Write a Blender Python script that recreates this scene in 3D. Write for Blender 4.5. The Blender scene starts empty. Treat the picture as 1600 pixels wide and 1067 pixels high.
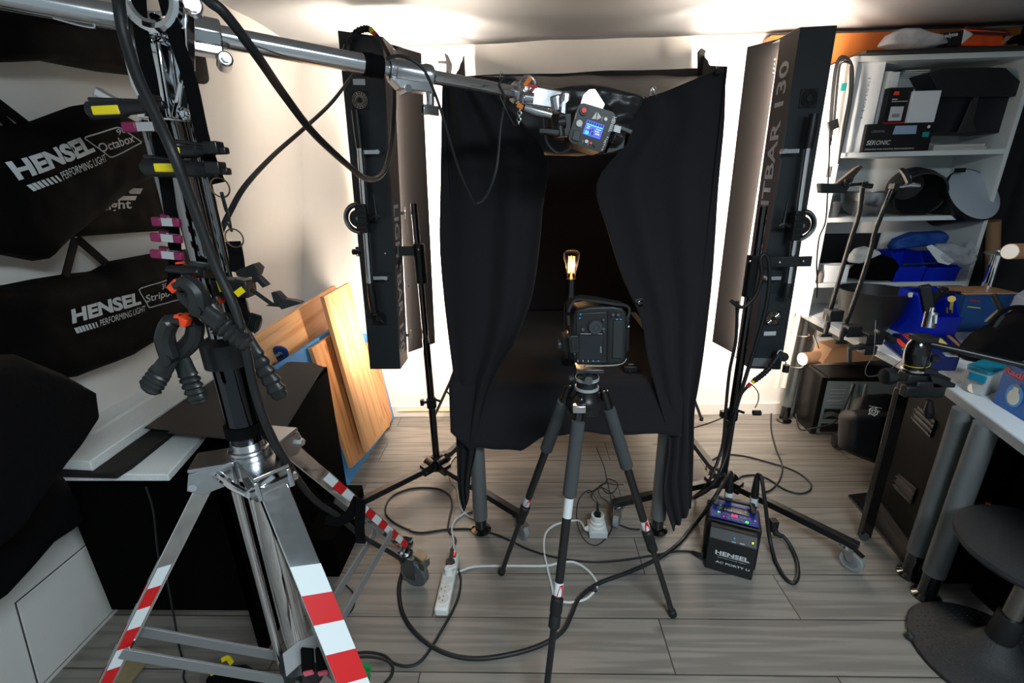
import bpy, bmesh, math, random
from mathutils import Vector, Matrix, noise
from mathutils.bvhtree import BVHTree
random.seed(7)
V = Vector
SC = bpy.context.scene
COL = SC.collection
# ---------------------------------------------------------------- camera
F, H = 715.0, 1.45
_D = V((50, 2067, F)).normalized()
_X = V((1, 0, -.033)); _X.y = -(_D.x + _D.z*_X.z)/_D.y; _X.normalize()
_Y = _X.cross(_D)
R3 = Matrix((_X, _Y, -_D))                 # camera (right, down, forward) -> world
CAMP = V((0, 0, H))
cd = bpy.data.cameras.new('camera'); cam = bpy.data.objects.new('camera', cd); COL.objects.link(cam)
cd.sensor_width = 36; cd.lens = F/1600*36; cd.clip_start = .02
c0, c1, c2 = R3.col[0], -R3.col[1], -R3.col[2]
cam.matrix_world = Matrix(((c0.x, c1.x, c2.x, 0), (c0.y, c1.y, c2.y, 0), (c0.z, c1.z, c2.z, H), (0, 0, 0, 1)))
SC.camera = cam
vs = SC.view_settings; vs.view_transform = 'Standard'; vs.look = 'None'; vs.gamma = 1; vs.use_curve_mapping = False
vs.exposure = 0.0
SC.cycles.max_bounces = 8; SC.cycles.diffuse_bounces = 4; SC.cycles.glossy_bounces = 4
SC.cycles.transparent_max_bounces = 8; SC.cycles.sample_clamp_indirect = 6; SC.cycles.caustics_reflective = False; SC.cycles.caustics_refractive = False
# ---------------------------------------------------------------- world and added fill light
w = bpy.data.worlds.new('world'); SC.world = w; w.use_nodes = True
w.node_tree.nodes['Background'].inputs[0].default_value = (.62, .78, .85, 1)
w.node_tree.nodes['Background'].inputs[1].default_value = .42
def area(name, loc, rot, sx, sy, power, color):
    l = bpy.data.lights.new(name, 'AREA'); l.shape = 'RECTANGLE'; l.size = sx; l.size_y = sy; l.energy = power; l.color = color
    o = bpy.data.objects.new(name, l); COL.objects.link(o); o.location = loc; o.rotation_euler = rot; return o
area('added_fill_light', (.7, -.5, 2.12), (0, 0, 0), .9, .5, 72, (.80, .93, 1))  # unseen cool fill added behind the camera to lift the foreground
# light strips of the two bars, facing the back wall (housings are built below)
BARS = [(-.655, 1.93, .075), (1.03, 1.93, -.10)]
# ---------------------------------------------------------------- pixel helpers (photo pixel + plane -> point in the room)
def ray(px, py): return R3 @ V(((px-800)/F, (py-533.5)/F, 1))
def P(px, py, y): r = ray(px, py); return CAMP + r*(y/r.y)
def FL(px, py, z=0.0): r = ray(px, py); return CAMP + r*((z-H)/r.z)
def PX(px, py, x): r = ray(px, py); return CAMP + r*(x/r.x)
WK, W0 = .176, -1.516                      # left wall leans inwards: x = W0 + WK*z
WN = V((1, 0, -WK)).normalized()
def WL(px, py, off=0.0):
    r = ray(px, py); n = V((1, 0, -WK)); t = (W0 + off + WK*H)/(r.x - WK*r.z)
    return CAMP + r*t
def proj(p):
    c = R3.transposed() @ (V(p)-CAMP); return (800+F*c.x/c.z, 533.5+F*c.y/c.z)
def cdist(p): return (R3.transposed() @ (V(p)-CAMP)).z
# ---------------------------------------------------------------- materials
MATS = {}
def lin(c): return tuple(((x/255)/12.92 if x/255 <= .04045 else ((x/255+.055)/1.055)**2.4) for x in c)
def mat(name, rgb, rough=.5, metal=0, bump=0, scale=60, emit=0, emitc=None, alpha=1, trans=0, var=0, spec=.5, coat=0, ior=1.45, sheen=0):
    if name in MATS: return MATS[name]
    m = bpy.data.materials.new(name); m.use_nodes = True; nt = m.node_tree; b = nt.nodes['Principled BSDF']
    c = lin(rgb); b.inputs['Base Color'].default_value = (*c, 1); b.inputs['Roughness'].default_value = rough
    b.inputs['Metallic'].default_value = metal; b.inputs['Specular IOR Level'].default_value = spec; b.inputs['IOR'].default_value = ior
    b.inputs['Coat Weight'].default_value = coat; b.inputs['Alpha'].default_value = alpha; b.inputs['Transmission Weight'].default_value = trans
    if sheen: b.inputs['Sheen Weight'].default_value = sheen
    if emit: b.inputs['Emission Color'].default_value = (*lin(emitc or rgb), 1); b.inputs['Emission Strength'].default_value = emit
    tc = nt.nodes.new('ShaderNodeTexCoord'); nz = nt.nodes.new('ShaderNodeTexNoise'); nz.inputs['Scale'].default_value = scale
    nz.inputs['Detail'].default_value = 4; nt.links.new(tc.outputs['Object'], nz.inputs['Vector'])
    if bump:
        bp = nt.nodes.new('ShaderNodeBump'); bp.inputs['Strength'].default_value = bump; bp.inputs['Distance'].default_value = .004
        nt.links.new(nz.outputs['Fac'], bp.inputs['Height']); nt.links.new(bp.outputs['Normal'], b.inputs['Normal'])
    mr = nt.nodes.new('ShaderNodeMapRange'); mr.inputs['To Min'].default_value = max(0, rough-.05); mr.inputs['To Max'].default_value = min(1, rough+.05)
    nt.links.new(nz.outputs['Fac'], mr.inputs['Value']); nt.links.new(mr.outputs['Result'], b.inputs['Roughness'])
    if var:
        mx = nt.nodes.new('ShaderNodeMix'); mx.data_type = 'RGBA'
        mx.inputs[6].default_value = (*[x*(1-var) for x in c], 1); mx.inputs[7].default_value = (*[min(1, x*(1+var)) for x in c], 1)
        nt.links.new(nz.outputs['Fac'], mx.inputs[0]); nt.links.new(mx.outputs[2], b.inputs['Base Color'])
    MATS[name] = m; return m
def plank_mat(name, base, dark, rowh, bw, yoff, xoff, knots=1, gapc=None, rough=.42, along='X', gap=.0022, ks=1.0, ring=40):
    m = bpy.data.materials.new(name); m.use_nodes = True; nt = m.node_tree; N = nt.nodes; L = nt.links; b = N['Principled BSDF']
    b.inputs['Roughness'].default_value = rough
    def n(t, **k):
        x = N.new(t)
        for a, v in k.items(): setattr(x, a, v)
        return x
    tc = n('ShaderNodeTexCoord'); mp = n('ShaderNodeMapping'); L.new(tc.outputs['Object'], mp.inputs[0])
    mp.inputs['Location'].default_value = (xoff, yoff, 0)
    if along == 'Y': mp.inputs['Rotation'].default_value = (0, 0, math.pi/2)
    br = n('ShaderNodeTexBrick', offset=.38, offset_frequency=2, squash=1); L.new(mp.outputs[0], br.inputs['Vector'])
    br.inputs['Scale'].default_value = 1; br.inputs['Brick Width'].default_value = bw; br.inputs['Row Height'].default_value = rowh
    br.inputs['Mortar Size'].default_value = gap; br.inputs['Mortar Smooth'].default_value = .3; br.inputs['Bias'].default_value = 0
    br.inputs['Color1'].default_value = (0, 0, 0, 1); br.inputs['Color2'].default_value = (1, 1, 1, 1); br.inputs['Mortar'].default_value = (.5, .5, .5, 1)
    # per plank offset for the grain
    sx = n('ShaderNodeSeparateXYZ'); L.new(mp.outputs[0], sx.inputs[0])
    cb = n('ShaderNodeCombineXYZ'); mu = n('ShaderNodeMath', operation='MULTIPLY'); mu.inputs[1].default_value = 7.3; L.new(br.outputs['Color'], mu.inputs[0])
    L.new(mu.outputs[0], cb.inputs[2]); L.new(sx.outputs[0], cb.inputs[0]); L.new(sx.outputs[1], cb.inputs[1])
    m2 = n('ShaderNodeMapping'); m2.inputs['Scale'].default_value = (1.6*ks, 26*ks, 1); L.new(cb.outputs[0], m2.inputs[0])
    g = n('ShaderNodeTexNoise'); g.inputs['Scale'].default_value = 1.6; g.inputs['Detail'].default_value = 8; g.inputs['Roughness'].default_value = .65; g.inputs['Distortion'].default_value = .6
    L.new(m2.outputs[0], g.inputs['Vector'])
    m3 = n('ShaderNodeMapping'); m3.inputs['Scale'].default_value = (.45*ks, 9*ks, 1); L.new(cb.outputs[0], m3.inputs[0])
    g2 = n('ShaderNodeTexNoise'); g2.inputs['Scale'].default_value = 1.3; g2.inputs['Detail'].default_value = 3; L.new(m3.outputs[0], g2.inputs['Vector'])
    # cathedral rings from the low noise
    rm = n('ShaderNodeMath', operation='MULTIPLY'); rm.inputs[1].default_value = ring; L.new(g2.outputs['Fac'], rm.inputs[0])
    sn = n('ShaderNodeMath', operation='SINE'); L.new(rm.outputs[0], sn.inputs[0])
    a1 = n('ShaderNodeMath', operation='MULTIPLY_ADD'); a1.inputs[1].default_value = .25; L.new(sn.outputs[0], a1.inputs[0]); L.new(g.outputs['Fac'], a1.inputs[2])
    a2 = n('ShaderNodeMath', operation='MULTIPLY_ADD'); a2.inputs[1].default_value = .18; L.new(g2.outputs['Fac'], a2.inputs[0]); L.new(a1.outputs[0], a2.inputs[2])
    rp = n('ShaderNodeValToRGB'); L.new(a2.outputs[0], rp.inputs[0]); rp.color_ramp.elements[0].position = .38; rp.color_ramp.elements[1].position = .80
    rp.color_ramp.elements[0].color = (*lin(dark), 1); rp.color_ramp.elements[1].color = (*lin(base), 1)
    # knots
    m4 = n('ShaderNodeMapping'); m4.inputs['Scale'].default_value = (2.6*ks, 6.5*ks, 1); L.new(cb.outputs[0], m4.inputs[0])
    vo = n('ShaderNodeTexVoronoi'); vo.inputs['Scale'].default_value = 1; L.new(m4.outputs[0], vo.inputs['Vector'])
    kr = n('ShaderNodeValToRGB'); L.new(vo.outputs['Distance'], kr.inputs[0]); kr.color_ramp.elements[0].position = .03; kr.color_ramp.elements[1].position = .13
    kr.color_ramp.elements[0].color = (.35, .3, .27, 1) if knots else (1, 1, 1, 1); kr.color_ramp.elements[1].color = (1, 1, 1, 1)
    mk = n('ShaderNodeMix', data_type='RGBA', blend_type='MULTIPLY'); mk.inputs[0].default_value = .8; L.new(rp.outputs[0], mk.inputs[6]); L.new(kr.outputs[0], mk.inputs[7])
    mg = n('ShaderNodeMix', data_type='RGBA'); L.new(br.outputs['Fac'], mg.inputs[0]); L.new(mk.outputs[2], mg.inputs[6]); mg.inputs[7].default_value = (*lin(gapc or (45, 42, 40)), 1)
    L.new(mg.outputs[2], b.inputs['Base Color'])
    bp = n('ShaderNodeBump'); bp.inputs['Strength'].default_value = .12; bp.inputs['Distance'].default_value = .002; L.new(a1.outputs[0], bp.inputs['Height']); L.new(bp.outputs['Normal'], b.inputs['Normal'])
    MATS[name] = m; return m
BLK = mat('black_plastic', (24, 25, 27), .42)
BLKM = mat('black_painted_metal', (20, 20, 22), .32, bump=.05)
BGL = mat('gloss_black_tube', (8, 8, 9), .10, .0, coat=1)
DKC = mat('dark_chrome', (70, 70, 74), .12, 1)
RUB = mat('black_rubber', (22, 23, 24), .6)
CAB = mat('black_cable', (26, 27, 29), .5)
CHR = mat('chrome', (235, 235, 238), .07, 1)
ALU = mat('cast_aluminium', (205, 206, 210), .22, 1, bump=.1, scale=30)
STL = mat('grey_painted_steel', (128, 130, 132), .4, .2)
CLO = mat('black_cloth', (36, 35, 38), .95, bump=.35, scale=900, sheen=.03, spec=.15)
NYL = mat('black_nylon', (7, 6, 6), .85, bump=.3, scale=25, spec=.08)
NYL2 = mat('black_nylon_fine', (9, 9, 11), .85, bump=.25, scale=60, spec=.1)
WHT = mat('white_plastic', (225, 226, 222), .4)
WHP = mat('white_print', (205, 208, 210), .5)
WHS = mat('white_laminate', (218, 222, 222), .45)
RED = mat('red_tape', (200, 24, 28), .4)
WTA = mat('white_tape', (215, 222, 224), .45)
YEL = mat('yellow_plastic', (238, 214, 20), .4)
ORG = mat('orange_plastic', (240, 72, 30), .4)
MAG = mat('magenta_plastic', (122, 24, 70), .4)
DGR = mat('dark_grey_plastic', (52, 55, 58), .45)
GRY = mat('mid_grey_plastic', (110, 113, 116), .5)
LEG = mat('grey_table_leg', (112, 116, 118), .35, .3)
FOA = mat('grey_foam_rubber', (56, 58, 60), .9, bump=.3, scale=400)
BLU = mat('blue_plastic', (10, 40, 190), .35)
CRD = mat('brown_cardboard', (165, 128, 98), .8, bump=.1, scale=80)
# ---------------------------------------------------------------- mesh builder
def frame(d):
    d = V(d).normalized(); u = V((0, 0, 1)) if abs(d.z) < .95 else V((0, 1, 0))
    a = d.cross(u).normalized(); return a, a.cross(d).normalized()*1.0
class B:
    def __init__(s): s.b = bmesh.new()
    def quad(s, pts):
        return s.b.faces.new([s.b.verts.new(p) for p in pts])
    def box(s, c, size, ax=None):              # ax: three unit axes
        c = V(c); ax = ax or (V((1, 0, 0)), V((0, 1, 0)), V((0, 0, 1)))
        x, y, z = ax[0]*size[0]/2, ax[1]*size[1]/2, ax[2]*size[2]/2
        vs_ = [s.b.verts.new(c + x*i + y*j + z*k) for i in (-1, 1) for j in (-1, 1) for k in (-1, 1)]
        for f in ((0, 1, 3, 2), (4, 6, 7, 5), (0, 4, 5, 1), (2, 3, 7, 6), (0, 2, 6, 4), (1, 5, 7, 3)): s.b.faces.new([vs_[i] for i in f])
        return s
    def bar(s, a, b, w_, h, up=(0, 0, 1), w2=None, h2=None):
        a, b = V(a), V(b); d = (b-a).normalized(); up = V(up)
        x = d.cross(up); x = x.normalized() if x.length > 1e-4 else V((1, 0, 0)); z = x.cross(d).normalized()
        w2 = w_ if w2 is None else w2; h2 = h if h2 is None else h2
        A = [s.b.verts.new(a + x*i*w_/2 + z*k*h/2) for i, k in ((-1, -1), (1, -1), (1, 1), (-1, 1))]
        Bv = [s.b.verts.new(b + x*i*w2/2 + z*k*h2/2) for i, k in ((-1, -1), (1, -1), (1, 1), (-1, 1))]
        s.b.faces.new(A[::-1]); s.b.faces.new(Bv)
        for i in range(4): s.b.faces.new((A[i], A[(i+1) % 4], Bv[(i+1) % 4], Bv[i]))
        return s
    def rings(s, rr, cap=True, closed=False):   # rr list of lists of points
        vv = [[s.b.verts.new(p) for p in r] for r in rr]; n = len(vv[0])
        for i in range(len(vv)-(0 if closed else 1)):
            a, c = vv[i], vv[(i+1) % len(vv)]
            for j in range(n): s.b.faces.new((a[j], a[(j+1) % n], c[(j+1) % n], c[j]))
        if cap and not closed: s.b.faces.new(vv[0][::-1]); s.b.faces.new(vv[-1])
        return s
    def tube(s, pts, r, n=10, closed=False, sub=0):
        pts = [V(p) for p in pts]
        if sub: pts = spline(pts, sub)
        rs = r if isinstance(r, (list, tuple)) else [r]*len(pts)
        if len(rs) != len(pts): rs = [rs[min(len(rs)-1, int(i*len(rs)/len(pts)))] for i in range(len(pts))]
        t0 = (pts[1]-pts[0]).normalized(); a, b_ = frame(t0); rr = []
        for i, p in enumerate(pts):
            if closed: t = pts[(i+1) % len(pts)]-pts[i-1]
            else: t = pts[min(i+1, len(pts)-1)]-pts[max(i-1, 0)]
            if t.length < 1e-9: t = t0
            t = t.normalized(); q = t0.rotation_difference(t); a = q @ a; a = (a - t*a.dot(t)).normalized(); b_ = t.cross(a); t0 = t
            rr.append([p + (a*math.cos(k*2*math.pi/n) + b_*math.sin(k*2*math.pi/n))*rs[i] for k in range(n)])
        return s.rings(rr, closed=closed)
    def cyl(s, a, b, r, r2=None, n=20):
        return s.tube([a, b], [r, r if r2 is None else r2], n)
    def lathe(s, prof, o=(0, 0, 0), axis=(0, 0, 1), n=28, cap=True):   # prof: (radius, height along the axis)
        o = V(o); ax = V(axis).normalized(); a, b_ = frame(ax); b_ = ax.cross(a)
        return s.rings([[o + ax*h + (a*math.cos(k*2*math.pi/n) + b_*math.sin(k*2*math.pi/n))*max(r, 1e-5) for k in range(n)] for r, h in prof], cap=cap)
    def ring(s, c, axis, R_, r, n=24, m=8, a0=0, a1=2*math.pi):
        a, b_ = frame(axis); full = abs(a1-a0-2*math.pi) < 1e-6; c = V(c)
        k = n if full else n+1
        return s.tube([c + (a*math.cos(a0+(a1-a0)*i/n) + b_*math.sin(a0+(a1-a0)*i/n))*R_ for i in range(k)], r, m, closed=full)
    def prism(s, poly, th, mi=0):               # polygon (3d points) extruded by the vector th
        th = V(th); a = [s.b.verts.new(p) for p in poly]; c = [s.b.verts.new(V(p)+th) for p in poly]; n = len(a)
        fs = [s.b.faces.new(a[::-1]), s.b.faces.new(c)]
        for i in range(n): fs.append(s.b.faces.new((a[i], a[(i+1) % n], c[(i+1) % n], c[i])))
        if mi:
            for f in fs: f.material_index = mi
        return s
    def ball(s, c, r, sc=(1, 1, 1), n=16, m=10):
        return s.lathe([(r*math.sin(math.pi*i/m)*1.0, -r*math.cos(math.pi*i/m)*sc[2]) for i in range(m+1)], c, n=n)
    def build(s, name, m, parent=None, bevel=0, smooth=True, solid=0, sub=0, ang=35):
        bmesh.ops.remove_doubles(s.b, verts=s.b.verts, dist=1e-6)
        bmesh.ops.recalc_face_normals(s.b, faces=s.b.faces)
        me = bpy.data.meshes.new(name); s.b.to_mesh(me); s.b.free()
        o = bpy.data.objects.new(name, me); COL.objects.link(o)
        for mm in (m if isinstance(m, (list, tuple)) else [m]): me.materials.append(mm)
        if smooth:
            me.shade_smooth() if hasattr(me, 'shade_smooth') else None
            try: me.set_sharp_from_angle(angle=math.radians(ang))
            except Exception: pass
        if bevel:
            md = o.modifiers.new('b', 'BEVEL'); md.width = bevel; md.segments = 2; md.limit_method = 'ANGLE'; md.angle_limit = .7
        if solid:
            md = o.modifiers.new('s', 'SOLIDIFY'); md.thickness = solid; md.offset = 0
        if sub:
            md = o.modifiers.new('u', 'SUBSURF'); md.levels = sub; md.render_levels = sub
        if parent is not None: setpar(o, parent)
        return o
def setpar(o, p):
    o.parent = p
    if p.type == 'EMPTY': o.matrix_parent_inverse = Matrix.Translation(-p.location)
def spline(pts, k=8, closed=False):
    n = len(pts); out = []
    for i in range(n if closed else n-1):
        if closed: p0, p1, p2, p3 = pts[i-1], pts[i], pts[(i+1) % n], pts[(i+2) % n]
        else: p0, p1, p2, p3 = pts[max(i-1, 0)], pts[i], pts[i+1], pts[min(i+2, n-1)]
        for j in range(k):
            t = j/k; out.append(.5*((2*p1) + (p2-p0)*t + (2*p0-5*p1+4*p2-p3)*t*t + (3*p1-p0-3*p2+p3)*t*t*t))
    if not closed: out.append(pts[-1])
    return out
def thing(name, loc, label, cat, group=None):
    o = bpy.data.objects.new(name, None); COL.objects.link(o); o.location = loc; o.empty_display_size = .05
    return tag(o, label, cat, group)
def tag(o, label, cat, group=None, kind=None):
    o['label'] = label; o['category'] = cat
    if group: o['group'] = group
    if kind: o['kind'] = kind
    return o
def struct(o): o['kind'] = 'structure'; return o
def copy_tree(src, M4, label, group=None):      # copy of a thing and its parts, carried by the matrix M4 (world)
    c = src.copy(); COL.objects.link(c); c['label'] = label
    if group: c['group'] = group
    base = src.matrix_basis.copy(); new = M4 @ base; c.matrix_basis = new
    def rec(s, d):
        for ch in list(s.children):
            k = ch.copy(); COL.objects.link(k); k.parent = d; k.matrix_parent_inverse = ch.matrix_parent_inverse.copy(); rec(ch, k)
    rec(src, c); return c
def text(s, o, xe, up, h, m, parent, name='lettering', fat=0.0, shear=0, depth=.0006, surf=None, keep=False, flip=False):
    """lettering: baseline from o towards xe (fits that width), up = up direction, h = cap height"""
    o, xe, up = V(o), V(xe), V(up); cu = bpy.data.curves.new('t', 'FONT'); cu.body = s; cu.size = 1; cu.offset = fat; cu.shear = shear; cu.extrude = 0; cu.resolution_u = 3
    t = bpy.data.objects.new('t', cu); COL.objects.link(t); bpy.context.view_layer.update()
    me = bpy.data.meshes.new_from_object(t.evaluated_get(bpy.context.evaluated_depsgraph_get())); bpy.data.objects.remove(t); bpy.data.curves.remove(cu)
    xs = [v.co.x for v in me.vertices]; ys = [v.co.y for v in me.vertices]; x0, x1, y0, y1 = min(xs), max(xs), min(ys), max(ys)
    X_ = (xe-o); W_ = X_.length; X_.normalize(); U = (up - X_*up.dot(X_)).normalized(); Nn = X_.cross(U)
    if Nn.dot(CAMP-o) < 0: Nn = -Nn
    for v in me.vertices:
        v.co = o + X_*((v.co.x-x0)/(x1-x0)*W_) + U*((v.co.y-y0)/(y1-y0)*h) + Nn*depth
    if surf:
        bm = bmesh.new(); bm.from_mesh(me); bmesh.ops.triangulate(bm, faces=bm.faces); bmesh.ops.subdivide_edges(bm, edges=[e for e in bm.edges if e.calc_length() > .012], cuts=2)
        for v in bm.verts:
            hit = surf.ray_cast(v.co + Nn*.15, -Nn)
            if hit[0] is not None: v.co = hit[0] + Nn*.0012
        bm.to_mesh(me); bm.free()
    ob = bpy.data.objects.new(name, me); COL.objects.link(ob); me.materials.append(m); setpar(ob, parent); return ob
def ribbon(b, pts, w_, th, n_=(0, -1, 0), k=5):
    q = spline([V(p) for p in pts], k) if k else [V(p) for p in pts]; n_ = V(n_).normalized(); rr = []
    for i, p in enumerate(q):
        t = (q[min(i+1, len(q)-1)]-q[max(i-1, 0)]).normalized(); s_ = t.cross(n_); s_ = s_.normalized() if s_.length > 1e-4 else V((1, 0, 0)); m_ = s_.cross(t)
        rr.append([p-s_*w_/2-m_*th/2, p+s_*w_/2-m_*th/2, p+s_*w_/2+m_*th/2, p-s_*w_/2+m_*th/2])
    return b.rings(rr)
def zat(x, y, py):                              # height over (x, y) seen at photo row py
    lo, hi = -.5, 3
    for _ in range(40):
        m_ = (lo+hi)/2
        if proj((x, y, m_))[1] > py: lo = m_
        else: hi = m_
    return lo
def bvh(o):
    bm = bmesh.new(); bm.from_mesh(o.data); t = BVHTree.FromBMesh(bm); bm.free(); return t
def resample(pts, n):
    L_ = [0]
    for i in range(1, len(pts)): L_.append(L_[-1] + (pts[i]-pts[i-1]).length)
    out = []
    for k in range(n):
        t = L_[-1]*k/(n-1); i = 1
        while i < len(L_)-1 and L_[i] < t: i += 1
        f = (t-L_[i-1])/max(1e-9, L_[i]-L_[i-1]); out.append(pts[i-1].lerp(pts[i], min(1, max(0, f))))
    return out
def grid_surface(A, Bp, nu, nv, disp=None):     # ruled surface between two polylines
    A = resample(A, nu); Bp = resample(Bp, nu); G = []
    for i in range(nu):
        G.append([A[i].lerp(Bp[i], j/(nv-1)) for j in range(nv)])
    if disp:
        for i in range(nu):
            for j in range(nv): G[i][j] = G[i][j] + disp(i/(nu-1), j/(nv-1), G[i][j])
    return G
def sheet(name, G, m, parent=None, th=.004, sub=0):
    b = B(); vv = [[b.b.verts.new(p) for p in r] for r in G]
    for i in range(len(G)-1):
        for j in range(len(G[0])-1): b.b.faces.new((vv[i][j], vv[i+1][j], vv[i+1][j+1], vv[i][j+1]))
    return b.build(name, m, parent, solid=th, ang=80, sub=sub)
def pillow(name, top, bot, n_, T, m, parent=None, nu=40, nv=20, wr=.006, fr=9, edge=.22, seed=0, back=.3):
    """stuffed cloth body between a top and a bottom edge polyline; n_ = outward normal, T = thickness"""
    n_ = V(n_).normalized()
    top = resample(top, nu); bot = resample(bot, nu); b = B(); S = []
    for sgn in (1, -back):
        G = []
        for i in range(nu):
            row = []
            for j in range(nv):
                u, v = i/(nu-1), j/(nv-1); p = top[i].lerp(bot[i], v)
                e = min(1, min(u, 1-u)/edge) ; e2 = min(1, min(v, 1-v)/edge)
                t = T*math.sqrt(max(0, 1-(1-e)**2))*math.sqrt(max(0, 1-(1-e2)**2))
                wv = noise.noise(V((p.x*fr+seed, p.y*fr, p.z*fr*1.6))) + .5*noise.noise(V((p.x*fr*2.7+seed, p.y*fr*2.7, p.z*fr*2.7)))
                row.append(p + n_*sgn*(t + wr*wv*(t/T)))
            G.append(row)
        S.append([[b.b.verts.new(p) for p in r] for r in G])
    for g in S:
        for i in range(nu-1):
            for j in range(nv-1): b.b.faces.new((g[i][j], g[i+1][j], g[i+1][j+1], g[i][j+1]))
    return b.build(name, m, parent, ang=80)
# ---------------------------------------------------------------- the room
Zc, Yb = 2.14, 2.70
fm = plank_mat('laminate_floor', (136, 131, 124), (116, 111, 105), .193, 1.285, -1.2075+.193*7, .35, rough=.38)
b = B(); b.box((.6, 1.0, -.02), (5.2, 3.6, .04)); struct(b.build('floor', fm))
wallm = mat('white_wall_paint', (228, 226, 222), .85, bump=.06, scale=25, var=.02)
b = B(); b.box((.6, Yb+.05, 1.1), (5.2, .1, 2.4)); struct(b.build('wall_back', wallm))
b = B(); z1 = 2.4
b.prism([(W0, -.8, 0), (W0-.1, -.8, 0), (W0-.1+WK*z1, -.8, z1), (W0+WK*z1, -.8, z1)], (0, Yb+.8, 0)); struct(b.build('wall_left', wallm))
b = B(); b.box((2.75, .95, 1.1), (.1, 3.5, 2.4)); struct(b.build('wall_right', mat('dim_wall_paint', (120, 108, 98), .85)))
# ceiling with lining-paper ripples and slight steps
ceilm = mat('ceiling_paper', (188, 191, 194), .8, bump=.6, scale=7, var=.05)
G = []
for i in range(40):
    r = []
    for j in range(30):
        x, y = -2.0+i*5.2/39, -.8+j*3.5/29
        r.append(V((x, y, Zc + .012*noise.noise(V((x*1.2, y*5, 0))) + .006*noise.noise(V((x*4, y*14, 3))))))
    G.append(r)
struct(sheet('ceiling', G, ceilm, th=.03))
b = B(); b.box((.6, Yb-.008, .04), (5.2, .016, .08)); struct(b.build('baseboard_back', mat('white_skirting', (222, 218, 212), .5), bevel=.003))
# knee door in the left wall (flush panel with a dark joint)
def wpt(y, z, off=0): return V((W0 + WK*z + off, y, z))
kd = WL(24, 942); y0 = kd.y; zt = kd.z
b = B(); b.prism([wpt(y0, .03, .002), wpt(y0+.62, .03, .002), wpt(y0+.62, zt, .002), wpt(y0, zt, .002)], WN*.006); struct(b.build('door_1', wallm))
b = B(); jt = .003
b.prism([wpt(y0-jt, .02, .001), wpt(y0+.62+jt, .02, .001), wpt(y0+.62+jt, zt+jt, .001), wpt(y0-jt, zt+jt, .001)], WN*.002); struct(b.build('trim_1', mat('dark_joint', (60, 58, 56), .8)))
# wooden beam along the top of the back wall at the right
wood_o = plank_mat('pine_beam', (205, 128, 66), (170, 92, 40), .25, 4, 0, 0, rough=.45, knots=1)
a0 = P(1290, 48, Yb-.06); a1 = P(1290, 94, Yb-.06)
bb = B(); bb.box((1.95, Yb-.045, (a0.z+a1.z)/2 - .02), (1.5, .09, .13)); struct(bb.build('trim_2', wood_o, bevel=.004))
# ================================================================ light bars and their stands
wtxt = mat('light_grey_print', (225, 222, 220), .5)
barm = mat('light_bar_enamel', (40, 44, 48), .38, bump=.03, scale=200)
barsd = mat('light_bar_side_bounce', (88, 78, 74), .4)  # paler and warmer than the enamel: wall bounce put into the colour
GRID_ = mat('fan_grille_metal', (190, 178, 170), .2, 1)
def cart(o, q, s=1): return o
def light_bar(corners, flap, tdir, label, fans, ports, textdown, side):
    """corners = back-face TL, TR, BL, BR in the room; body goes away from the camera; side=+1: printed side on the right"""
    TL, TR, BL, BR = corners
    base = (BL+BR)/2; t = thing('light_bar', base, label, 'studio light', 'long strip lights on wheeled stands')
    dn = ((BL-TL)+(BR-TR)).normalized(); rt = ((TR-TL)+(BR-BL)).normalized(); rt = (rt - dn*rt.dot(dn)).normalized(); bk = rt.cross(dn)
    if bk.y < 0: bk = -bk
    bk = (bk + V((side*tdir, 0, 0))).normalized()
    dep = .125
    bd = B(); bd.prism([TL, TR, BR, BL], bk*dep); bd.build('body', barm, t, bevel=.003)
    # glowing front: lamp tube behind a clear cover
    m_ = .012; e = bk*(dep+.001)
    em = mat('strip_tube_glow', (255, 244, 232), .5, emit=BAR_E, emitc=(255, 236, 216))
    bd = B(); bd.prism([TL+rt*m_+dn*.02+e, TR-rt*m_+dn*.02+e, BR-rt*m_-dn*.02+e, BL+rt*m_-dn*.02+e], bk*.01); bd.build('lamp_tube', em, t)
    for q0_, q1_ in ((TL, TR), (BL, BR)):
        bd = B(); sg = -1 if q0_ is TL else 1; bd.prism([q0_+bk*dep, q1_+bk*dep, q1_+bk*(dep+.06), q0_+bk*(dep+.06)], dn*.003*(-sg)); bd.build('shade_plate', barm, t)  # lips added past the lamp to hold its light off ceiling and floor
    # end cover bulge at the bottom
    c = (BL+BR)/2 + bk*.06; bd = B(); bd.lathe([(.001, .0), (.03, .004), (.048, .012)][::-1], c-V((0, 0, .0))+dn*.012, -dn, n=20)
    bd.build('end_cover', WHT, t)
    return t, rt, dn, bk
BAR_E = 155
def fan(t, c, rt, dn, nrm, chrome):
    g = GRID_ if chrome else mat('fan_grille_black', (16, 17, 18), .35)
    bd = B(); bd.box(c+nrm*.002, (.062, .062, .004), (rt, dn, nrm)); f = bd.build('fan_housing', BLK, t, bevel=.004)
    bd = B()
    for r_ in (.010, .016, .022, .028): bd.ring(c+nrm*.006, nrm, r_, .0012 if not chrome else .0016, 28, 6)
    for k in range(8 if not chrome else 16):
        a = k*2*math.pi/(8 if not chrome else 16); d = rt*math.cos(a)+dn*math.sin(a); bd.cyl(c+nrm*.006+d*.009, c+nrm*.006+d*.029, .0010 if not chrome else .0016, n=6)
    bd.build('fan_grille', g, f)
    bd = B(); bd.cyl(c+nrm*.004, c+nrm*.008, .010, n=20); bd.build('fan_hub', BLK, f)
def barprint(t, s, p0, p1, w_, outn):
    text(s, p0, p1, w_, .0, wtxt, t)
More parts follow.
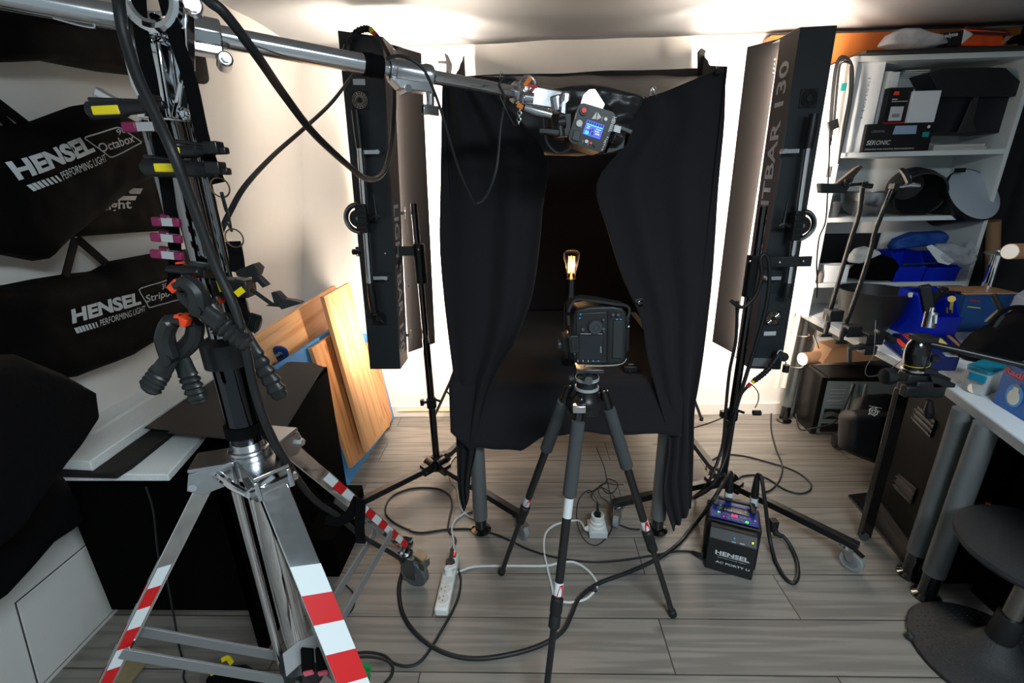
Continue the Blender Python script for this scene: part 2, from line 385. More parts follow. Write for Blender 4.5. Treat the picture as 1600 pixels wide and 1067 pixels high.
# --- left bar
yl = 1.90
L = [P(527, 47, yl), P(598, 57, yl), P(578, 577, yl), P(625, 577, yl)]
wl_ = (L[3]-L[2]).length
for k in range(2): L[1] = L[0] + (L[1]-L[0]).normalized()*(L[3]-L[2]).length*1.18
lb, rt, dn, bk = light_bar(L, None, .02, 'tall black strip light standing left of the black tent, beside the leaning wood planks', None, None, True, 1)
TR, BR = L[1], L[3]
# printed side face: plate on the right side of the body
sn = rt
def on(a, b_, f): return a.lerp(b_, f)
LT, LB = TR, BR
bd = B(); bd.prism([LT, LB, LB+bk*.125, LT+bk*.125], rt*.002); sp = bd.build('side_plate', barsd, lb, bevel=.001)
text('LIGHTBAR 130', on(LT, LB, .45)+bk*.018+rt*.003, on(LT, LB, .95)+bk*.018+rt*.003, bk, .066, wtxt, lb, fat=.02)
fan(lb, P(563, 157, yl), rt, dn, -bk, True); fan(lb, P(593, 497, yl), rt, dn, -bk, False)
bd = B(); bd.box(P(561, 128, yl-.002), (.045, .001, .02), (rt, bk, dn)); bd.build('type_label', WHP, lb)
bd = B(); bd.prism([P(532, 84, yl-.001), P(585, 91, yl-.001), P(585, 104, yl-.001), P(532, 97, yl-.001)], (0, -.001, 0)); bd.build('type_label', GRY, lb)
def flap(t, q, th, name='barn_door'):
    bd = B(); bd.prism(q, th); return bd.build(name, mat('barn_door_black', (34, 32, 32), .5), t, bevel=.001)
flap(lb, [P(611, 69, 2.06), P(658, 83, 2.16), P(680, 536, 2.16), P(638, 551, 2.06)], (0, .003, 0))
q_ = [P(536, 140, 2.02), P(541, 132, 1.97), P(577, 486, 1.97), P(569, 491, 2.02)]; flap(lb, [q_[1], q_[2], q_[2]+V((.0, .27, 0)), q_[1]+V((.0, .27, 0))], (-.003, 0, 0))
for yy in (333, 523):
    bd = B(); f = (yy-70)/480
    c = P(612+f*26, yy, 2.02); bd.box(c, (.022, .012, .014)); 
    for k in range(4): bd.ball(c+V((.02, 0, .02-.013*k)), .003, n=8, m=6)
    bd.build('hinge', ALU, lb)
# --- right bar
yr = 1.88
Rr = [P(1251, 42, yr), P(1309, 39, yr), P(1171, 576, yr), P(1220, 578, yr)]
rb, rt2, dn2, bk2 = light_bar(Rr, None, -.03, 'tall black strip light standing right of the black tent, beside the white shelf', None, None, False, 1)
LT, LB = Rr[0], Rr[2]
bd = B(); bd.prism([LT, LB, LB+bk2*.125, LT+bk2*.125], -rt2*.002); bd.build('side_plate', barsd, rb, bevel=.001)
text('LIGHTBAR 130', on(LT, LB, .64)+bk2*.032-rt2*.003, on(LT, LB, .07)+bk2*.032-rt2*.003, bk2, .062, wtxt, rb, fat=.02)
fan(rb, P(1263, 154, yr), rt2, dn2, -bk2, False); fan(rb, P(1207, 497, yr), rt2, dn2, -bk2, True)
bd = B(); bd.box(P(1203, 521, yr-.003), (.05, .001, .018), (rt2, bk2, dn2)); bd.build('type_label', WHP, rb)
bd = B(); bd.prism([P(1176, 559, yr-.001), P(1209, 560, yr-.001), P(1207, 573, yr-.001), P(1173, 572, yr-.001)], (0, -.001, 0)); bd.build('type_label', GRY, rb)
flap(rb, [P(1168, 73, 2.14), P(1219, 60, 2.05), P(1146, 552, 2.05), P(1113, 534, 2.14)], (0, .003, 0))
q_ = [P(1306, 60, 1.93), P(1226, 545, 1.93)]; flap(rb, [q_[0]+V((.02, .08, -.03)), q_[1]+V((.02, .08, 0)), q_[1]+V((.05, .20, 0)), q_[0]+V((.05, .20, -.03))], (-.003, 0, 0))
bd = B()
for k in range(4): bd.ball(P(1210-k*.8, 93+k*7, 2.02), .003, n=8, m=6)
bd.box(P(1217, 102, 2.0), (.016, .01, .012)); bd.build('hinge', ALU, rb)
# mounting pole running down the back of each bar, with swivel disc and clamps
def bar_mount(t, px, Y, mir):
    """px: dict of pixel points on the mount"""
    h0, h1, c0_, c1_, d, l0, l1 = [P(*q, Y) for q in px]
    bd = B(); bd.tube([h0, h0.lerp(h1, .5), h1], [.016, .018, .015], 14); bd.build('grip', BLK, t)
    bd = B(); bd.cyl(h1, l0, .0135, n=18); bd.build('mount_pole', CHR, t)
    bd = B(); bd.tube([l0, l0.lerp(l1, .5), l1], [.014, .018, .016], 14); bd.cyl(l1, l1+V((0, 0, -.008)), .022, n=16); bd.build('grip', BLK, t)
    for q in (c0_, c1_):
        bd = B(); bd.box(q+V((.022*mir, 0, 0)), (.05, .014, .014)); bd.cyl(q+V((.05*mir, -.014, 0)), q+V((.05*mir, .014, 0)), .009, n=6); bd.build('fixing_bolt', ALU, t)
    # swivel disc
    bd = B(); c = d; ax = V((0, 1, 0))
    bd.ring(c, ax, .052, .010, 30, 8, math.pi*.5 if mir > 0 else -math.pi*.5, math.pi*1.5 if mir > 0 else math.pi*.5)
    bd.cyl(c+V((0, -.012, 0)), c+V((0, .014, 0)), .034, n=28); w_ = bd.build('swivel_disc', BLKM, t)
    bd = B(); bd.ring(c+V((0, -.013, 0)), ax, .052, .0035, 30, 6, math.pi*.5 if mir > 0 else -math.pi*.5, math.pi*1.5 if mir > 0 else math.pi*.5); bd.build('scale_ring', STL, w_)
    bd = B(); bd.cyl(c+V((0, -.02, 0)), c+V((0, -.012, 0)), .008, n=6); bd.build('bolt', STL, w_)
    bd = B(); bd.box(c+V((.022*mir, -.01, 0)), (.035, .04, .11)); 
    for k in range(5): bd.box(c+V((.024*mir, -.032, -.044+k*.022)), (.036, .006, .008))
    bd.build('swivel_clamp', BLKM, t, bevel=.002)
    bd = B(); k = c+V((.05*mir, -.02, .0)); bd.tube([k, k+V((.03*mir, -.01, .01)), k+V((.045*mir, -.01, .002))], [.009, .008, .006], 8); bd.cyl(k+V((.03*mir, -.01, 0)), k+V((.028*mir, -.01, .09)), .007, .003, 8); bd.build('clamp_lever', BLK, t)
bar_mount(lb, [(556, 172), (563, 232), (571, 238), (585, 434), (561, 341), (578, 442), (585, 488)], 1.86, 1)
bar_mount(rb, [(1272, 178), (1262, 232), (1246, 236), (1218, 434), (1250, 352), (1232, 442), (1228, 462)], 1.84, -1)
def wheel(px, d, R_, t, face=(1, 0, 0)):
    return None
def caster(t, top, R_=.032, dirv=(1, 0, 0), clear=False, brake=True, name='caster'):
    """swivel caster; top = mounting point, hangs to the floor"""
    top = V(top); d = V(dirv); d.z = 0; d.normalize(); side = V((-d.y, d.x, 0)); hub = top + d*.022; hub.z = R_
    wm = mat('clear_grey_wheel', (150, 155, 156), .25, trans=.2) if clear else mat('dark_grey_wheel', (70, 72, 74), .55)
    bd = B(); bd.cyl(top+V((0, 0, 0)), top+V((0, 0, -.012)), .018, .022, 16)
    for s_ in (-1, 1): bd.prism([top+side*s_*.015-d*.02, top+side*s_*.015+d*.024, hub+side*s_*.015+d*.01, hub+side*s_*.015-d*.01], side*s_*.003)
    bd.box(top+V((0, 0, -.012)), (.046, .034, .004), (d, side, V((0, 0, 1)))); f = bd.build(name, ALU, t)
    bd = B(); bd.lathe([(R_*.55, -.012), (R_*.9, -.012), (R_, -.008), (R_, .008), (R_*.9, .012), (R_*.55, .012)], hub, side, 28); w_ = bd.build('wheel', wm, f)
    bd = B(); bd.lathe([(.003, -.013), (R_*.62, -.012), (R_*.62, .012), (.003, .013)], hub, side, 20); bd.build('hub', GRY, f)
    if brake:
        bd = B(); q = top + d*(R_*.9)+V((0, 0, -.015)); bd.box(q, (.035, .026, .006), ((d+V((0, 0, -.35))).normalized(), side, V((.35*d.x, .35*d.y, 1)).normalized())); bd.build('brake_pedal', CHR, f)
    return f
def base_stand(label, hub, legs, pole_px, Y, capz, flaps=None):
    t = thing('light_stand', V((hub.x, hub.y, 0)), label, 'light stand', 'wheeled stands of the strip lights')
    top = P(*pole_px[0], Y); top = V((hub.x, hub.y, top.z))
    mid = hub.z + (top.z-hub.z)*.52
    bd = B(); bd.cyl(hub, V((hub.x, hub.y, mid)), .0175, n=20); bd.build('lower_pole', BGL, t)
    bd = B(); bd.cyl(V((hub.x, hub.y, mid-.02)), top, .0145, n=20); bd.build('upper_pole', mat('smoked_chrome', (90, 88, 90), .12, 1), t)
    bd = B(); bd.lathe([(.02, 0), (.024, .004), (.024, .05), (.02, .055)], (hub.x, hub.y, hub.z+.29), n=18); bd.cyl(V((hub.x-.045, hub.y, hub.z+.32)), V((hub.x+.02, hub.y, hub.z+.32)), .007, n=10); bd.box((hub.x-.045, hub.y, hub.z+.32), (.016, .02, .03))
    bd.cyl(V((hub.x+.02, hub.y-.01, hub.z+.34)), V((hub.x+.045, hub.y-.01, hub.z+.33)), .006, n=8); bd.build('pole_collar', BLK, t)
    bd = B(); bd.lathe([(.03, -.055), (.045, -.05), (.045, -.005), (.03, .0), (.024, .02)], hub, n=24)
    for l in legs:
        d = (l-hub); d.z = 0; d.normalize(); bd.box(hub+d*.055+V((0, 0, -.028)), (.07, .042, .05), (d, V((-d.y, d.x, 0)), V((0, 0, 1))))
        sd = V((-d.y, d.x, 0))
        bd.lathe([(.001, -.028), (.028, -.028), (.028, .028), (.001, .028)], hub+d*.035+V((0, 0, -.012)), sd, 18)
    h_ = bd.build('hub', BLKM, t, bevel=.002)
    bd = B()
    for l in legs:
        d = (l-hub); d.z = 0; d.normalize(); sd = V((-d.y, d.x, 0))
        for s_ in (-1, 1):
            for r_ in (.05, .08): bd.cyl(hub+d*r_+sd*s_*.02+V((0, 0, -.03)), hub+d*r_+sd*s_*.025+V((0, 0, -.03)), .0045, n=8)
    bd.build('bolt', ALU, h_)
    for l in legs:
        d = (l-hub); dd = V((d.x, d.y, 0)).normalized(); e = V((l.x, l.y, .112))
        bd = B(); bd.bar(hub+dd*.05+V((0, 0, -.03)), e, .030, .030); lg = bd.build('leg', BLKM, t, bevel=.002)
        caster(lg, V((l.x, l.y, .10))-dd*.03, .042, (dd+V((.4, -.8, 0))), clear=True)
    # yoke bracket
    return t, top
# left stand
hl = P(683, 728, 2.0); hl = V((hl.x, 2.0, max(.13, hl.z)))
ls, ltop = base_stand('black wheeled stand carrying the strip light at the left of the tent', hl, [FL(545, 797, .10), FL(818, 811, .10), V((hl.x+.28, 2.55, 0))], [(636, 318)], 2.0, 0)
bd = B(); q0, q1 = P(556, 393, 1.92), P(655, 392, 1.98)
bd.bar(q0, q1, .012, .04); bd.cyl(q1+V((0, 0, .03)), q1+V((0, 0, -.14)), .024, n=18); bd.cyl(q0+V((-.01, -.012, 0)), q0+V((.03, -.012, 0)), .012, n=12)
yk = bd.build('yoke', BLKM, ls, bevel=.002)
bd = B(); bd.bar(P(627, 402, 1.94), P(613, 440, 1.94), .012, .012); bd.build('lever', BLK, yk)
bd = B(); 
for q in ((602, 396), (654, 390), (559, 398), (637, 447)): bd.ball(P(*q, 1.9 if q[0] < 630 else 1.95), .006, n=8, m=6)
bd.build('bolt', ALU, yk)
# right stand
hr = P(1130, 742, 1.86); hr = V((hr.x, 1.86, max(.13, hr.z)))
rs, rtop = base_stand('black wheeled stand carrying the strip light at the right of the tent', hr, [FL(1340, 858, .10), FL(958, 790, .10), V((hr.x-.05, 2.45, 0))], [(1192, 322)], 1.86, 0)
bd = B(); q0, q1 = P(1268, 408, 1.80), P(1176, 410, 1.86)
bd.bar(q0, q1, .012, .04); bd.cyl(q1+V((0, 0, .03)), q1+V((0, 0, -.14)), .024, n=18)
yk = bd.build('yoke', BLKM, rs, bevel=.002)
bd = B()
for q in ((1218, 410), (1255, 408), (1172, 408)): bd.ball(P(*q, 1.79), .006, n=8, m=6)
bd.build('bolt', ALU, yk)
# ================================================================ tent of black cloth over a table
tl, tr = FL(752, 828), FL(1027, 830)
TZ = .735; yF = 1.60; yK = 2.62
tbl = thing('work_table', (.17, 1.95, 0), 'grey-legged table under the black cloth tent', 'table')
for i, (x, y) in enumerate(((tl.x, 1.64), (tr.x+.0, 1.64), (tl.x, 2.5), (tr.x, 2.5))):
    bd = B(); bd.cyl((x, y, .07), (x, y, TZ-.03), .0315, .0315, 28); lg = bd.build('leg', LEG, tbl)
    bd = B(); bd.lathe([(.001, 0), (.042, .0), (.044, .006), (.026, .014), (.026, .07), (.001, .07)], (x, y, 0)); bd.build('foot', BGL, lg)
bd = B(); bd.box((.17, 2.1, TZ-.018), (.92, .94, .030)); bd.build('tabletop', mat('table_white', (215, 215, 210), .5), tbl, bevel=.004)
# table cloth: top plus front drop with uneven hem
def foldx(amp, fr, sd, up=(0, 1, 0)):
    up = V(up)
    return lambda u, v, p: up*amp*(noise.noise(V((u*fr+sd, v*1.2, sd))) + .4*noise.noise(V((u*fr*2.6, v*2+sd, 1))))
hem = [P(x, y, yF-.02) for x, y in ((706, 668), (738, 700), (745, 692), (815, 697), (850, 676), (905, 668), (960, 673), (1022, 670), (1060, 676))]
xs = [p.x for p in hem]
topl = [V((h_.x, yF+.0, TZ+.006)) for h_ in hem]
G1 = grid_surface([V((x, yK, TZ+.006)) for x in xs], topl, 60, 16, lambda u, v, p: V((0, 0, .003*noise.noise(p*9))))
G2 = grid_surface(topl, hem, 60, 12, lambda u, v, p: V((0, -.012-.02*v+.016*v*noise.noise(V((p.x*11, p.z*2, 0))), 0)) if v > 0 else V((0, 0, 0)))
Gt = [a[:-1]+c for a, c in zip(G1, G2)]
tag(sheet('tablecloth', Gt, CLO, th=.003), 'black cloth laid over the table inside the tent', 'tablecloth')
# curtains
def curtain(name, rows, amp, fr, sd, label, nv=46, nu=44, m=CLO, up=(0, 1, 0)):
    A = [P(*r[0]) for r in rows]; Bq = [P(*r[1]) for r in rows]
    A = resample(spline(A, 6), nv); Bq = resample(spline(Bq, 6), nv); G = []
    for j in range(nv):
        row = []
        for i in range(nu):
            u = i/(nu-1); v = j/(nv-1); p = A[j].lerp(Bq[j], u)
            k = math.sin(u*fr*math.pi + 1.1*noise.noise(V((u*2, v*1.5, sd))))*.6 + noise.noise(V((u*fr*.9+sd, v*1.6, sd)))*.8
            p = p + V(up)*amp*k + V((0, 0, .0))
            row.append(p)
        G.append(row)
    return tag(sheet(name, G, m, th=.004), label, 'curtain')
curtain('curtain', [((692, 128, 1.62), (744, 119, 1.60)), ((690, 200, 1.62), (848, 235, 1.56)), ((688, 300, 1.62), (847, 330, 1.56)), ((687, 380, 1.62), (838, 420, 1.55)), ((692, 450, 1.62), (826, 480, 1.55)),
    ((700, 520, 1.61), (800, 540, 1.56)), ((709, 590, 1.60), (772, 590, 1.56)), ((712, 650, 1.60), (752, 650, 1.56)), ((714, 700, 1.60), (742, 712, 1.56)), ((717, 768, 1.59), (735, 742, 1.58)), ((725, 798, 1.58), (732, 780, 1.58))], .020, 5, 3.1,
    'black cloth side of the tent hanging to the left of the light bulb')
curtain('curtain', [((965, 172, 1.56), (1136, 104, 1.60)), ((985, 215, 1.55), (1134, 190, 1.60)), ((932, 285, 1.56), (1124, 290, 1.60)), ((950, 360, 1.56), (1118, 370, 1.60)), ((972, 430, 1.55), (1112, 440, 1.60)),
    ((1002, 500, 1.55), (1102, 520, 1.60)), ((1012, 560, 1.55), (1092, 590, 1.59)), ((1030, 630, 1.56), (1084, 640, 1.58)), ((1044, 690, 1.56), (1083, 700, 1.57)), ((1036, 770, 1.56), (1082, 760, 1.57)), ((1052, 829, 1.55), (1080, 795, 1.57))], .020, 5, 7.7,
    'black cloth side of the tent hanging to the right of the camera')
# valance across the front, sagging between the corners
Av = [P(x, y, 1.62) for x, y in ((742, 118), (800, 122), (850, 138), (905, 150), (965, 170))]
Bv_ = [P(x, y, 1.66) for x, y in ((742, 236), (800, 240), (850, 242), (905, 244), (985, 236))]
G = grid_surface(Av, Bv_, 40, 14, lambda u, v, p: V((0, .02*noise.noise(V((u*5, v*3, 5))), 0)))
tag(sheet('valance', G, mat('black_satin', (22, 22, 24), .55, bump=.4, scale=18), th=.004), 'black cloth strip sagging across the top front of the tent behind the flash head', 'cloth')
# back and side cloths, upper panel with the flash's light in its colour
xl, xr = P(742, 118, yK).x-.05, P(1092, 118, yK).x+.03
zt_ = P(900, 113, yK).z
G = grid_surface([V((xl, yK, zt_)), V((xr, yK, zt_))], [V((xl, yK, TZ-.2)), V((xr, yK, TZ-.2))], 40, 30, lambda u, v, p: V((0, .015*noise.noise(V((u*4, v*2, 9))), .004*noise.noise(V((u*6, 0, 2))) if v == 0 else 0)))
tag(sheet('backdrop', G, CLO, th=.004), 'black cloth closing the back of the tent behind the bulb', 'cloth')
fL, fR = P(694, 130, 1.62), P(1136, 104, 1.60)
rear_l = V((xl, yK, P(700, 88, yK).z)); rear_r = P(1096, 80, yK)
for nm, f0, r0, lbl in (('left', fL, rear_l, 'black cloth wall of the tent on the side of the wood planks'), ('right', fR, rear_r, 'black cloth wall of the tent on the side of the shelf')):
    zb = .52 if nm == 'left' else .35
    G = grid_surface([f0, f0.lerp(r0, .5)+V((0, 0, -.03)), r0], [V((f0.x, f0.y, zb)), V((r0.x, r0.y, zb+.1))], 24, 20, lambda u, v, p: V((.012*noise.noise(V((u*5, v*2, 1))), 0, 0)))
    tag(sheet('side_cloth', G, CLO, th=.004), lbl, 'cloth')
# upper back cloth: flash light put into its paler grey; small blue print
sat = mat('lit_cloth_grey', (66, 62, 62), .38, bump=.5, scale=9, spec=.5)
pb = [P(x, y, yK-.03) for x, y in ((742, 119), (1092, 119))]; pf = [P(x, y, 1.68) for x, y in ((742, 122), (1130, 112))]
pf = [P(742, 150, 2.1), P(1110, 175, 2.1)]
G = grid_surface(pb, pf, 30, 8, lambda u, v, p: V((0, 0, .01*noise.noise(V((u*7, v*2, 2))))))
pn = sheet('lit_cloth_panel', G, sat, th=.003); tag(pn, 'upper back cloth inside the tent with small blue print, painted greyer for the flash light', 'panel')
text('1.58 x 1.60  VLIES', P(893, 130, yK-.06), P(960, 130, yK-.06), (0, -.3, 1), .02, mat('blue_print', (30, 90, 190), .5), pn)
# ================================================================ left side: bags on the wall, boards, cabinet, planks
def W3(pts, off): return [WL(x, y, off) for x, y in pts]
def bag(label, top, bot, off, T, name='carry_bag', seed=0, cat='bag', group=None, m=NYL, **k):
    o = pillow(name, W3(top, off), W3(bot, off), WN, T, m, seed=seed, nu=56, nv=26, **k); return tag(o, label, cat, group)
bag('black nylon bag at the very top of the left wall, half behind the chrome boom', [(-60, 10), (60, 12), (170, 20), (290, 60), (308, 88)], [(-60, 100), (50, 93), (150, 112), (240, 122), (320, 132)], .04, .07, seed=3)
def hensel_print(bg, y0, box, word, num, off):
    s = bvh(bg)
    o, e, u = [WL(*q, off) for q in y0[0]]
    text('HENSEL', o, e, u-o, (u-o).length, WHP, bg, fat=.045, surf=s)
    o, e, u = [WL(*q, off) for q in y0[1]]
    text('PERFORMING LIGHT', o, e, u-o, (u-o).length, WHP, bg, surf=s)
    # hatched bars
    o, e, u = [WL(*q, off) for q in y0[2]]
    b = B(); nb = 7; d = (e-o)/nb; up = (u-o); 
    Nn = WN
    for i in range(nb):
        wd = .85-.06*i; q = [o+d*i, o+d*(i+wd), o+d*(i+wd)+up-d*.35, o+d*i+up-d*.35]
        q2 = []
        for p in q:
            h = s.ray_cast(p+Nn*.15, -Nn); q2.append((h[0] if h[0] is not None else p)+Nn*.001)
        b.quad(q2)
    b.build('print_bars', WHP, bg, smooth=False)
    # rounded frame line
    c = [WL(*q, off) for q in box]; cc = []
    for i in range(4):
        p, a, z = c[i], c[i-1], c[(i+1) % 4]; cc += [p.lerp(a, .22*min(1, .03/(a-p).length*4)), p.lerp(a, .05), p.lerp(z, .05), p.lerp(z, .22*min(1, .03/(z-p).length*4))]
    full = []
    for i in range(len(cc)):
        a, z = cc[i], cc[(i+1) % len(cc)]; full += [a.lerp(z, k/6) for k in range(6)]
    pp = []
    for p in full:
        h = s.ray_cast(p+Nn*.15, -Nn); pp.append((h[0] if h[0] is not None else p)+Nn*.0005)
    b = B(); b.tube(pp, .0016, 4, closed=True); b.build('print_frame', WHP, bg)
    o, e, u = [WL(*q, off) for q in word[1]]; text(word[0], o, e, u-o, (u-o).length, WHP, bg, surf=s, fat=.01)
    o, e, u = [WL(*q, off) for q in num[1]]; text(num[0], o, e, u-o, (u-o).length, WHP, bg, surf=s)
g2 = bag('black nylon bag with two white print stripes, mostly behind the bag with large lettering', [(60, 250), (120, 215), (180, 215), (235, 240), (285, 300)], [(60, 372), (120, 370), (200, 364), (262, 360), (292, 350)], .03, .04, seed=8)
s2 = bvh(g2)
for q in (((197, 294), (222, 294), (218, 303), (203, 303)), ((172, 306), (214, 306), (212, 313), (177, 313))):
    b = B(); b.quad([(s2.ray_cast(WL(*p, .07)+WN*.1, -WN)[0] or WL(*p, .07))+WN*.001 for p in ((q[3][0], q[3][1]), (q[2][0], q[2][1]), (q[1][0], q[1][1]), (q[0][0], q[0][1]))]); b.build('print_stripe', WHP, g2, smooth=False)
text('light', WL(163, 333, .07), WL(207, 330, .07), WL(163, 320, .07)-WL(163, 333, .07), .035, WHP, g2, fat=.02, surf=s2)
g1 = bag('black nylon bag with large white lettering, the upper of the two on the left wall', [(-70, 215), (0, 196), (45, 190), (110, 166), (150, 160), (205, 190), (250, 262)], [(-70, 400), (0, 398), (50, 408), (72, 384), (130, 338), (190, 288), (250, 256)], .07, .075, seed=1)
hensel_print(g1, [[(34, 283), (145, 236), (10, 260)], [(97, 281), (163, 251), (91, 269)], [(53, 299), (97, 281), (46, 289)]], [(129, 215), (183, 198), (219, 222), (169, 246)],
    ('Octabox', [(152, 238), (207, 221), (148, 224)]), ('90', [(181, 211), (194, 206), (179, 202)]), .14)
g3 = bag('black nylon bag with large white lettering, the lower of the two, above the white boards', [(-70, 448), (0, 446), (50, 436), (100, 428), (140, 424), (170, 408), (235, 396), (300, 388)], [(-70, 600), (0, 590), (95, 592), (140, 575), (190, 556), (262, 512), (290, 492), (305, 470)], .05, .07, seed=5)
hensel_print(g3, [[(112, 506), (219, 475), (106, 484)], [(156, 510), (226, 486), (154, 500)], [(119, 521), (155, 510), (117, 512)]], [(214, 451), (275, 433), (285, 466), (232, 481)],
    ('Stripbox', [(227, 476), (280, 461), (226, 461)]), ('30 x', [(251, 452), (268, 447), (250, 444)]), .12)
for bg, q in ((g3, [((118, 372), (102, 432)), ((120, 372), (166, 412))]), (g1, [((-5, 160), (42, 196)), ((-10, 172), (20, 200))])):
    for a, c in q:
        b = B(); b.bar(WL(*a, .05), WL(*c, .07), .022, .003, up=WN); b.build('carry_strap', NYL2, bg)
bag('black padded flat case with rounded corner at the left edge of the photo', [(-90, 556), (0, 554), (22, 553), (60, 570), (95, 592), (126, 612)], [(-90, 900), (0, 836), (24, 795), (58, 745), (92, 700), (131, 636)], .30, .05, 'padded_case', 11, 'case', None, NYL2, wr=.002, edge=.08)
bag('black cloth hanging below the padded case over the white knee door', [(-90, 700), (0, 700), (40, 735), (70, 738), (95, 742)], [(-90, 1000), (0, 936), (40, 890), (75, 850), (131, 812)], .20, .03, 'cloth', 15, 'cloth', None, NYL2, wr=.004)
# black cabinet
cx0, cx1, cy0, cy1 = -1.37, -.87, 1.06, 1.82
zb = P(250, 953, cy0).z
cab = thing('cabinet', ((cx0+cx1)/2, cy0, 0), 'matt black cabinet under the white foam boards, behind the chrome boom stand', 'cabinet')
CBK = mat('black_lacquer', (4, 4, 4), .8, spec=.03); EDG = mat('raw_chipboard_edge', (150, 125, 80), .8)
b = B(); b.box(((cx0+cx1)/2+.02, cy0+.009, (zb+.715)/2), (cx1-cx0-.04, .018, .715-zb)); b.build('front_panel', CBK, cab, bevel=.001)
b = B(); b.box((cx1-.009, (cy0+cy1)/2, .36), (.018, cy1-cy0, .70)); b.build('side_panel', CBK, cab, bevel=.001)
b = B(); b.box(((cx0+cx1)/2+.03, (cy0+cy1)/2, .706), (cx1-cx0-.06, cy1-cy0, .018)); b.build('top_panel', CBK, cab, bevel=.001)
b = B(); b.box((cx0+.13, cy0+.01, zb-.004), (.05, .016, .008)); b.build('raw_edge', EDG, cab)
c_ = FL(541, 890, .0)
b = B(); b.box((-.86, 1.55, .09), (.22, .34, .18)); tag(b.build('low_box', CBK, bevel=.003), 'low black box on the floor beside the black cabinet, chipped pale edge', 'box')
b = B(); b.box((-.90, 1.265, .10), (.07, .012, .008)); b.build('raw_edge', EDG, bpy.data.objects['low_box'])
# boards lying on the cabinet
FOM = mat('polystyrene_foam', (232, 235, 235), .85, bump=.6, scale=260)
def slab(name, pts, z0, th, m, label, cat, bev=.003, **k):
    q = [FL(x, y, z0+th) for x, y in pts]; b = B(); b.prism(q, (0, 0, -th)); return tag(b.build(name, m, bevel=bev), label, cat, **k)
z = .716
slab('foam_board', [(40, 741), (262, 741), (308, 690), (380, 600), (330, 600), (110, 700)], z, .022, FOM, 'thin white foam board lowest on the black cabinet', 'board'); z += .022
slab('rubber_mat', [(30, 737), (180, 740), (205, 725), (262, 680), (400, 560), (200, 620)], z, .016, mat('black_foam_mat', (20, 19, 19), .95, bump=.5, scale=300), 'black foam mat between the two white foam boards', 'mat'); z += .016
fb = slab('foam_board', [(60, 717), (140, 721), (200, 680), (335, 588), (385, 530), (260, 520), (90, 640)], z, .03, FOM, 'thick white polystyrene board with a raised rib, topmost on the black cabinet', 'board'); z += .03
b = B(); b.bar(FL(145, 676, z+.004), FL(240, 617, z+.004), .008, .010); b.bar(FL(100, 671, z+.004), FL(145, 676, z+.004), .008, .010); b.build('rib', FOM, fb)
# black card sheets
CAR = mat('charcoal_card', (58, 56, 56), .85, spec=.2)
zc = .745
slab('card_sheet', [(225, 668), (428, 690), (484, 566), (375, 563), (300, 610)], zc+.028, .002, CAR, 'charcoal card sheet on the cabinet, underneath the other card', 'card', bev=0)
slab('card_sheet', [(262, 676), (432, 693), (506, 573), (484, 566), (380, 566)], zc+.034, .002, CAR, 'charcoal card sheet on the cabinet, uppermost and pointing to the planks', 'card', bev=0)
slab('foam_offcut', [(440, 689), (462, 690), (456, 702), (446, 695)], .72, .02, FOM, 'small white foam corner sticking out under the card sheets', 'board')
# leaning boards: plane leaning towards the left wall
def PB(px, py, off=0):
    r = ray(px, py); k = -.12; x0 = -.84+off; t = (x0 + k*H)/(r.x - k*r.z); return CAMP + r*t
BNv = V((1, 0, .12)).normalized()
pine = plank_mat('pine_board', (226, 172, 118), (202, 138, 84), .6, 3, 0, 0, rough=.5, gap=0, ks=1.4, ring=16)
pine2 = plank_mat('pine_board_knotty', (214, 152, 96), (184, 116, 64), .6, 3, 0, 0, rough=.5, gap=0, ks=1.8, ring=16)
def lean(name, pts, off, th, m, label, cat, clamp=True):
    q = [PB(x, y, off) for x, y in pts]
    q = [V((p.x, min(p.y, 2.672), max(p.z, .004))) for p in q]
    # local frame so the grain follows the board's length
    l = (q[2]-q[1]).normalized() if (q[2]-q[1]).length > (q[1]-q[0]).length else (q[1]-q[0]).normalized()
    n_ = BNv; s_ = n_.cross(l).normalized(); M = Matrix((l, s_, n_)).transposed().to_4x4(); M.translation = q[0]; Mi = M.inverted()
    b = B(); b.prism([Mi @ p for p in q], (0, 0, -th)); o = b.build(name, m, bevel=.0015); o.matrix_world = M; return tag(o, label, cat)
lean('pine_plank', [(380, 538), (523, 446), (545, 470), (518, 513), (456, 556), (380, 600)], -.10, .018, pine, 'pine board lying lengthwise on edge, behind the two upright planks', 'board')
lean('blue_board', [(538, 768), (621, 650), (585, 520), (517, 514), (430, 573), (470, 640)], -.045, .012, mat('blue_board', (64, 138, 196), .6), 'bright blue panel leaning behind the pine planks', 'board')
lean('pine_plank', [(613, 651), (608, 668), (560, 560), (585, 520), (597, 581)], -.025, .016, pine2, 'narrow pine board peeping out at the right behind the tall plank', 'board')
lean('pine_plank', [(550, 731), (574, 707), (520, 522), (487, 544)], -.02, .02, pine2, 'shorter knotty pine plank leaning between the black cabinet and the tall plank', 'board')
lean('pine_plank', [(574, 707), (608, 666), (560, 500), (547, 441), (506, 463)], .03, .02, pine, 'tall pine plank leaning in front of the others', 'board')
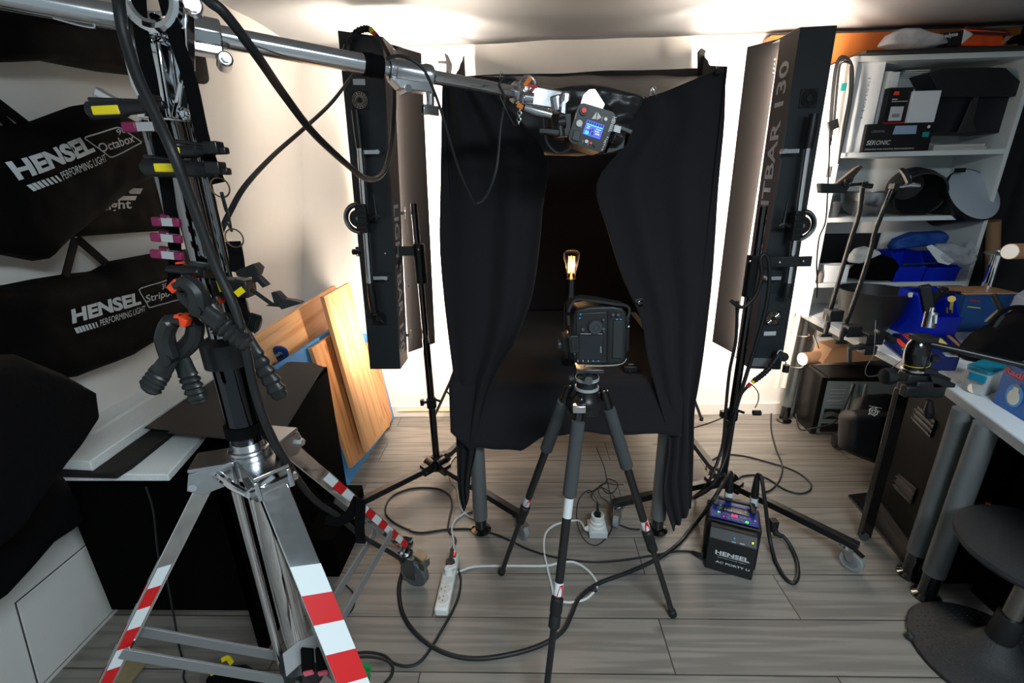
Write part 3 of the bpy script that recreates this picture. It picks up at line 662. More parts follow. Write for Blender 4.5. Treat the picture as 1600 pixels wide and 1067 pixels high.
# blue caster wheel lying on the cabinet
cw = thing('caster_wheel', P(430, 560, 1.75), 'loose caster with dark blue wheel beside the black card sheets', 'wheel')
c = P(436, 553, 1.75); b = B(); ax = V((.5, -.8, -.1)).normalized()
b.lathe([(.014, -.012), (.030, -.012), (.036, -.006), (.036, .006), (.030, .012), (.014, .012)], c, ax, 28); b.build('wheel', mat('navy_wheel', (18, 46, 96), .4), cw)
b = B(); b.lathe([(.002, -.014), (.014, -.013), (.014, .013), (.002, .014)], c, ax, 18); b.bar(c-ax*.016, P(408, 538, 1.72), .026, .004); b.bar(c+ax*.016, P(408, 538, 1.75), .026, .004)
b.cyl(P(408, 538, 1.72), P(402, 526, 1.72), .014, n=14); b.build('bracket', ALU, cw)
# foam strip / stick on the floor behind
# ================================================================ chrome boom stand
bx, by = -.57, .80
def vz(py, x=bx, y=by):
    lo, hi = -.5, 3
    for _ in range(40):
        m_ = (lo+hi)/2
        if proj((x, y, m_))[1] > py: lo = m_
        else: hi = m_
    return lo
def A3(py): return V((bx, by, vz(py)))
crane = thing('boom_stand', (bx, by, 0), 'large chrome wheeled boom stand in front, legs taped red and white', 'boom stand')
TAPEW, TAPER = WTA, RED
b = B(); b.cyl(A3(188), A3(548), .0235, n=28); b.cyl(A3(188)+V((-.036, -.012, 0)), A3(540)+V((-.036, -.012, 0)), .006, n=12); b.cyl(A3(188)+V((.036, .0, 0)), A3(540)+V((.034, 0, 0)), .008, n=12); b.build('upper_column', mat('tinted_chrome', (150, 148, 150), .09, 1), crane)
b = B(); b.lathe([(.028, -.03), (.042, -.026), (.042, .02), (.026, .03)], A3(548), n=32); b.build('column_collar', BLK, crane)
b = B(); b.cyl(A3(548), A3(708), .0315, n=32); b.build('middle_column', DKC, crane)
b = B(); b.lathe([(.034, -.011), (.037, -.01), (.037, .012), (.034, .013)], A3(668), n=32); b.tube([A3(668)+V((.035, -.01, 0)), A3(675)+V((.055, -.012, -.015)), A3(720)+V((.07, -.01, 0))], .006, 6, sub=5); b.build('velcro_tie', NYL2, crane)
b = B(); b.cyl(A3(700), A3(1046), .026, n=28); b.build('lower_column', CHR, crane)
b = B(); b.cyl(A3(715)+V((-.045, -.01, 0)), A3(1046)+V((-.045, -.01, 0)), .009, n=14); b.build('guide_rod', CHR, crane)
# spider collar
ends = [V((-.475, 1.345, .185)), V((-.155, .44, .17)), V((-1.09, .62, .17))]
ctop = A3(712)
b = B(); b.lathe([(.034, -.04), (.038, -.038), (.038, .016), (.040, .018), (.040, .024), (.033, .026), (.033, .04)], ctop, n=28)
for e in ends:
    d = (e-ctop); d.z = 0; d.normalize(); sd = V((-d.y, d.x, 0))
    b.prism([ctop+d*.03-sd*.034+V((0, 0, .012)), ctop+d*.105-sd*.034+V((0, 0, .0)), ctop+d*.115-sd*.034+V((0, 0, -.035)), ctop+d*.09-sd*.034+V((0, 0, -.05)), ctop+d*.03-sd*.034+V((0, 0, -.035))], sd*.008)
    b.prism([ctop+d*.03+sd*.026+V((0, 0, .012)), ctop+d*.105+sd*.026+V((0, 0, .0)), ctop+d*.115+sd*.026+V((0, 0, -.035)), ctop+d*.09+sd*.026+V((0, 0, -.05)), ctop+d*.03+sd*.026+V((0, 0, -.035))], sd*.008)
    b.box(ctop+d*.065+V((0, 0, .006)), (.08, .066, .008), (d, sd, V((0, 0, 1))))
sp = b.build('spider_collar', ALU, crane, bevel=.002)
for e in ends:
    d = (e-ctop); d.z = 0; d.normalize(); sd = V((-d.y, d.x, 0)); b = B(); b.cyl(ctop+d*.1-sd*.044+V((0, 0, -.024)), ctop+d*.1+sd*.044+V((0, 0, -.024)), .0085, n=6); b.build('bolt', CHR, sp)
b = B(); b.tube([ctop+V((-.05, -.045, -.01)), ctop+V((.0, -.075, -.018)), ctop+V((.035, -.085, -.03))], [.009, .008, .007], 10, sub=4); b.cyl(ctop+V((.035, -.09, -.03)), ctop+V((.075, -.06, -.005)), .008, n=12); b.build('clamp_lever', CHR, sp)
lowc = A3(1040)
for i, e in enumerate(ends):
    d = (e-ctop); dh = V((d.x, d.y, 0)).normalized(); a = ctop + dh*.08 + V((0, 0, -.025))
    lw = (.034, .052, .034)[i]; b = B(); b.bar(a, e, lw, (.040, .022, .030)[i]); lg = b.build('leg', CHR, crane, bevel=.002)
    dl = (e-a); L_ = dl.length; u_ = dl.normalized(); sd = u_.cross(V((0, 0, 1))).normalized(); nn = sd.cross(u_).normalized()
    f0 = (.22, .20, .25)[i]; n_s = 12; ss = (1-f0)/n_s
    # tape on the upper face: alternating slanted pieces, two meshes
    b = B()
    for k in range(n_s):
            if True:
                for fn, hh, ax_ in ((nn, (.040, .022, .030)[i]/2, sd*lw*.49), (sd if i != 2 else -sd, lw/2, nn*(.012, .005, .010)[i])):
                    if i == 1 and fn is not nn: continue
                    off_ = fn*(hh+.0006) + (nn*.006 if (i == 0 and fn is not nn) else V((0, 0, 0))); p0 = a + dl*(f0+ss*k) + off_; p1 = a + dl*(f0+ss*(k+1)) + off_; sk = u_*(.008 if i != 1 else -.012)
                    b.prism([p0-ax_-sk, p0+ax_+sk, p1+ax_+sk, p1-ax_-sk], fn*.0004, mi=k % 2)
    b.build('warning_tape', [TAPEW, TAPER], lg, smooth=False)
    # caster
    top = e + dh*.02
    b = B(); b.lathe([(.022, .01), (.024, -.02), (.030, -.028), (.030, -.04), (.018, -.045)], top, n=24); b.box(top+V((0, 0, -.01)), (.05, .05, .03), (dh, V((-dh.y, dh.x, 0)), V((0, 0, 1)))); b.build('leg_socket', CHR, lg)
    cdv = V((.85, -.35, 0)).normalized(); sdv = V((-cdv.y, cdv.x, 0)); hub = V((top.x, top.y, .058)) + cdv*.034
    b = B(); t2 = V((top.x, top.y, .136))
    for s_ in (-1, 1): b.prism([t2+sdv*s_*.022-cdv*.025, t2+sdv*s_*.022+cdv*.05, hub+sdv*s_*.022+cdv*.018+V((0, 0, -.012)), hub+sdv*s_*.022-cdv*.018+V((0, 0, -.012))], sdv*s_*.003)
    b.box(t2+cdv*.012+V((0, 0, .0)), (.078, .05, .005), (cdv, sdv, V((0, 0, 1)))); b.lathe([(.02, .0), (.028, .006), (.022, .014)], t2, n=20); f = b.build('caster', mat('zinc_plate', (130, 140, 140), .35, 1), lg)
    b = B(); b.lathe([(.034, -.016), (.053, -.016), (.058, -.01), (.058, .01), (.053, .016), (.034, .016)], hub, sdv, 36); b.build('wheel', mat('tread_grey', (84, 87, 89), .5), f)
    b = B(); b.lathe([(.002, -.018), (.036, -.014), (.036, .014), (.002, .018)], hub, sdv, 24); b.build('hub', GRY, f)
    b = B(); b.box(t2+cdv*.07+V((0, 0, .012)), (.04, .034, .008), ((cdv+V((0, 0, -.5))).normalized(), sdv, (V((0, 0, 1))+cdv*.5).normalized())); b.box(t2+cdv*.085+V((0, 0, -.02)), (.02, .038, .03), (cdv, sdv, V((0, 0, 1)))); b.build('brake_pedal', MATS['zinc_plate'], f)
    # double brace from the lower column
    f = (.78, .60, .50)[i]; pt = a + dl*f
    b = B()
    for s_ in (-1, 1): b.bar(lowc+sd*s_*.03+dh*.03, pt+sd*s_*.028, .006, .026)
    b.build('brace', STL, crane, bevel=.001)
b = B(); b.lathe([(.028, -.04), (.05, -.03), (.05, .03), (.03, .045)], lowc, n=24); b.build('lower_collar', mat('dark_cast_metal', (70, 72, 74), .35, .8), crane)
# grey plate with strap slots tied to the column foot
q = [P(442, 1022, .70), P(500, 990, .70), P(515, 1050, .70), P(452, 1064, .70)]
b = B(); qq = [P(441, 1022, .72), P(465, 1003, .72), P(500, 990, .72), P(512, 1018, .72), P(506, 1040, .72), P(478, 1030, .71), P(447, 1058, .71)]
b.prism(qq, (0, .006, -.002)); pl = b.build('clip_plate', mat('light_grey_plate', (170, 172, 174), .45), crane, bevel=.001)
for x in (482, 505):
    b = B(); b.bar(P(x-2, 1014, .69), P(x, 1052, .69), .026, .006, up=(0, -1, 0)); b.build('strap', NYL2, pl)
    b = B(); b.bar(P(x-7, 1053, .685), P(x+7, 1050, .685), .010, .004, up=(0, -1, 0)); b.build('strap_end', mat('pink_rubber', (225, 100, 120), .5), pl)
# pivot head: cast arm from y 190 up to the ring
hy = .775
def hp(x, y, dy=0): return P(x, y, hy+dy)
b = B()
b.prism([hp(*q) for q in ((182, 0), (200, 0), (196, 40), (206, 90), (222, 150), (214, 158), (202, 130), (190, 80), (180, 40))], (0, .03, 0))
b.prism([hp(*q) for q in ((215, 20), (292, 10), (296, 60), (296, 185), (288, 190), (214, 184), (206, 168), (226, 140), (220, 90))], (0, .012, 0))
b.bar(hp(292, 20, -.012), hp(293, 110, -.012), .012, .02, up=(0, 1, 0)); b.bar(hp(293, 110, -.012), hp(278, 186, -.012), .01, .02, up=(0, 1, 0))
b.bar(hp(250, 55, -.012), hp(270, 186, -.012), .008, .02, up=(0, 1, 0)); b.bar(hp(224, 38, -.012), hp(245, 70, -.012), .008, .02, up=(0, 1, 0)); b.bar(hp(245, 70, -.012), hp(262, 62, -.012), .008, .02, up=(0, 1, 0))
b.lathe([(.008, -.02), (.018, -.02), (.018, .0), (.008, .0)], hp(258, 46, -.0), (0, 1, 0), 20)
ph = b.build('pivot_head', CHR, crane, bevel=.003)
b = B(); b.ring(hp(238, 0, -.03), (0, 1, 0), .033, .010, 32, 10); b.build('pivot_ring', CHR, ph)
b = B(); b.ring(hp(286, 178, -.018), (0, 1, 0), .006, .004, 16, 8); b.cyl(hp(286, 178, -.022), hp(286, 178, -.01), .005, n=6); b.build('bolt', CHR, ph)
b = B(); b.prism([hp(*q, -.02) for q in ((147, 134), (176, 150), (202, 160), (198, 168), (172, 163), (143, 147))], (0, .012, 0)); b.build('lock_lever', CHR, ph, bevel=.003)
# boom arm
def boomP(f): return B0.lerp(B1, f)
B0 = P(-60, -10, .66); Bh = P(240, 38, .845); B1 = P(822, 148, 1.25)
B0 = Bh + (Bh-B1).normalized()*.62
Bm = P(612, 106, 1.0); tt = ((Bm-Bh).dot(B1-Bh))/((B1-Bh).length**2); Bm = Bh.lerp(B1, tt)
b = B(); b.cyl(B0, Bm, .0178, n=32); arm = b.build('boom_arm', mat('satin_chrome', (225, 226, 230), .16, 1), crane)
b = B(); b.cyl(Bm, B1, .0140, n=28); b.build('boom_extension', mat('satin_chrome', (225, 226, 230), .16, 1), crane)
bd_ = (B1-B0).normalized(); bs = bd_.cross(V((0, 0, 1))).normalized(); bu = bs.cross(bd_).normalized()
def onb(px):   # point on the boom axis under the photo column px
    lo, hi = 0.0, 1.0
    for _ in range(40):
        m_ = (lo+hi)/2
        if proj(B0.lerp(B1, m_))[0] < px: lo = m_
        else: hi = m_
    return B0.lerp(B1, lo)
b = B(); a, c = onb(288), onb(346); b.cyl(a, c, .027, n=8); b.bar(a-bu*.012, c-bu*.012, .036, .04, up=bu); b.cyl(c-bu*.038-bs*.03, c-bu*.038+bs*.03, .012, n=18)
b.cyl(onb(304)+bu*.035-bs*.02, onb(304)+bu*.035+bs*.02, .017, n=24); hs = b.build('boom_clamp', ALU, crane, bevel=.003)
b = B(); b.cyl(c-bu*.038+bs*.03, c-bu*.038+bs*.036, .007, n=6); b.cyl(onb(304)+bu*.035+bs*.02, onb(304)+bu*.035+bs*.026, .013, n=6); b.build('bolt', CHR, hs)
a, c = onb(606), onb(672)
b = B(); b.lathe([(.0185, 0), (.022, .002), (.022, .012), (.0205, .014), (.0205, .075), (.023, .08), (.023, .094), (.016, .10)], a, bd_, 28)
m_ = a.lerp(c, .5); b.prism([a-bu*.018-bs*.016, c-bu*.014-bs*.016, c-bu*.034-bs*.016, a+bd_*.02-bu*.036-bs*.016], bs*.032); jn = b.build('extension_joint', ALU, crane, bevel=.002)
b = B(); b.cyl(m_-bd_*.01-bu*.034-bs*.02, m_-bd_*.01-bu*.034+bs*.02, .008, n=14); b.cyl(c-bu*.03, c-bu*.056, .009, n=14); b.box(c-bu*.066, (.036, .012, .02), (bd_, bs, bu)); b.build('wing_bolt', CHR, jn, bevel=.001)
b = B(); b.cyl(onb(568), onb(597), .0215, n=28); b.cyl(onb(578), onb(582), .0225, n=28); b.build('velcro_tie', NYL2, crane)
# hook wire on the boom
b = B(); b.tube([P(84, 28, .7), P(120, 38, .7), P(146, 43, .7), P(148, 38, .7)], .0016, 6, sub=4); b.build('wire_hook', ALU, crane)
# ---- strap with rings hanging from the pivot ring
st = thing('strap', hp(240, 10, -.05), 'black webbing strap looped over the chrome ring, with metal rings and elastic cord', 'strap')
b = B()
for pts in ([(216, -5), (222, 60), (236, 130), (246, 200), (262, 300), (274, 400), (268, 460)], [(258, -5), (275, 60), (298, 130), (318, 220), (342, 286)]):
    ribbon(b, [hp(x, y, -.035) for x, y in pts], .020, .003)
b.build('webbing', NYL2, st)
b = B(); q = [P(364, 377, .76), P(369, 400, .76), P(372, 425, .76)]
ribbon(b, q, .024, .004)
b.build('webbing', NYL2, st)
for x, y in ((344, 293), (366, 372)):
    b = B(); b.ring(P(x, y, .735), (0, 1, .1), .0145, .0013, 24, 6); b.build('metal_ring', mat('bronze_ring', (150, 120, 95), .3, 1), st)
b = B(); b.tube([P(345, 300, .735), P(352, 328, .735), P(357, 335, .735), P(362, 362, .735)], .0018, 6, sub=4); b.tube([P(347, 300, .735), P(356, 334, .733), P(354, 345, .735), P(363, 362, .735)], .0018, 6, sub=4); b.build('elastic_cord', RUB, st)
# ---- clamps
def handle_tube(b, a, c, r, n_, rib=5, flat=.62):
    a, c = V(a), V(c); d = (c-a).normalized(); n_ = V(n_).normalized(); s_ = d.cross(n_).normalized(); K = 26; rr = []
    for i in range(K+1):
        t = i/K; w_ = r*(.8+.3*t) if t < .4 else r*(.95+.16*math.cos((t-.4)*rib*2*math.pi/.6)*(1 if t < .97 else 0))
        if i == K: w_ *= .7
        p = a.lerp(c, t); rr.append([p + s_*math.cos(k*2*math.pi/14)*w_ + n_*math.sin(k*2*math.pi/14)*w_*flat for k in range(14)])
    b.rings(rr)
def spring_clamp(piv, tips, ends_, Y, label, tipc=ORG, r=.018):
    pv = P(*piv, Y); t = thing('spring_clamp', pv, label, 'clamp', None)
    n_ = V((0, -1, 0))
    for tip, en, dy in zip(tips, ends_, (-.008, .012)):
        e = P(*en, Y+dy); tp = P(*tip, Y+dy); pc = pv+V((0, dy, 0)); m_ = pc.lerp(tp, .5); out = (m_-pc.lerp(e, -.3)); 
        b = B(); handle_tube(b, pc, e, r, n_)
        side = (e-pc).normalized().cross(n_); sg = 1 if (tp-pc).dot(side) > 0 else -1
        b.tube(spline([pc, pc.lerp(tp, .35)+side*sg*.018, pc.lerp(tp, .8)+side*sg*.016, tp], 5), [.015, .014, .010], 10); b.build('jaw_and_handle', mat('clamp_black', (30, 32, 33), .38), t)
        b = B(); b.box(tp, (.022, .016, .014), ((tp-pc).normalized().cross(n_), n_, (tp-pc).normalized())); b.build('jaw_pad', tipc, t, bevel=.002)
    b = B(); b.cyl(pv+V((0, -.022, 0)), pv+V((0, .024, 0)), .010, n=16); b.build('pivot_pin', BLK, t)
    return t
spring_clamp((318, 480), ((276, 446), (297, 442)), ((388, 540), (350, 520)), .70, 'black spring clamp with orange jaws at the column, handle pointing towards the planks')
spring_clamp((272, 556), ((285, 500), (294, 499)), ((232, 610), (312, 630)), .71, 'black spring clamp with orange jaws, handles spread over the white foam board')
spring_clamp((372, 500), ((342, 470), (352, 462)), ((440, 622), (406, 508)), .80, 'black spring clamp on the far side of the chrome column, handle over the charcoal card')
def quick_clamp(a, c, Y, pad, label, thin=.011):
    A_, C_ = P(*a, Y), P(*c, Y); t = thing('quick_clamp', A_, label, 'clamp'); d = (C_-A_).normalized(); n_ = V((0, -1, 0))
    b = B(); handle_tube(b, C_, A_, thin, n_, rib=0, flat=.7); b.build('grip', BLK, t)
    u = d.cross(n_).normalized(); u = u if u.z > 0 else -u
    b = B(); b.bar(A_+u*.016+V((0, .01, 0)), C_+u*.006+V((0, .01, 0)), .010, .006); b.box(C_+u*.004, (.022, .020, .018), (d, n_, u)); b.bar(C_, C_+d*.02, .012, .010); b.build('trigger', BLKM, t, bevel=.002)
    p0, p1 = P(*pad[0], Y-thin*.72), P(*pad[1], Y-thin*.72); b = B(); b.bar(p0, p1, thin*1.1, .003, up=(0, -1, 0)); b.build('grip_pad', YEL, t, bevel=.002)
    return t
quick_clamp((137, 173), (238, 165), .72, ((144, 173), (186, 171)), 'yellow and black quick clamp beside the pivot head, topmost of the three')
quick_clamp((222, 262), (338, 267), .71, ((241, 262), (284, 262)), 'yellow and black quick clamp across the column with long yellow grip')
quick_clamp((270, 238), (335, 236), .72, ((273, 235), (281, 235)), 'small black quick clamp with yellow dots, just above the long yellow one', .008)
def metal_clip(a, c, Y, label):
    A_, C_ = P(*a, Y), P(*c, Y); t = thing('spring_clip', A_, label, 'clip', 'magenta clips on the boom stand'); d = (C_-A_); u = d.normalized().cross(V((0, -1, 0)))
    if u.z < 0: u = -u
    for s_ in (-1, 1):
        b = B(); b.bar(A_+d*.3+V((0, .008*(s_+1), 0)), A_+d*.78+V((0, .006*(s_+1), 0)), .003, .012); b.build('clip_body', ALU, t)
    b = B(); b.bar(A_, A_+d*.33, .007, .014); b.build('grip_sleeve', MAG, t, bevel=.002)
    b = B(); b.bar(A_+d*.75, C_, .008, .013); b.build('jaw_sleeve', MAG, t, bevel=.002)
    b = B(); b.bar(A_+V((0, .02, .004)), A_+d*.33+V((0, .02, .003)), .007, .012); b.build('grip_sleeve', MAG, t, bevel=.002)
    b = B(); b.ring(A_+d*.6+V((0, .008, 0)), (0, 1, 0), .005, .0015, 14, 6); b.build('spring', CHR, t); return t
metal_clip((192, 199), (258, 197), .72, 'magenta and metal clip beside the pivot head, highest of the four')
metal_clip((238, 346), (282, 348), .72, 'magenta clip on the column, upper of the row of three')
metal_clip((236, 370), (284, 374), .72, 'magenta clip on the column, middle of the row of three')
metal_clip((236, 396), (286, 401), .72, 'magenta clip on the column, lowest of the row of three, above the orange clamps')
# small black clamp with arm on the strap
hc = thing('holding_clamp', P(380, 440, .76), 'small black clamp hanging from the webbing with an arm and gripping jaw', 'clamp')
b = B(); b.prism([P(*q, .74) for q in ((367, 424), (388, 415), (395, 412), (404, 420), (400, 432), (384, 434), (370, 432))], (0, .02, 0)); b.prism([P(*q, .74) for q in ((393, 432), (402, 430), (418, 446), (410, 450), (402, 441), (394, 442))], (0, .012, 0)); b.build('lever', BLK, hc, bevel=.001)
b = B(); b.bar(P(338, 447, .76), P(394, 450, .76), .03, .03); b.cyl(P(380, 435, .76), P(380, 460, .76), .014, n=12); b.build('body', BLK, hc, bevel=.003)
b = B(); b.bar(P(341, 447, .742), P(350, 446, .742), .003, .02); b.bar(P(371, 452, .742), P(378, 460, .742), .003, .016); b.build('yellow_mark', YEL, hc)
b = B(); b.tube([P(393, 452, .75), P(412, 466, .75), P(426, 476, .75)], .0035, 8); b.build('arm', BLKM, hc)
b = B(); b.prism([P(*q, .745) for q in ((414, 478), (428, 474), (423, 457), (432, 456), (444, 468), (460, 470), (472, 474), (452, 480), (440, 484), (436, 480))], (0, .014, 0)); b.build('jaw', BLK, hc, bevel=.001)
b = B(); b.bar(P(376, 460, .76), P(382, 500, .77), .014, .003, up=(0, -1, 0)); b.build('strap_tail', NYL2, hc)
# black clamp seen end-on across the column
bc = thing('bar_clamp', P(300, 420, .74), 'flat black clamp gripping the column just under the magenta clips', 'clamp')
b = B(); handle_tube(b, P(264, 420, .72), P(318, 424, .72), .012, (0, 0, 1), rib=0); b.bar(P(296, 414, .73), P(342, 419, .75), .02, .012); b.bar(P(310, 428, .72), P(340, 428, .76), .02, .014); b.build('body', BLK, bc, bevel=.002)
b = B(); b.bar(P(276, 411, .72), P(286, 410, .72), .006, .003); b.build('mark', ORG, bc)
# elastic / webbing hanging low on the far leg
ws = thing('velcro_strap', P(540, 810, 1.0), 'wide black hook-and-loop strap wound round the far leg of the boom stand', 'strap')
b = B(); ribbon(b, [P(x, y, 1.0) for x, y in ((508, 812), (530, 815), (548, 802), (560, 778))], .028, .004); ribbon(b, [P(x, y, .99) for x, y in ((564, 780), (563, 800), (562, 825), (564, 848))], .026, .004)
b.build('webbing', NYL2, ws)
b = B(); b.bar(P(556, 849, .985), P(574, 850, .985), .008, .006); b.build('buckle', ALU, ws, bevel=.001)
# ================================================================ flash head on the boom
hY = 1.20
fh = thing('flash_head', P(925, 198, hY), 'small black flash head with blue screen, clamped at the tip of the chrome boom', 'studio light')
Q = [P(905, 159, hY), P(964, 177, hY), P(943, 240, hY), P(886, 221, hY)]
er = (Q[1]-Q[0]).normalized(); ed = (Q[3]-Q[0]).normalized(); en = er.cross(ed).normalized(); en = en if en.y < 0 else -en
def hq(x, y, o=.002): return P(x, y, hY)+en*o
def rrect(q, r, k=5):
    out = []
    for i in range(4):
        p, a, z = q[i], (q[i-1]-q[i]).normalized(), (q[(i+1) % 4]-q[i]).normalized(); c = p+a*r+z*r
        for j in range(k+1):
            t = j/k*math.pi/2; out.append(c - z*r*math.cos(t) - a*r*math.sin(t))
    return out
b = B(); b.prism(rrect(Q, .014), -en*.14); b.build('housing', mat('head_black', (18, 18, 20), .4), fh, bevel=.002)
b = B(); b.prism(rrect([p+en*.001 for p in Q], .014), en*.001); b.build('control_panel', mat('panel_black', (12, 12, 14), .35), fh)
S_ = [hq(917.4, 187), hq(944.4, 196), hq(936.8, 218), hq(909.8, 209)]
b = B(); b.prism(S_, en*.001); scn = b.build('screen', mat('screen_blue', (60, 80, 220), .4, emit=1.3, emitc=(60, 80, 225)), fh)
b = B(); sx, sy = (S_[1]-S_[0]), (S_[3]-S_[0])
def scell(u0, v0, u1, v1, o=.0012): return [S_[0]+sx*u0+sy*v0+en*o, S_[0]+sx*u1+sy*v0+en*o, S_[0]+sx*u1+sy*v1+en*o, S_[0]+sx*u0+sy*v1+en*o]
for k in range(7): b.prism(scell(.04+k*.135, .05, .13+k*.135, .2), en*.0004)
b.prism(scell(.3, .55, .38, .8), en*.0004); b.prism(scell(.42, .48, .5, .62), en*.0004); b.prism(scell(.46, .68, .56, .9), en*.0004); b.build('screen_blocks', mat('screen_dark', (10, 16, 60), .4), scn)
b = B(); b.prism(scell(.04, .24, .96, .30), en*.0004); b.prism(scell(.1, .72, .3, .94), en*.0004); b.build('screen_marks', mat('screen_cyan', (60, 225, 190), .4, emit=1.2), scn)
b = B()
for (u0, v0, u1, v1) in ((.1, .38, .28, .42), (.1, .5, .26, .54), (.62, .4, .9, .44), (.6, .55, .85, .6), (.66, .7, .9, .76)): b.prism(scell(u0, v0, u1, v1), en*.0004)
b.build('screen_text', mat('screen_white', (220, 225, 255), .4, emit=1), scn)
def btn(x, y, r, m, nm='button', h=.003):
    b = B(); c = hq(x, y, .002); b.cyl(c, c+en*h, r, n=18); return b.build(nm, m, fh)
btn(912, 173, .0105, BLK, h=.004); btn(912, 173, .0055, mat('red_button', (215, 60, 40), .4, emit=.3), h=.007); btn(905, 193, .0075, mat('button_grey', (205, 205, 200), .4)); btn(946, 186.5, .004, WHT); btn(916, 221, .004, WHT); btn(923, 223.5, .002, mat('red_led', (255, 30, 60), .4, emit=2)); btn(929, 226.5, .004, BLK, h=.004)
for tri in (((924, 186), (932, 174.5), (931, 186.5)), ((933.5, 175.5), (932, 188), (939.5, 184))):
    b = B(); b.prism([hq(*q) for q in tri], en*.002); b.build('arrow_button', mat('button_grey', (205, 205, 200), .4), fh)
b = B(); b.prism([hq(*q) for q in ((897, 203), (908, 206), (904, 222), (893, 218))], en*.004); b.build('socket_cover', DGR, fh, bevel=.001)
text('HENSEL', hq(957.5, 182), hq(950, 206), hq(957.5, 182)-hq(952, 180.5), .009, WHP, fh, fat=.03)
text('light', hq(947, 213), hq(938, 235), (hq(947, 213)-hq(941, 211)), .006, WHP, fh)
b = B()
for (x, y, x2, y2) in ((900.5, 176, 898.5, 186), (942, 182, 939.5, 189), (909, 194, 907.5, 200), (905, 209, 902, 220), (911, 218.5, 910.5, 223), (919.5, 220.5, 918, 227)): b.bar(hq(x, y), hq(x2, y2), .0016, .0006, up=en)
b.build('tiny_lettering', mat('faint_print', (150, 152, 155), .5), fh)
# bracket: lever on the right, joint and lever on the left
b = B(); b.bar(P(960, 196, hY-.005), P(987, 207, hY-.005), .010, .014, up=en); b.build('tilt_lever', DGR, fh, bevel=.002)
b = B(); b.prism([hq(959, 196, .012), hq(969, 199, .012), hq(967, 209, .012), hq(957, 206, .012)], en*.001); b.build('label_tag', WHP, fh)
b = B(); b.prism([P(*q, hY+.03) for q in ((962, 205), (978, 212), (975, 232), (958, 238), (946, 240))], (0, .04, 0)); b.cyl(P(955, 214, hY), P(968, 220, hY+.02), .012, n=14); b.build('side_bracket', BLK, fh, bevel=.002)
b = B(); b.cyl(P(871, 192, hY), P(884, 190, hY), .013, n=16); b.bar(P(842, 204, hY-.01), P(874, 207, hY-.01), .012, .010, up=(0, -1, 0)); b.cyl(P(874, 196, hY), P(876, 214, hY), .011, n=14); b.box(P(882, 196, hY+.02), (.03, .03, .05)); b.build('mount_joint', BLK, fh, bevel=.002)
# reflector bowl and black foil hood behind the head
b = B(); c = P(932, 152, hY+.10); ax = V((.0, .35, 1)).normalized()
b.lathe([(.030, -.06), (.040, -.04), (.044, -.02), (.044, -.012), (.036, -.012)], c+V((0, .02, -.02)), ax, 28); b.build('reflector', BLKM, fh)
FOI = mat('black_foil', (32, 32, 33), .36, bump=.9, scale=22)
b = B(); b.prism([P(*q, hY+.02) for q in ((911, 148), (921, 139), (930, 138), (946, 163), (936, 166), (912, 158))], (0, .05, -.01)); b.build('glint_wedge', mat('glint_glow', (250, 246, 240), .4, emit=1.6), fh, bevel=.003)  # reflected light on the black hood, built as a glowing white wedge
fo = pillow('foil_hood', [P(x, y, 1.36) for x, y in ((850, 140), (885, 134), (922, 130), (965, 138), (1010, 152))], [P(x, y, 1.36) for x, y in ((860, 215), (895, 225), (930, 236), (965, 232), (990, 190))], (0, -1, 0), .035, FOI, seed=21, wr=.02, fr=14)
tag(fo, 'crumpled glossy black foil hung behind the flash head', 'foil')
# boom tip clamp (super clamp) with safety wire
tc_ = thing('super_clamp', P(845, 158, hY), 'cast metal clamp joining the boom tip to the flash head, orange tag on it', 'clamp')
a, c = onb(800), onb(868)
b = B(); b.cyl(onb(802), onb(826), .026, n=8); b.bar(onb(812)-bu*.005, P(872, 160, 1.27), .05, .044, up=bu); b.cyl(P(868, 150, 1.25), P(872, 176, 1.25), .02, n=18); b.build('jaw_body', ALU, tc_, bevel=.004)
b = B(); b.tube([P(820, 168, 1.2), P(838, 174, 1.2), P(862, 180, 1.2)], [.010, .012, .010], 12); b.cyl(P(820, 152, 1.19), P(834, 154, 1.19), .012, n=16); b.build('tightening_handle', ALU, tc_)
b = B(); b.prism([P(*q, 1.2) for q in ((882, 144), (890, 145), (889, 158), (885, 162), (884, 179), (876, 177), (877, 160), (881, 156))], (0, .03, 0)); b.build('clamp_plate', ALU, tc_, bevel=.002)
b = B(); b.ring(P(824, 132, 1.2), (0, 1, .2), .016, .004, 24, 8); b.build('eye_ring', ALU, tc_)
b = B(); b.bar(P(820, 134, 1.18), P(829, 121, 1.18), .009, .004, up=(0, -1, 0)); b.build('orange_tag', mat('orange_fabric', (225, 120, 20), .6), tc_); b = B(); b.bar(P(808, 164, 1.18), P(817, 168, 1.18), .009, .006, up=(0, -1, 0)); b.build('orange_tag', MATS['orange_fabric'], tc_)
b = B(); b.bar(P(826, 134, 1.18), P(839, 136, 1.18), .006, .004, up=(0, -1, 0)); b.build('red_tag', mat('red_fabric', (200, 20, 50), .6), tc_)
b = B()
for k in range(5): b.ring(P(812-k*.4, 172+k*5, 1.18), (0, 1, 0) if k % 2 else (1, .2, 0), .0045, .0012, 12, 5)
b.build('safety_chain', ALU, tc_)
# ================================================================ cables helper
def cable(label, pts, r, m=CAB, cat='cable', k=7, n=9, group=None, z0=None):
    q = [V(p) for p in pts]; q = spline(q, k)
    q = [V((p.x, p.y, max(p.z, r))) for p in q]
    b = B(); b.tube(q, r, n); return tag(b.build('cable', m), label, cat, group)
def GF(pts, z=.004): return [FL(x, y, z) for x, y in pts]
def PP(pts): return [P(*q) for q in pts]
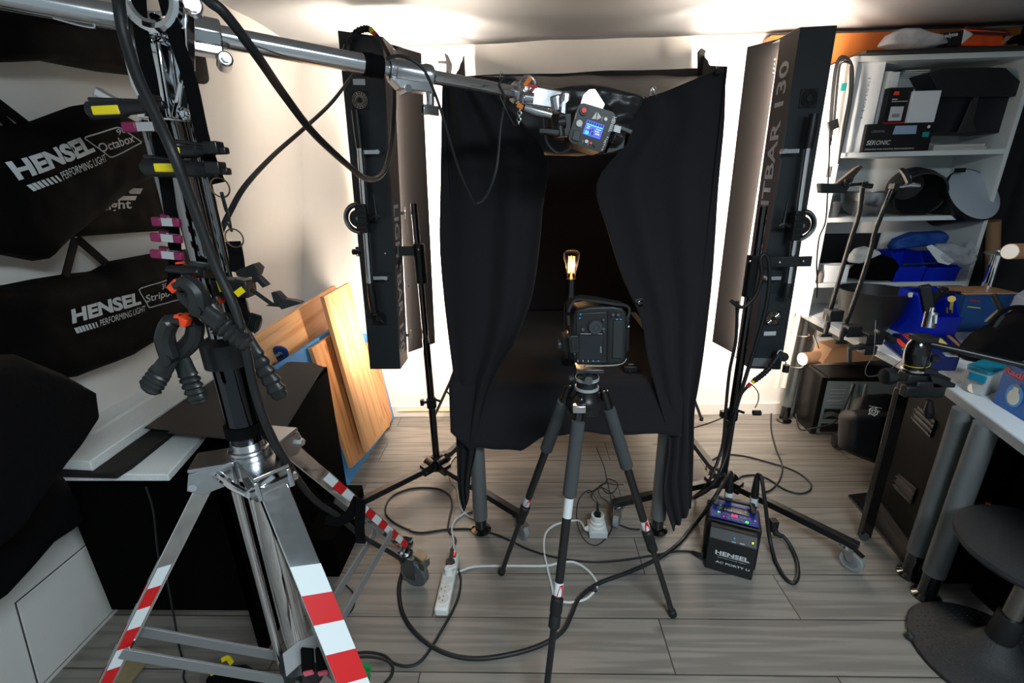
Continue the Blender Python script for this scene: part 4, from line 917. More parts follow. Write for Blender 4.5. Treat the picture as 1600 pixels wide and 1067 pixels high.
# ================================================================ tripod and camera
tp = thing('tripod', (.16, 1.17, 0), 'black tripod with grey foam legs in front of the table, carrying the camera', 'tripod')
ap = P(916, 628, 1.17)
FG = mat('grey_leg_foam', (62, 65, 67), .9, bump=.3, scale=500)
CF = mat('carbon_tube', (30, 30, 31), .3, bump=.1, scale=600)
def tleg(top, foot, f_foam, f_low, rf=.0185, lab=False):
    def fy(py):
        lo, hi = 0, 1
        for _ in range(40):
            m_ = (lo+hi)/2
            if proj(top.lerp(foot, m_))[1] < py: lo = m_
            else: hi = m_
        return lo
    if f_foam > 1: f_foam, f_low = fy(f_foam), fy(f_low)
    d = foot-top; n_ = d.normalized(); sd = n_.cross(V((0, 1, 0))).normalized()
    b = B(); b.cyl(top-n_*.035, top+n_*.03, .013, n=18); b.ball(top-n_*.038+V((0, -.004, .0)), .011, n=14, m=8); k_ = b.build('leg_joint', mat('joint_metal', (70, 70, 72), .25, .9), tp)
    b = B(); p0 = top+n_*.02; p1 = top+d*f_foam; b.lathe([(.012, 0), (rf, .004), (rf*1.02, (p1-p0).length*.5), (rf*1.05, (p1-p0).length-.004), (.013, (p1-p0).length)], p0, n_, 24); lg = b.build('foam_sleeve', FG, tp)
    b = B(); p2 = top+d*f_low; b.cyl(p1, p2, .0125, n=20); b.build('upper_tube', CF, tp)
    b = B(); b.cyl(p2-n_*.055, p2-n_*.018, .0131, n=20); tw = b.build('white_tape', WTA, tp)
    b = B(); b.tube([p2-n_*.055, p2-n_*.05, p2-n_*.035, p2-n_*.02], [.0132]*4, 20) if False else b.prism([p2-n_*.054-V((0, .0134, 0))+sd*.001, p2-n_*.054-V((0, .010, 0))+sd*.010, p2-n_*.019-V((0, .008, 0))+sd*.0115, p2-n_*.019-V((0, .0136, 0))-sd*.006], (0, -.0008, 0)); b.build('red_tape', RED, tp)
    b = B(); L_ = .085
    b.lathe([(.013, -.01), (.0175, -.006), (.0175, .032), (.015, .036), (.015, .042), (.0165, .045), (.0165, .075), (.011, .082)], p2, n_, 22); b.build('twist_lock', RUB, tp)
    b = B(); b.cyl(p2+n_*.06, foot-n_*.02, .0095, n=18); b.build('lower_tube', CF, tp)
    b = B(); b.lathe([(.010, -.03), (.0135, -.026), (.014, -.006), (.010, .0)], foot, n_, 18); b.build('rubber_foot', RUB, tp)
    if lab:
        b = B(); b.cyl(p1+n_*.002, p1+n_*.058, .0130, n=20); lb_ = b.build('paper_label', WHP, tp)
FLt, FRt, FFt = FL(783, 896), FL(1052, 962), V((.030, .875, 0))
tleg(P(884, 618, 1.20), FLt, 703, 793); tleg(P(948, 628, 1.18), FRt, 730, 832); tleg(P(905, 645, 1.12), FFt, 776, 938, lab=True)
b = B(); b.lathe([(.03, -.03), (.052, -.02), (.054, .0), (.040, .008), (.034, .016), (.028, .03), (.026, .045)], ap, n=32); tc2 = b.build('crown', mat('crown_black', (34, 33, 33), .35, .3), tp)
b = B(); b.box(P(905, 638, 1.10), (.036, .02, .022)); b.build('leg_bracket', ALU, tp, bevel=.003)
hb = ap+V((0, 0, .04)); ht = P(917, 584, 1.17)
H_ = ht.z-hb.z
b = B(); b.lathe([(.026, 0), (.032, .004), (.032, H_*.2), (.029, H_*.25), (.029, H_*.5), (.031, H_*.55), (.031, H_*.85), (.024, H_), (.024, H_+.012), (.001, H_+.013)], hb, n=32); bh = b.build('ball_head', mat('head_dark', (44, 46, 48), .3, .3), tp)
for f in (.12, .72):
    b = B(); b.lathe([(.0325, -.004), (.0335, -.003), (.0335, .004), (.0325, .005)], hb+V((0, 0, H_*f)), n=32); b.build('scale_ring', mat('scale_grey', (150, 155, 155), .4), bh)
b = B(); b.cyl(P(920, 594, 1.14), P(920, 595, 1.11), .011, n=18); b.build('knob', DGR, bh)
b = B(); b.cyl(P(897, 590, 1.17), P(890, 592, 1.17), .008, n=12); b.build('knob', DGR, bh)
pl_ = P(920, 575, 1.16)
b = B(); b.box(pl_, (.075, .055, .012)); b.build('quick_plate', mat('plate_metal', (80, 82, 84), .3, .8), tp, bevel=.002)
# camera, on its side, seen from behind
cY = 1.12
cm = thing('camera', P(935, 570, cY+.03), 'black camera with battery grip turned on its side on the tripod, showing its rear screen', 'camera')
CBD = mat('camera_black', (26, 27, 29), .45, bump=.15, scale=700)
CGR = mat('camera_rubber', (40, 42, 43), .75, bump=.4, scale=900)
def cq(x, y, o=0): return P(x, y, cY-o)
body = [cq(*q) for q in ((896, 492), (900, 484), (922, 479), (958, 478), (972, 481), (979, 489), (980, 520), (978, 562), (974, 569), (940, 570), (903, 571), (895, 560), (893, 520))]
b = B(); b.prism(body, (0, .075, 0)); b.build('body', CBD, cm, bevel=.006)
b = B(); b.prism([cq(x, y, .004) for x, y in ((900, 489), (949, 487), (949, 566), (900, 567))], (0, .01, 0)); b.build('rear_plate', CBD, cm, bevel=.003)
b = B(); b.prism(rrect([cq(*q, .006) for q in ((905, 521), (943, 521), (941, 562), (903, 562))], .004), (0, .006, 0)); b.build('screen_frame', mat('piano_black', (12, 13, 15), .12, coat=1), cm, bevel=.001)
b = B(); b.prism([cq(*q, .008) for q in ((908, 524), (939, 524), (938, 559.5), (905.5, 559.5))], (0, .002, 0)); b.build('screen', mat('lcd_dark_blue', (10, 12, 20), .15, coat=1, emit=.02, emitc=(40, 50, 90)), cm)
b = B(); b.prism([cq(*q, .004) for q in ((958, 501), (974, 501), (973, 561), (956, 561))], (0, .01, 0)); b.build('grip_rubber', CGR, cm, bevel=.004)
b = B(); b.prism([cq(*q, .002) for q in ((950, 486), (953, 486), (952, 567), (949, 567))], (0, .001, 0)); b.build('grip_joint', mat('joint_black', (5, 5, 6), .6), cm)
b = B(); b.lathe([(.018, 0), (.0185, .003), (.016, .006), (.010, .006), (.009, .004), (.005, .004), (.005, .006), (.001, .006)], cq(930, 511, .006), (0, -1, 0), 28); b.build('control_dial', DGR, cm)
for x, y, r in ((911, 515, .005), (943, 500, .004), (943, 514, .0045), (958, 492, .005), (966, 492, .005), (944, 518, .003)):
    b = B(); b.cyl(cq(x, y, .004), cq(x, y, .010), r, r*.8, 14); b.build('button', DGR, cm)
for x, y in ((907, 491), (906, 497), (964, 499), (970, 499), (898, 553), (927, 564), (935, 564)):
    b = B(); b.box(cq(x, y, .009), (.004, .001, .002)); b.build('blue_mark', mat('cyan_mark', (40, 160, 230), .5, emit=.3), cm)
for x in (903, 911, 919):
    b = B(); b.box(cq(x, 564, .009), (.0012, .001, .005)); b.build('white_mark', WHP, cm)
b = B(); b.prism(rrect([cq(*q, .03) for q in ((888, 525), (905, 524), (906, 552), (890, 553))], .006), (0, .034, 0)); b.prism([cq(*q, .0) for q in ((878, 528), (890, 524), (890, 552), (879, 548))], (0, .05, 0)); b.build('viewfinder', CBD, cm, bevel=.003)
b = B(); b.prism(rrect([cq(*q, .032) for q in ((892, 530), (901, 530), (902, 547), (894, 547))], .004), (0, .002, 0)); b.build('eyepiece_glass', mat('glass_dark', (8, 10, 12), .08, coat=1), cm)
b = B(); b.cyl(cq(878, 538, -.02), cq(872, 538, -.02), .012, n=16); b.build('mode_dial', DGR, cm)
lc = P(905, 500, cY+.075); b = B(); b.lathe([(.040, 0), (.044, .01), (.044, .08), (.042, .10), (.036, .10)], P(912, 520, cY+.07), (0, 1, 0), 32); b.build('lens', BLK, cm)
b = B(); ribbon(b, [P(*q) for q in ((888, 505, cY+.02), (888, 480, cY+.02), (900, 466, cY+.02), (925, 467, cY+.01), (955, 472, cY+.01), (978, 478, cY+.02), (982, 500, cY+.02))], .038, .006, (0, 0, 1)); b.build('hand_strap', mat('strap_leather', (30, 29, 29), .55), cm)
b = B(); b.prism([cq(*q, -.01) for q in ((978, 503), (984, 506), (983, 548), (978, 552))], (0, .03, 0)); b.build('grip_plate', BLKM, cm, bevel=.002)
b = B(); b.ball(cq(982, 510, .0), .004, n=12, m=8); b.build('screw', CHR, cm)
b = B(); b.tube([cq(914, 571, .005), cq(950, 571, .005), cq(972, 568, .005), cq(979, 560, .003)], .002, 8, sub=3); b.build('l_plate_edge', CHR, cm)
text('Canon', cq(938, 551, .0085), cq(938, 541, .0085), (1, 0, 0), .0035, WHP, cm)
text('', (0, 0, 0), (1, 0, 0), (0, 0, 1), .1, WHP, cm) if False else None
# ================================================================ bulb, remote, binder clips
bY = 1.75
bu_ = thing('light_bulb', P(893, 470, bY), 'glowing squirrel-cage filament bulb standing upright above the camera', 'light bulb')
zb0, zb1 = P(893, 436, bY).z, P(893, 391, bY).z; bx_ = P(893, 413, bY).x; Hb = zb1-zb0
gl = bpy.data.materials.new('thin_glass'); gl.use_nodes = True; gn = gl.node_tree; gn.nodes.clear()
_o = gn.nodes.new('ShaderNodeOutputMaterial'); _m = gn.nodes.new('ShaderNodeMixShader'); _t = gn.nodes.new('ShaderNodeBsdfTransparent'); _g = gn.nodes.new('ShaderNodeBsdfGlossy'); _l = gn.nodes.new('ShaderNodeLayerWeight')
_g.inputs['Roughness'].default_value = .25; _g.inputs['Color'].default_value = (1, .93, .85, 1); _l.inputs['Blend'].default_value = .35; _r = gn.nodes.new('ShaderNodeMath'); _r.operation = 'POWER'; _r.inputs[1].default_value = 2.2
gn.links.new(_l.outputs['Facing'], _r.inputs[0]); gn.links.new(_r.outputs[0], _m.inputs[0]); gn.links.new(_t.outputs[0], _m.inputs[1]); gn.links.new(_g.outputs[0], _m.inputs[2]); gn.links.new(_m.outputs[0], _o.inputs[0])
b = B(); b.lathe([(.013, 0), (.0150, .012*Hb/.11), (.020, .35*Hb), (.029, .72*Hb), (.0315, .84*Hb), (.029, .93*Hb), (.020, .985*Hb), (.006, Hb)], (bx_, bY, zb0), n=32, cap=False); b.build('glass', gl, bu_)
fil = mat('filament_glow', (255, 190, 110), .5, emit=11, emitc=(255, 172, 90)); b = B(); pts = []
for k in range(15):
    a = k*2*math.pi/14; r_ = .011; pts.append(V((bx_+r_*math.cos(a), bY+r_*math.sin(a), zb0+(.22 if k % 2 else .78)*Hb)))
b.tube(pts, .0011, 6); b.build('filament', fil, bu_)
b = B(); b.cyl((bx_, bY, zb0-.002), (bx_, bY, zb0+.2*Hb), .006, .003, 12); b.cyl((bx_, bY, zb0+.2*Hb), (bx_, bY, zb0+.82*Hb), .0012, n=6); b.build('glass_stem', mat('amber_stem', (220, 160, 90), .2, emit=.8, emitc=(255, 160, 80)), bu_)
b = B(); b.cyl((bx_, bY, zb0-.07), (bx_, bY, zb0+.002), .0195, n=24); b.cyl((bx_, bY, zb0-.075), (bx_, bY, zb0-.055), .021, n=24); b.build('socket', mat('black_bakelite', (20, 18, 18), .25, coat=1), bu_)
b = B(); b.tube([(bx_-.004, bY, zb0-.07), (bx_-.022, bY+.01, zb0-.10), (bx_-.024, bY+.01, zb0-.14), (bx_-.02, bY+.02, TZ+.01)], .0022, 6, sub=5); b.tube([(bx_+.004, bY, zb0-.07), (bx_+.008, bY, zb0-.12), (bx_+.005, bY+.01, TZ+.02)], .0028, 6, sub=5); b.build('wire', CAB, bu_)
b = B(); b.lathe([(.03, 0), (.03, .006), (.006, .01), (.004, .2), (.004, zb0-.07-TZ-.008)], (bx_, bY+.003, TZ+.010), n=20); b.build('holder_rod', BLKM, bu_)
l = bpy.data.lights.new('bulb_light', 'POINT'); l.energy = 5; l.color = (1, .62, .32); l.shadow_soft_size = .012; lo = bpy.data.objects.new('bulb_light', l); COL.objects.link(lo); lo.location = (bx_, bY, zb0+.5*Hb)
rm = thing('remote_trigger', FL(985, 577, TZ), 'small black radio trigger lying on the cloth right of the camera', 'remote')
c = FL(985, 574, TZ+.022); b = B(); b.box(c, (.055, .045, .026), (V((1, -.1, 0)).normalized(), V((.1, 1, 0)).normalized(), V((0, 0, 1)))); b.build('case', BLK, rm, bevel=.004)
b = B(); b.cyl(c+V((-.008, -.02, -.008)), c+V((-.008, -.034, -.010)), .007, n=14); b.build('knob', BLK, rm)
b = B(); b.box(c+V((.002, 0, .0135)), (.02, .012, .001)); b.build('mark', GRY, rm)
def bclip(p, d, label, s=1):
    p = V(p); d = V(d).normalized(); t = thing('binder_clip', p, label, 'clip', None); sd = d.cross(V((0, 1, 0))).normalized()
    b = B(); b.prism([p-sd*.012*s-V((0, .006, 0)), p+sd*.012*s-V((0, .006, 0)), p+sd*.012*s+d*.014*s, p-sd*.012*s+d*.014*s], (0, .008, 0)); b.build('clip_body', BLKM, t)
    for s_ in (-1, 1):
        b = B(); y_ = V((0, -.006*s_-.004, 0)); b.tube([p-sd*.008*s+y_, p-d*.014*s-sd*.005*s+y_*2, p-d*.022*s+y_*2, p-d*.014*s+sd*.005*s+y_*2, p+sd*.008*s+y_], .0009, 6, sub=5); b.build('wire_handle', CHR, t)
bclip(P(1124, 106, 1.58), (.3, 0, -1), 'binder clip at the upper right corner of the tent')
bclip(P(1020, 150, 1.56), (.1, 0, -1), 'binder clip on the sagging top edge right of the flash head')
bclip(P(1004, 470, 1.53), (1, 0, .0), 'binder clip sticking out of the cloth edge right of the camera')
bclip(P(784, 124, 1.60), (0, 0, -1), 'binder clip at the upper left of the tent behind the boom', .8)
# small black clamp tip on the rear left post
b = B(); b.prism([P(*q, 2.45) for q in ((697, 118), (704, 118), (706, 100), (700, 86), (694, 82), (697, 95), (684, 95), (684, 98), (697, 99))], (0, .02, 0)); tag(b.build('clamp_tip', BLK), 'black clamp tip poking up at the rear left corner of the tent', 'clamp')
b = B(); b.prism([P(*q, 2.45) for q in ((1092, 118), (1108, 118), (1100, 90), (1103, 79), (1096, 75), (1092, 80))], (0, .02, 0)); tag(b.build('clamp_tip', BLK), 'black clamp tip poking up at the rear right corner of the tent', 'clamp')
# background support stands behind the tent
def bgstand(x, y, label, zt, a0, px=None):
    t = thing('backdrop_stand', (x, y, 0), label, 'stand', None)
    b = B(); b.cyl((x, y, .12), (x, y, zt), .011, n=14); b.build('pole', BGL, t)
    for k in range(3):
        a = a0+k*2*math.pi/3; e = V((x+.30*math.cos(a), y+.30*math.sin(a), .012)); tp_ = V((x, y, .55)); b = B(); b.cyl(tp_, e, .009, n=10); b.cyl(V((x, y, .16)), tp_.lerp(e, .55), .006, n=8); l_ = b.build('leg', BLKM, t)
        b = B(); b.cyl(e-V((0, 0, .011)), e+V((0, 0, .012)), .012, n=12); b.build('foot', RUB, l_)
q_ = P(700, 112, 2.46); bgstand(q_.x, q_.y, 'thin black stand holding the left rear of the tent', q_.z, -1.57)
q_ = P(1098, 112, 2.46); bgstand(q_.x, q_.y, 'thin black stand holding the right rear of the tent', q_.z, -1.57)
# ================================================================ floor: battery generator
p0, p1 = FL(1101, 888), FL(1174, 909); xr_ = (p1-p0).normalized(); yr_ = V((-xr_.y, xr_.x, 0)); W_ = (p1-p0).length
po = thing('battery_generator', (p0+p1)/2, 'black and blue portable flash generator on the floor by the right stand', 'flash generator')
def gq(u, v, z): return p0 + xr_*(u*W_) + yr_*v + V((0, 0, z))
hm = zat(p0.x, p0.y, 833)
b = B(); b.prism([gq(0, 0, .006), gq(0, .055, .006), gq(0, .055, hm+.012), gq(0, .03, hm+.012), gq(0, 0, hm-.02)], xr_*W_); bt = b.build('battery_block', mat('generator_black', (26, 28, 30), .5, bump=.1, scale=300), po, bevel=.003)
hb_ = zat(*(gq(0, .07, 0).xy), 808)
zb_ = zat(*(gq(0, .20, 0).xy), 783)
b = B(); b.prism([gq(-.09, .06, .0), gq(-.09, .22, .0), gq(-.09, .22, zb_-.005), gq(-.09, .07, hb_-.005)], xr_*W_*1.18); b.build('housing', mat('generator_frame', (18, 18, 20), .5), po, bevel=.006)
pA, pB, pC, pD = gq(-.02, .075, hb_), gq(1.02, .075, hb_), gq(1.02, .215, zb_), gq(-.02, .215, zb_)
pn_ = (pB-pA).cross(pD-pA).normalized(); pn_ = pn_ if pn_.z > 0 else -pn_
b = B(); b.prism([pA, pB, pC, pD], pn_*.004); b.build('control_panel', mat('generator_blue', (28, 52, 150), .4), po, bevel=.002)
def g2q(u, v, o=.005): return pA.lerp(pB, u).lerp(pD.lerp(pC, u), v) + pn_*o
b = B(); b.prism([g2q(.18, .40), g2q(.82, .40), g2q(.78, .74), g2q(.22, .74)], pn_*.002); b.build('display_window', mat('dark_window', (26, 24, 40), .3), po)
b = B(); b.bar(g2q(.05, .92, .02), g2q(.95, .92, .02), .016, .012); b.bar(g2q(.10, .92, .02), g2q(.10, .5, .016), .02, .012); b.bar(g2q(.90, .92, .02), g2q(.90, .5, .016), .02, .012); b.build('carry_handle', BLK, po, bevel=.003)
text('HENSEL', g2q(.30, .42, .0075), g2q(.68, .42, .0075), pD-pA, .014, WHP, po, fat=.02)
text('5.0', g2q(.44, .20, .006), g2q(.57, .20, .006), pD-pA, .018, mat('red_digits', (255, 20, 40), .4, emit=2.5), po, fat=.01)
for k, (u, v, mm, r_) in enumerate(((.20, .28, YEL, .003), (.17, .28, mat('green_led', (60, 235, 60), .4, emit=2), .003), (.30, .24, GRY, .005), (.37, .24, GRY, .005), (.64, .24, GRY, .005), (.72, .24, GRY, .005), (.76, .08, MATS['green_led'], .0055), (.88, .1, GRY, .003), (.93, .25, WHP, .004), (.28, .1, MATS['red_led'], .002), (.35, .09, GRY, .004), (.45, .08, GRY, .004), (.56, .07, GRY, .004), (.64, .08, GRY, .004), (.22, .68, MATS['green_led'], .002), (.75, .6, MATS['green_led'], .002), (.06, .28, GRY, .005), (.12, .12, GRY, .004))):
    b = B(); b.cyl(g2q(u, v, .003), g2q(u, v, .007), r_, n=12); b.build('indicator', mm, po)
def fq(u, z, o=.001): return gq(u, -o, z)
text('HENSEL', fq(.17, hm*.50), fq(.88, hm*.50), (0, 0, 1), .019, WHP, po, fat=.035)
text('performing light', fq(.24, hm*.42), fq(.83, hm*.42), (0, 0, 1), .005, WHP, po)
b = B(); b.bar(fq(.19, hm*.485), fq(.90, hm*.485), .0008, .001); b.build('print_line', WHP, po)
text('AC PORTY Li', fq(.20, hm*.27), fq(.92, hm*.27), (0, 0, 1), .010, WHP, po, fat=.025)
for u, m_ in ((.52, MATS['cyan_mark']), (.9, mat('yellow_led', (220, 240, 20), .4, emit=2))):
    b = B(); b.cyl(gq(u, .012, hm-.006), gq(u, .010, hm-.003), .003, n=10); b.build('indicator', m_, po)
b = B(); b.bar(gq(.47, .004, hm-.016), gq(.56, .004, hm-.016), .002, .003); b.bar(gq(.64, .004, hm-.014), gq(.74, .004, hm-.014), .002, .003); b.build('print_mark', WHP, po)
plug_top = []
for x, y, x2, y2, lb_ in ((1138, 778, 1142, 742, 'left'), (1177, 788, 1183, 746, 'right')):
    Yp = 1.62; a, c = P(x, y, Yp), P(x2, y2, Yp+.005); t = thing('cable_plug', a, 'black locking cable plug with a white ring, the %s one on top of the generator' % lb_, 'plug')
    b = B(); b.tube([a-(c-a)*.1, a.lerp(c, .4), a.lerp(c, .75), c, c+(c-a)*.12], [.016, .0155, .013, .010, .008], 18); b.build('plug_body', BLK, t)
    b = B(); b.cyl(a, a.lerp(c, .28), .0165, n=20); b.build('white_ring', WTA, t); plug_top.append(c+(c-a)*.12)
# ================================================================ power strip, adaptor box
A_, C_ = FL(709, 868, .02), FL(689, 958, .02); dd = (C_-A_).normalized(); ss_ = V((-dd.y, dd.x, 0)); ps = thing('power_strip', (A_+C_)/2, 'white five-way power strip on the floor with a red switch', 'power strip')
L_ = (C_-A_).length
b = B(); b.box((A_+C_)/2, (L_, .050, .036), (dd, ss_, V((0, 0, 1)))); b.build('case', WHT, ps, bevel=.008)
def pq(f, s_=0, z=.0195): return A_+dd*L_*f+ss_*s_+V((0, 0, z-.0)) 
b = B(); b.box(pq(.06, 0, .019), (.024, .028, .004), (dd, ss_, V((0, 0, 1)))); b.build('switch_frame', BLK, ps)
b = B(); b.box(pq(.06, 0, .022), (.018, .02, .005), (dd, ss_, V((0, 0, 1)))); b.build('switch', mat('red_switch', (215, 20, 25), .3, emit=.6), ps, bevel=.001)
for f in (.53, .68, .83):
    b = B(); b.ring(pq(f, 0, .0185), (0, 0, 1), .0195, .0012, 28, 6); b.lathe([(.0185, .0), (.001, .0002)], pq(f, 0, .0183), n=24); s_ = b.build('socket', mat('socket_white', (205, 206, 203), .5), ps)
    if f > .6:
        b = B(); b.box(pq(f, -.013, .020), (.010, .004, .004), (dd, ss_, V((0, 0, 1)))); b.build('earth_clip', mat('copper_clip', (200, 120, 60), .3, .8), s_)
    b = B()
    for k in (-1, 1): b.cyl(pq(f, 0, .019)+ss_*k*.0*1+dd*k*.009, pq(f, 0, .0195)+dd*k*.009, .0022, n=8)
    b.build('pin_holes', BLK, s_) if f > .6 else b.b.free()
pgA = pq(.26, .0, .03); t = thing('mains_plug', pgA, 'black mains plug in the white power strip next to its switch', 'plug')
b = B(); b.cyl(pgA-V((0, 0, .012)), pgA+V((0, 0, .012)), .019, .017, 20); b.bar(pgA+V((0, 0, .008)), pgA-dd*.05+V((0, 0, .02)), .014, .012); b.build('plug_body', RUB, t)
pgB = pq(.40, .0, .03); t = thing('mains_plug', pgB, 'white mains plug in the middle of the power strip', 'plug')
b = B(); b.cyl(pgB-V((0, 0, .011)), pgB+V((0, 0, .014)), .018, .015, 20); b.bar(pgB+V((0, 0, .01)), pgB+V((.03, .005, .022)), .012, .010); b.build('plug_body', WHT, t)
ad = thing('socket_box', FL(933, 825), 'white surface-mount socket box on the floor under the table', 'socket')
c = FL(933, 826, .02); b = B(); b.box(c, (.078, .085, .036)); b.build('base', mat('socket_box_grey', (205, 208, 212), .5), ad, bevel=.005)
b = B(); b.lathe([(.036, 0), (.036, .01), (.031, .014), (.031, .03), (.027, .034), (.027, .058), (.021, .06), (.021, .05), (.001, .05)], c+V((0, .0, .016)), n=28); b.build('adaptor', WHT, ad)
b = B(); b.cyl(c+V((-.038, 0, 0)), c+V((-.054, 0, 0)), .014, .008, 16); b.build('cable_gland', WHT, ad)
b = B(); b.cyl(c+V((0, 0, .066)), c+V((0, .0, .084)), .014, n=16); b.tube([c+V((0, 0, .08)), c+V((-.002, .005, .12)), c+V((0, .01, .13))], [.007, .005, .003], 8); tag(b.build('mains_plug', RUB), 'black plug pushed into the white adaptor under the table', 'plug')
# ================================================================ cables
WC = mat('white_cable', (212, 214, 212), .5)
cable('thick dark cable sweeping from the boom stand down across the floor to the generator', PP([(184, -30, .70), (186, 8, .71), (194, 55, .71), (215, 120, .70), (243, 180, .69), (272, 243, .68), (302, 322, .69), (338, 418, .70), (366, 480, .70), (384, 545, .70), (398, 610, .71), (420, 672, .72), (448, 722, .78), (488, 778, .92), (530, 808, 1.05), (566, 838, 1.15), (618, 868, 1.22)]) + [FL(631, 882, .05)] + GF([(624, 915), (628, 955), (650, 990), (690, 1018), (740, 1029), (800, 1022), (850, 1006), (880, 985), (893, 960), (905, 935), (935, 912), (985, 893), (1030, 872), (1062, 848)], .007) + [FL(1092, 812, .02), P(1112, 785, 1.50), P(1132, 752, 1.58), plug_top[0]], .0075, n=12)
cable('thick cable hanging in a loop from above, over the boom, to the left strip light', PP([(300, -30, .74), (325, 0, .74), (352, 22, .75), (400, 85, .80), (445, 150, .90), (490, 208, 1.0), (540, 255, 1.15), (575, 280, 1.3), (600, 268, 1.45), (612, 220, 1.6), (616, 150, 1.7), (610, 95, 1.8), (598, 68, 1.84), (588, 56, 1.86)]), .0075, n=12)
cable('thin black cable running from the left strip light down behind the boom stand', PP([(555, 112, 1.84), (520, 158, 1.6), (478, 198, 1.4), (430, 240, 1.2), (385, 288, 1.0), (360, 330, .92), (345, 362, .88)]), .0055)
cable('thin black lead looping under the boom towards the flash head', PP([(604, 92, .97), (622, 87, .97), (642, 93, .97), (664, 112, .98), (684, 158, 1.0), (700, 210, 1.02), (716, 262, 1.05), (735, 306, 1.08), (746, 318, 1.1), (762, 303, 1.1), (776, 262, 1.1), (782, 200, 1.12), (788, 155, 1.14), (780, 132, 1.15), (790, 121, 1.15), (806, 124, 1.15)]), .0030)
cable('short black lead curving from the boom clamp into the flash head', PP([(848, 172, 1.2), (850, 200, 1.2), (856, 225, 1.19), (872, 239, 1.19), (888, 234, 1.2), (894, 226, 1.2)]), .0035)
cable('thin wire looping down from the boom tip with a chain', PP([(781, 150, 1.12), (790, 170, 1.12), (800, 190, 1.13), (806, 196, 1.14)]), .0018)
# connector on top of the left bar
cn = thing('cable_connector', P(556, 62, 1.86), 'ribbed cable connector with yellow and red rings on top of the left strip light', 'connector')
q = PP([(543, 78, 1.87), (548, 62, 1.87), (558, 50, 1.87), (570, 45, 1.87), (578, 46, 1.87)]); qs = spline(q, 8); b = B(); b.tube(qs, [.010+.0028*(i % 3 == 0) for i in range(len(qs))], 12); b.build('ribbed_sleeve', RUB, cn)
b = B(); b.cyl(P(541, 84, 1.87), P(544, 72, 1.87), .015, n=18); b.build('plug_body', BLK, cn)
b = B(); b.cyl(P(578, 45, 1.87), P(583, 51, 1.87), .0095, n=14); b.build('yellow_ring', YEL, cn)
b = B(); b.cyl(P(584, 51, 1.87), P(590, 58, 1.87), .0085, n=14); b.build('red_ring', RED, cn)
# connector at the foot of the right bar
cn = thing('cable_connector', P(1215, 560, 1.84), 'ribbed cable connector with yellow and red rings at the right strip light foot', 'connector')
b = B(); b.cyl(P(1214, 553, 1.87), P(1225, 558, 1.80), .019, n=20); b.cyl(P(1215, 556, 1.82), P(1206, 570, 1.80), .014, .010, 16); b.build('plug_body', BLK, cn)
b = B(); b.ring(P(1219, 554, 1.83), (.5, -1, .2), .0185, .002, 20, 6); b.build('white_ring', WTA, cn)
q = PP([(1207, 568, 1.80), (1198, 579, 1.80), (1188, 588, 1.80), (1178, 595, 1.80)]); qs = spline(q, 8); b = B(); b.tube(qs, [.010+.0028*(i % 3 == 0) for i in range(len(qs))], 12); b.build('ribbed_sleeve', RUB, cn)
b = B(); b.cyl(P(1178, 595, 1.80), P(1175, 598, 1.80), .0095, n=14); b.build('yellow_ring', YEL, cn)
b = B(); b.cyl(P(1173, 599, 1.80), P(1168, 604, 1.80), .0085, n=14); b.build('red_ring', RED, cn)
b = B(); b.cyl(P(1229, 570, 1.80), P(1227, 581, 1.80), .013, n=16); b.tube(PP([(1222, 558, 1.80), (1228, 566, 1.80), (1228, 572, 1.80)]), .002, 6); b.build('dust_cap', BLK, cn)
b = B(); b.tube(PP([(1174, 600, 1.79), (1184, 612, 1.79), (1185, 625, 1.79), (1180, 637, 1.79)]), .0022, 6, sub=5); b.cyl(P(1177, 645, 1.79), P(1188, 645, 1.79), .012, n=16); b.build('dust_cap', BLK, cn)
cable('black lead running from the right strip light connector down the right stand', PP([(1168, 604, 1.80), (1158, 616, 1.80), (1150, 640, 1.80), (1138, 668, 1.80), (1133, 655, 1.80)]), .0065)
cable('thick cable doubled over the right stand, hanging down beside its pole', PP([(1142, 470, 1.76), (1160, 480, 1.76), (1180, 462, 1.76), (1190, 430, 1.76), (1188, 404, 1.76), (1196, 398, 1.76), (1202, 415, 1.76), (1200, 460, 1.76), (1188, 515, 1.76), (1168, 580, 1.76), (1150, 640, 1.76), (1138, 700, 1.74)]) + [P(1126, 735, 1.70), P(1110, 762, 1.66), FL(1085, 778, .03)] , .0075, n=12)
cable('black cable down the outer side of the right stand pole', PP([(1152, 470, 1.78), (1150, 530, 1.78), (1140, 580, 1.78), (1134, 640, 1.78), (1128, 700, 1.76), (1106, 755, 1.7)]) + GF([(1085, 776), (1062, 800)], .006), .0065)
cable('thick cable looping from the right generator plug over the floor to its side socket', [plug_top[1]] + PP([(1190, 748, 1.60), (1196, 790, 1.56)]) + [FL(1202, 838, .06)] + GF([(1212, 878), (1226, 902), (1240, 911), (1247, 897), (1243, 870)], .007) + [FL(1232, 848, .03), FL(1222, 836, .05)], .0075, n=12)
b = B(); b.tube([FL(1208, 822, .06), FL(1213, 834, .05), FL(1222, 838, .045)], [.014, .013, .009], 14); b.box(FL(1208, 820, .06), (.03, .03, .05)); tag(b.build('cable_plug', RUB, bevel=.001), 'black angled plug in the right side of the generator', 'plug')
cable('thin black cable from under the desk curling over the floor behind the generator', GF([(1213, 600), (1206, 640), (1205, 670), (1212, 700), (1222, 727), (1218, 750), (1205, 765), (1194, 769)], .005), .0045)
cable('black cable lying in a long loop on the floor right of the stand', GF([(1103, 733), (1108, 722), (1130, 711), (1160, 712), (1200, 722), (1240, 735), (1264, 752), (1266, 765), (1250, 771), (1225, 764), (1200, 748), (1180, 742), (1160, 744), (1150, 752)], .005), .0045)
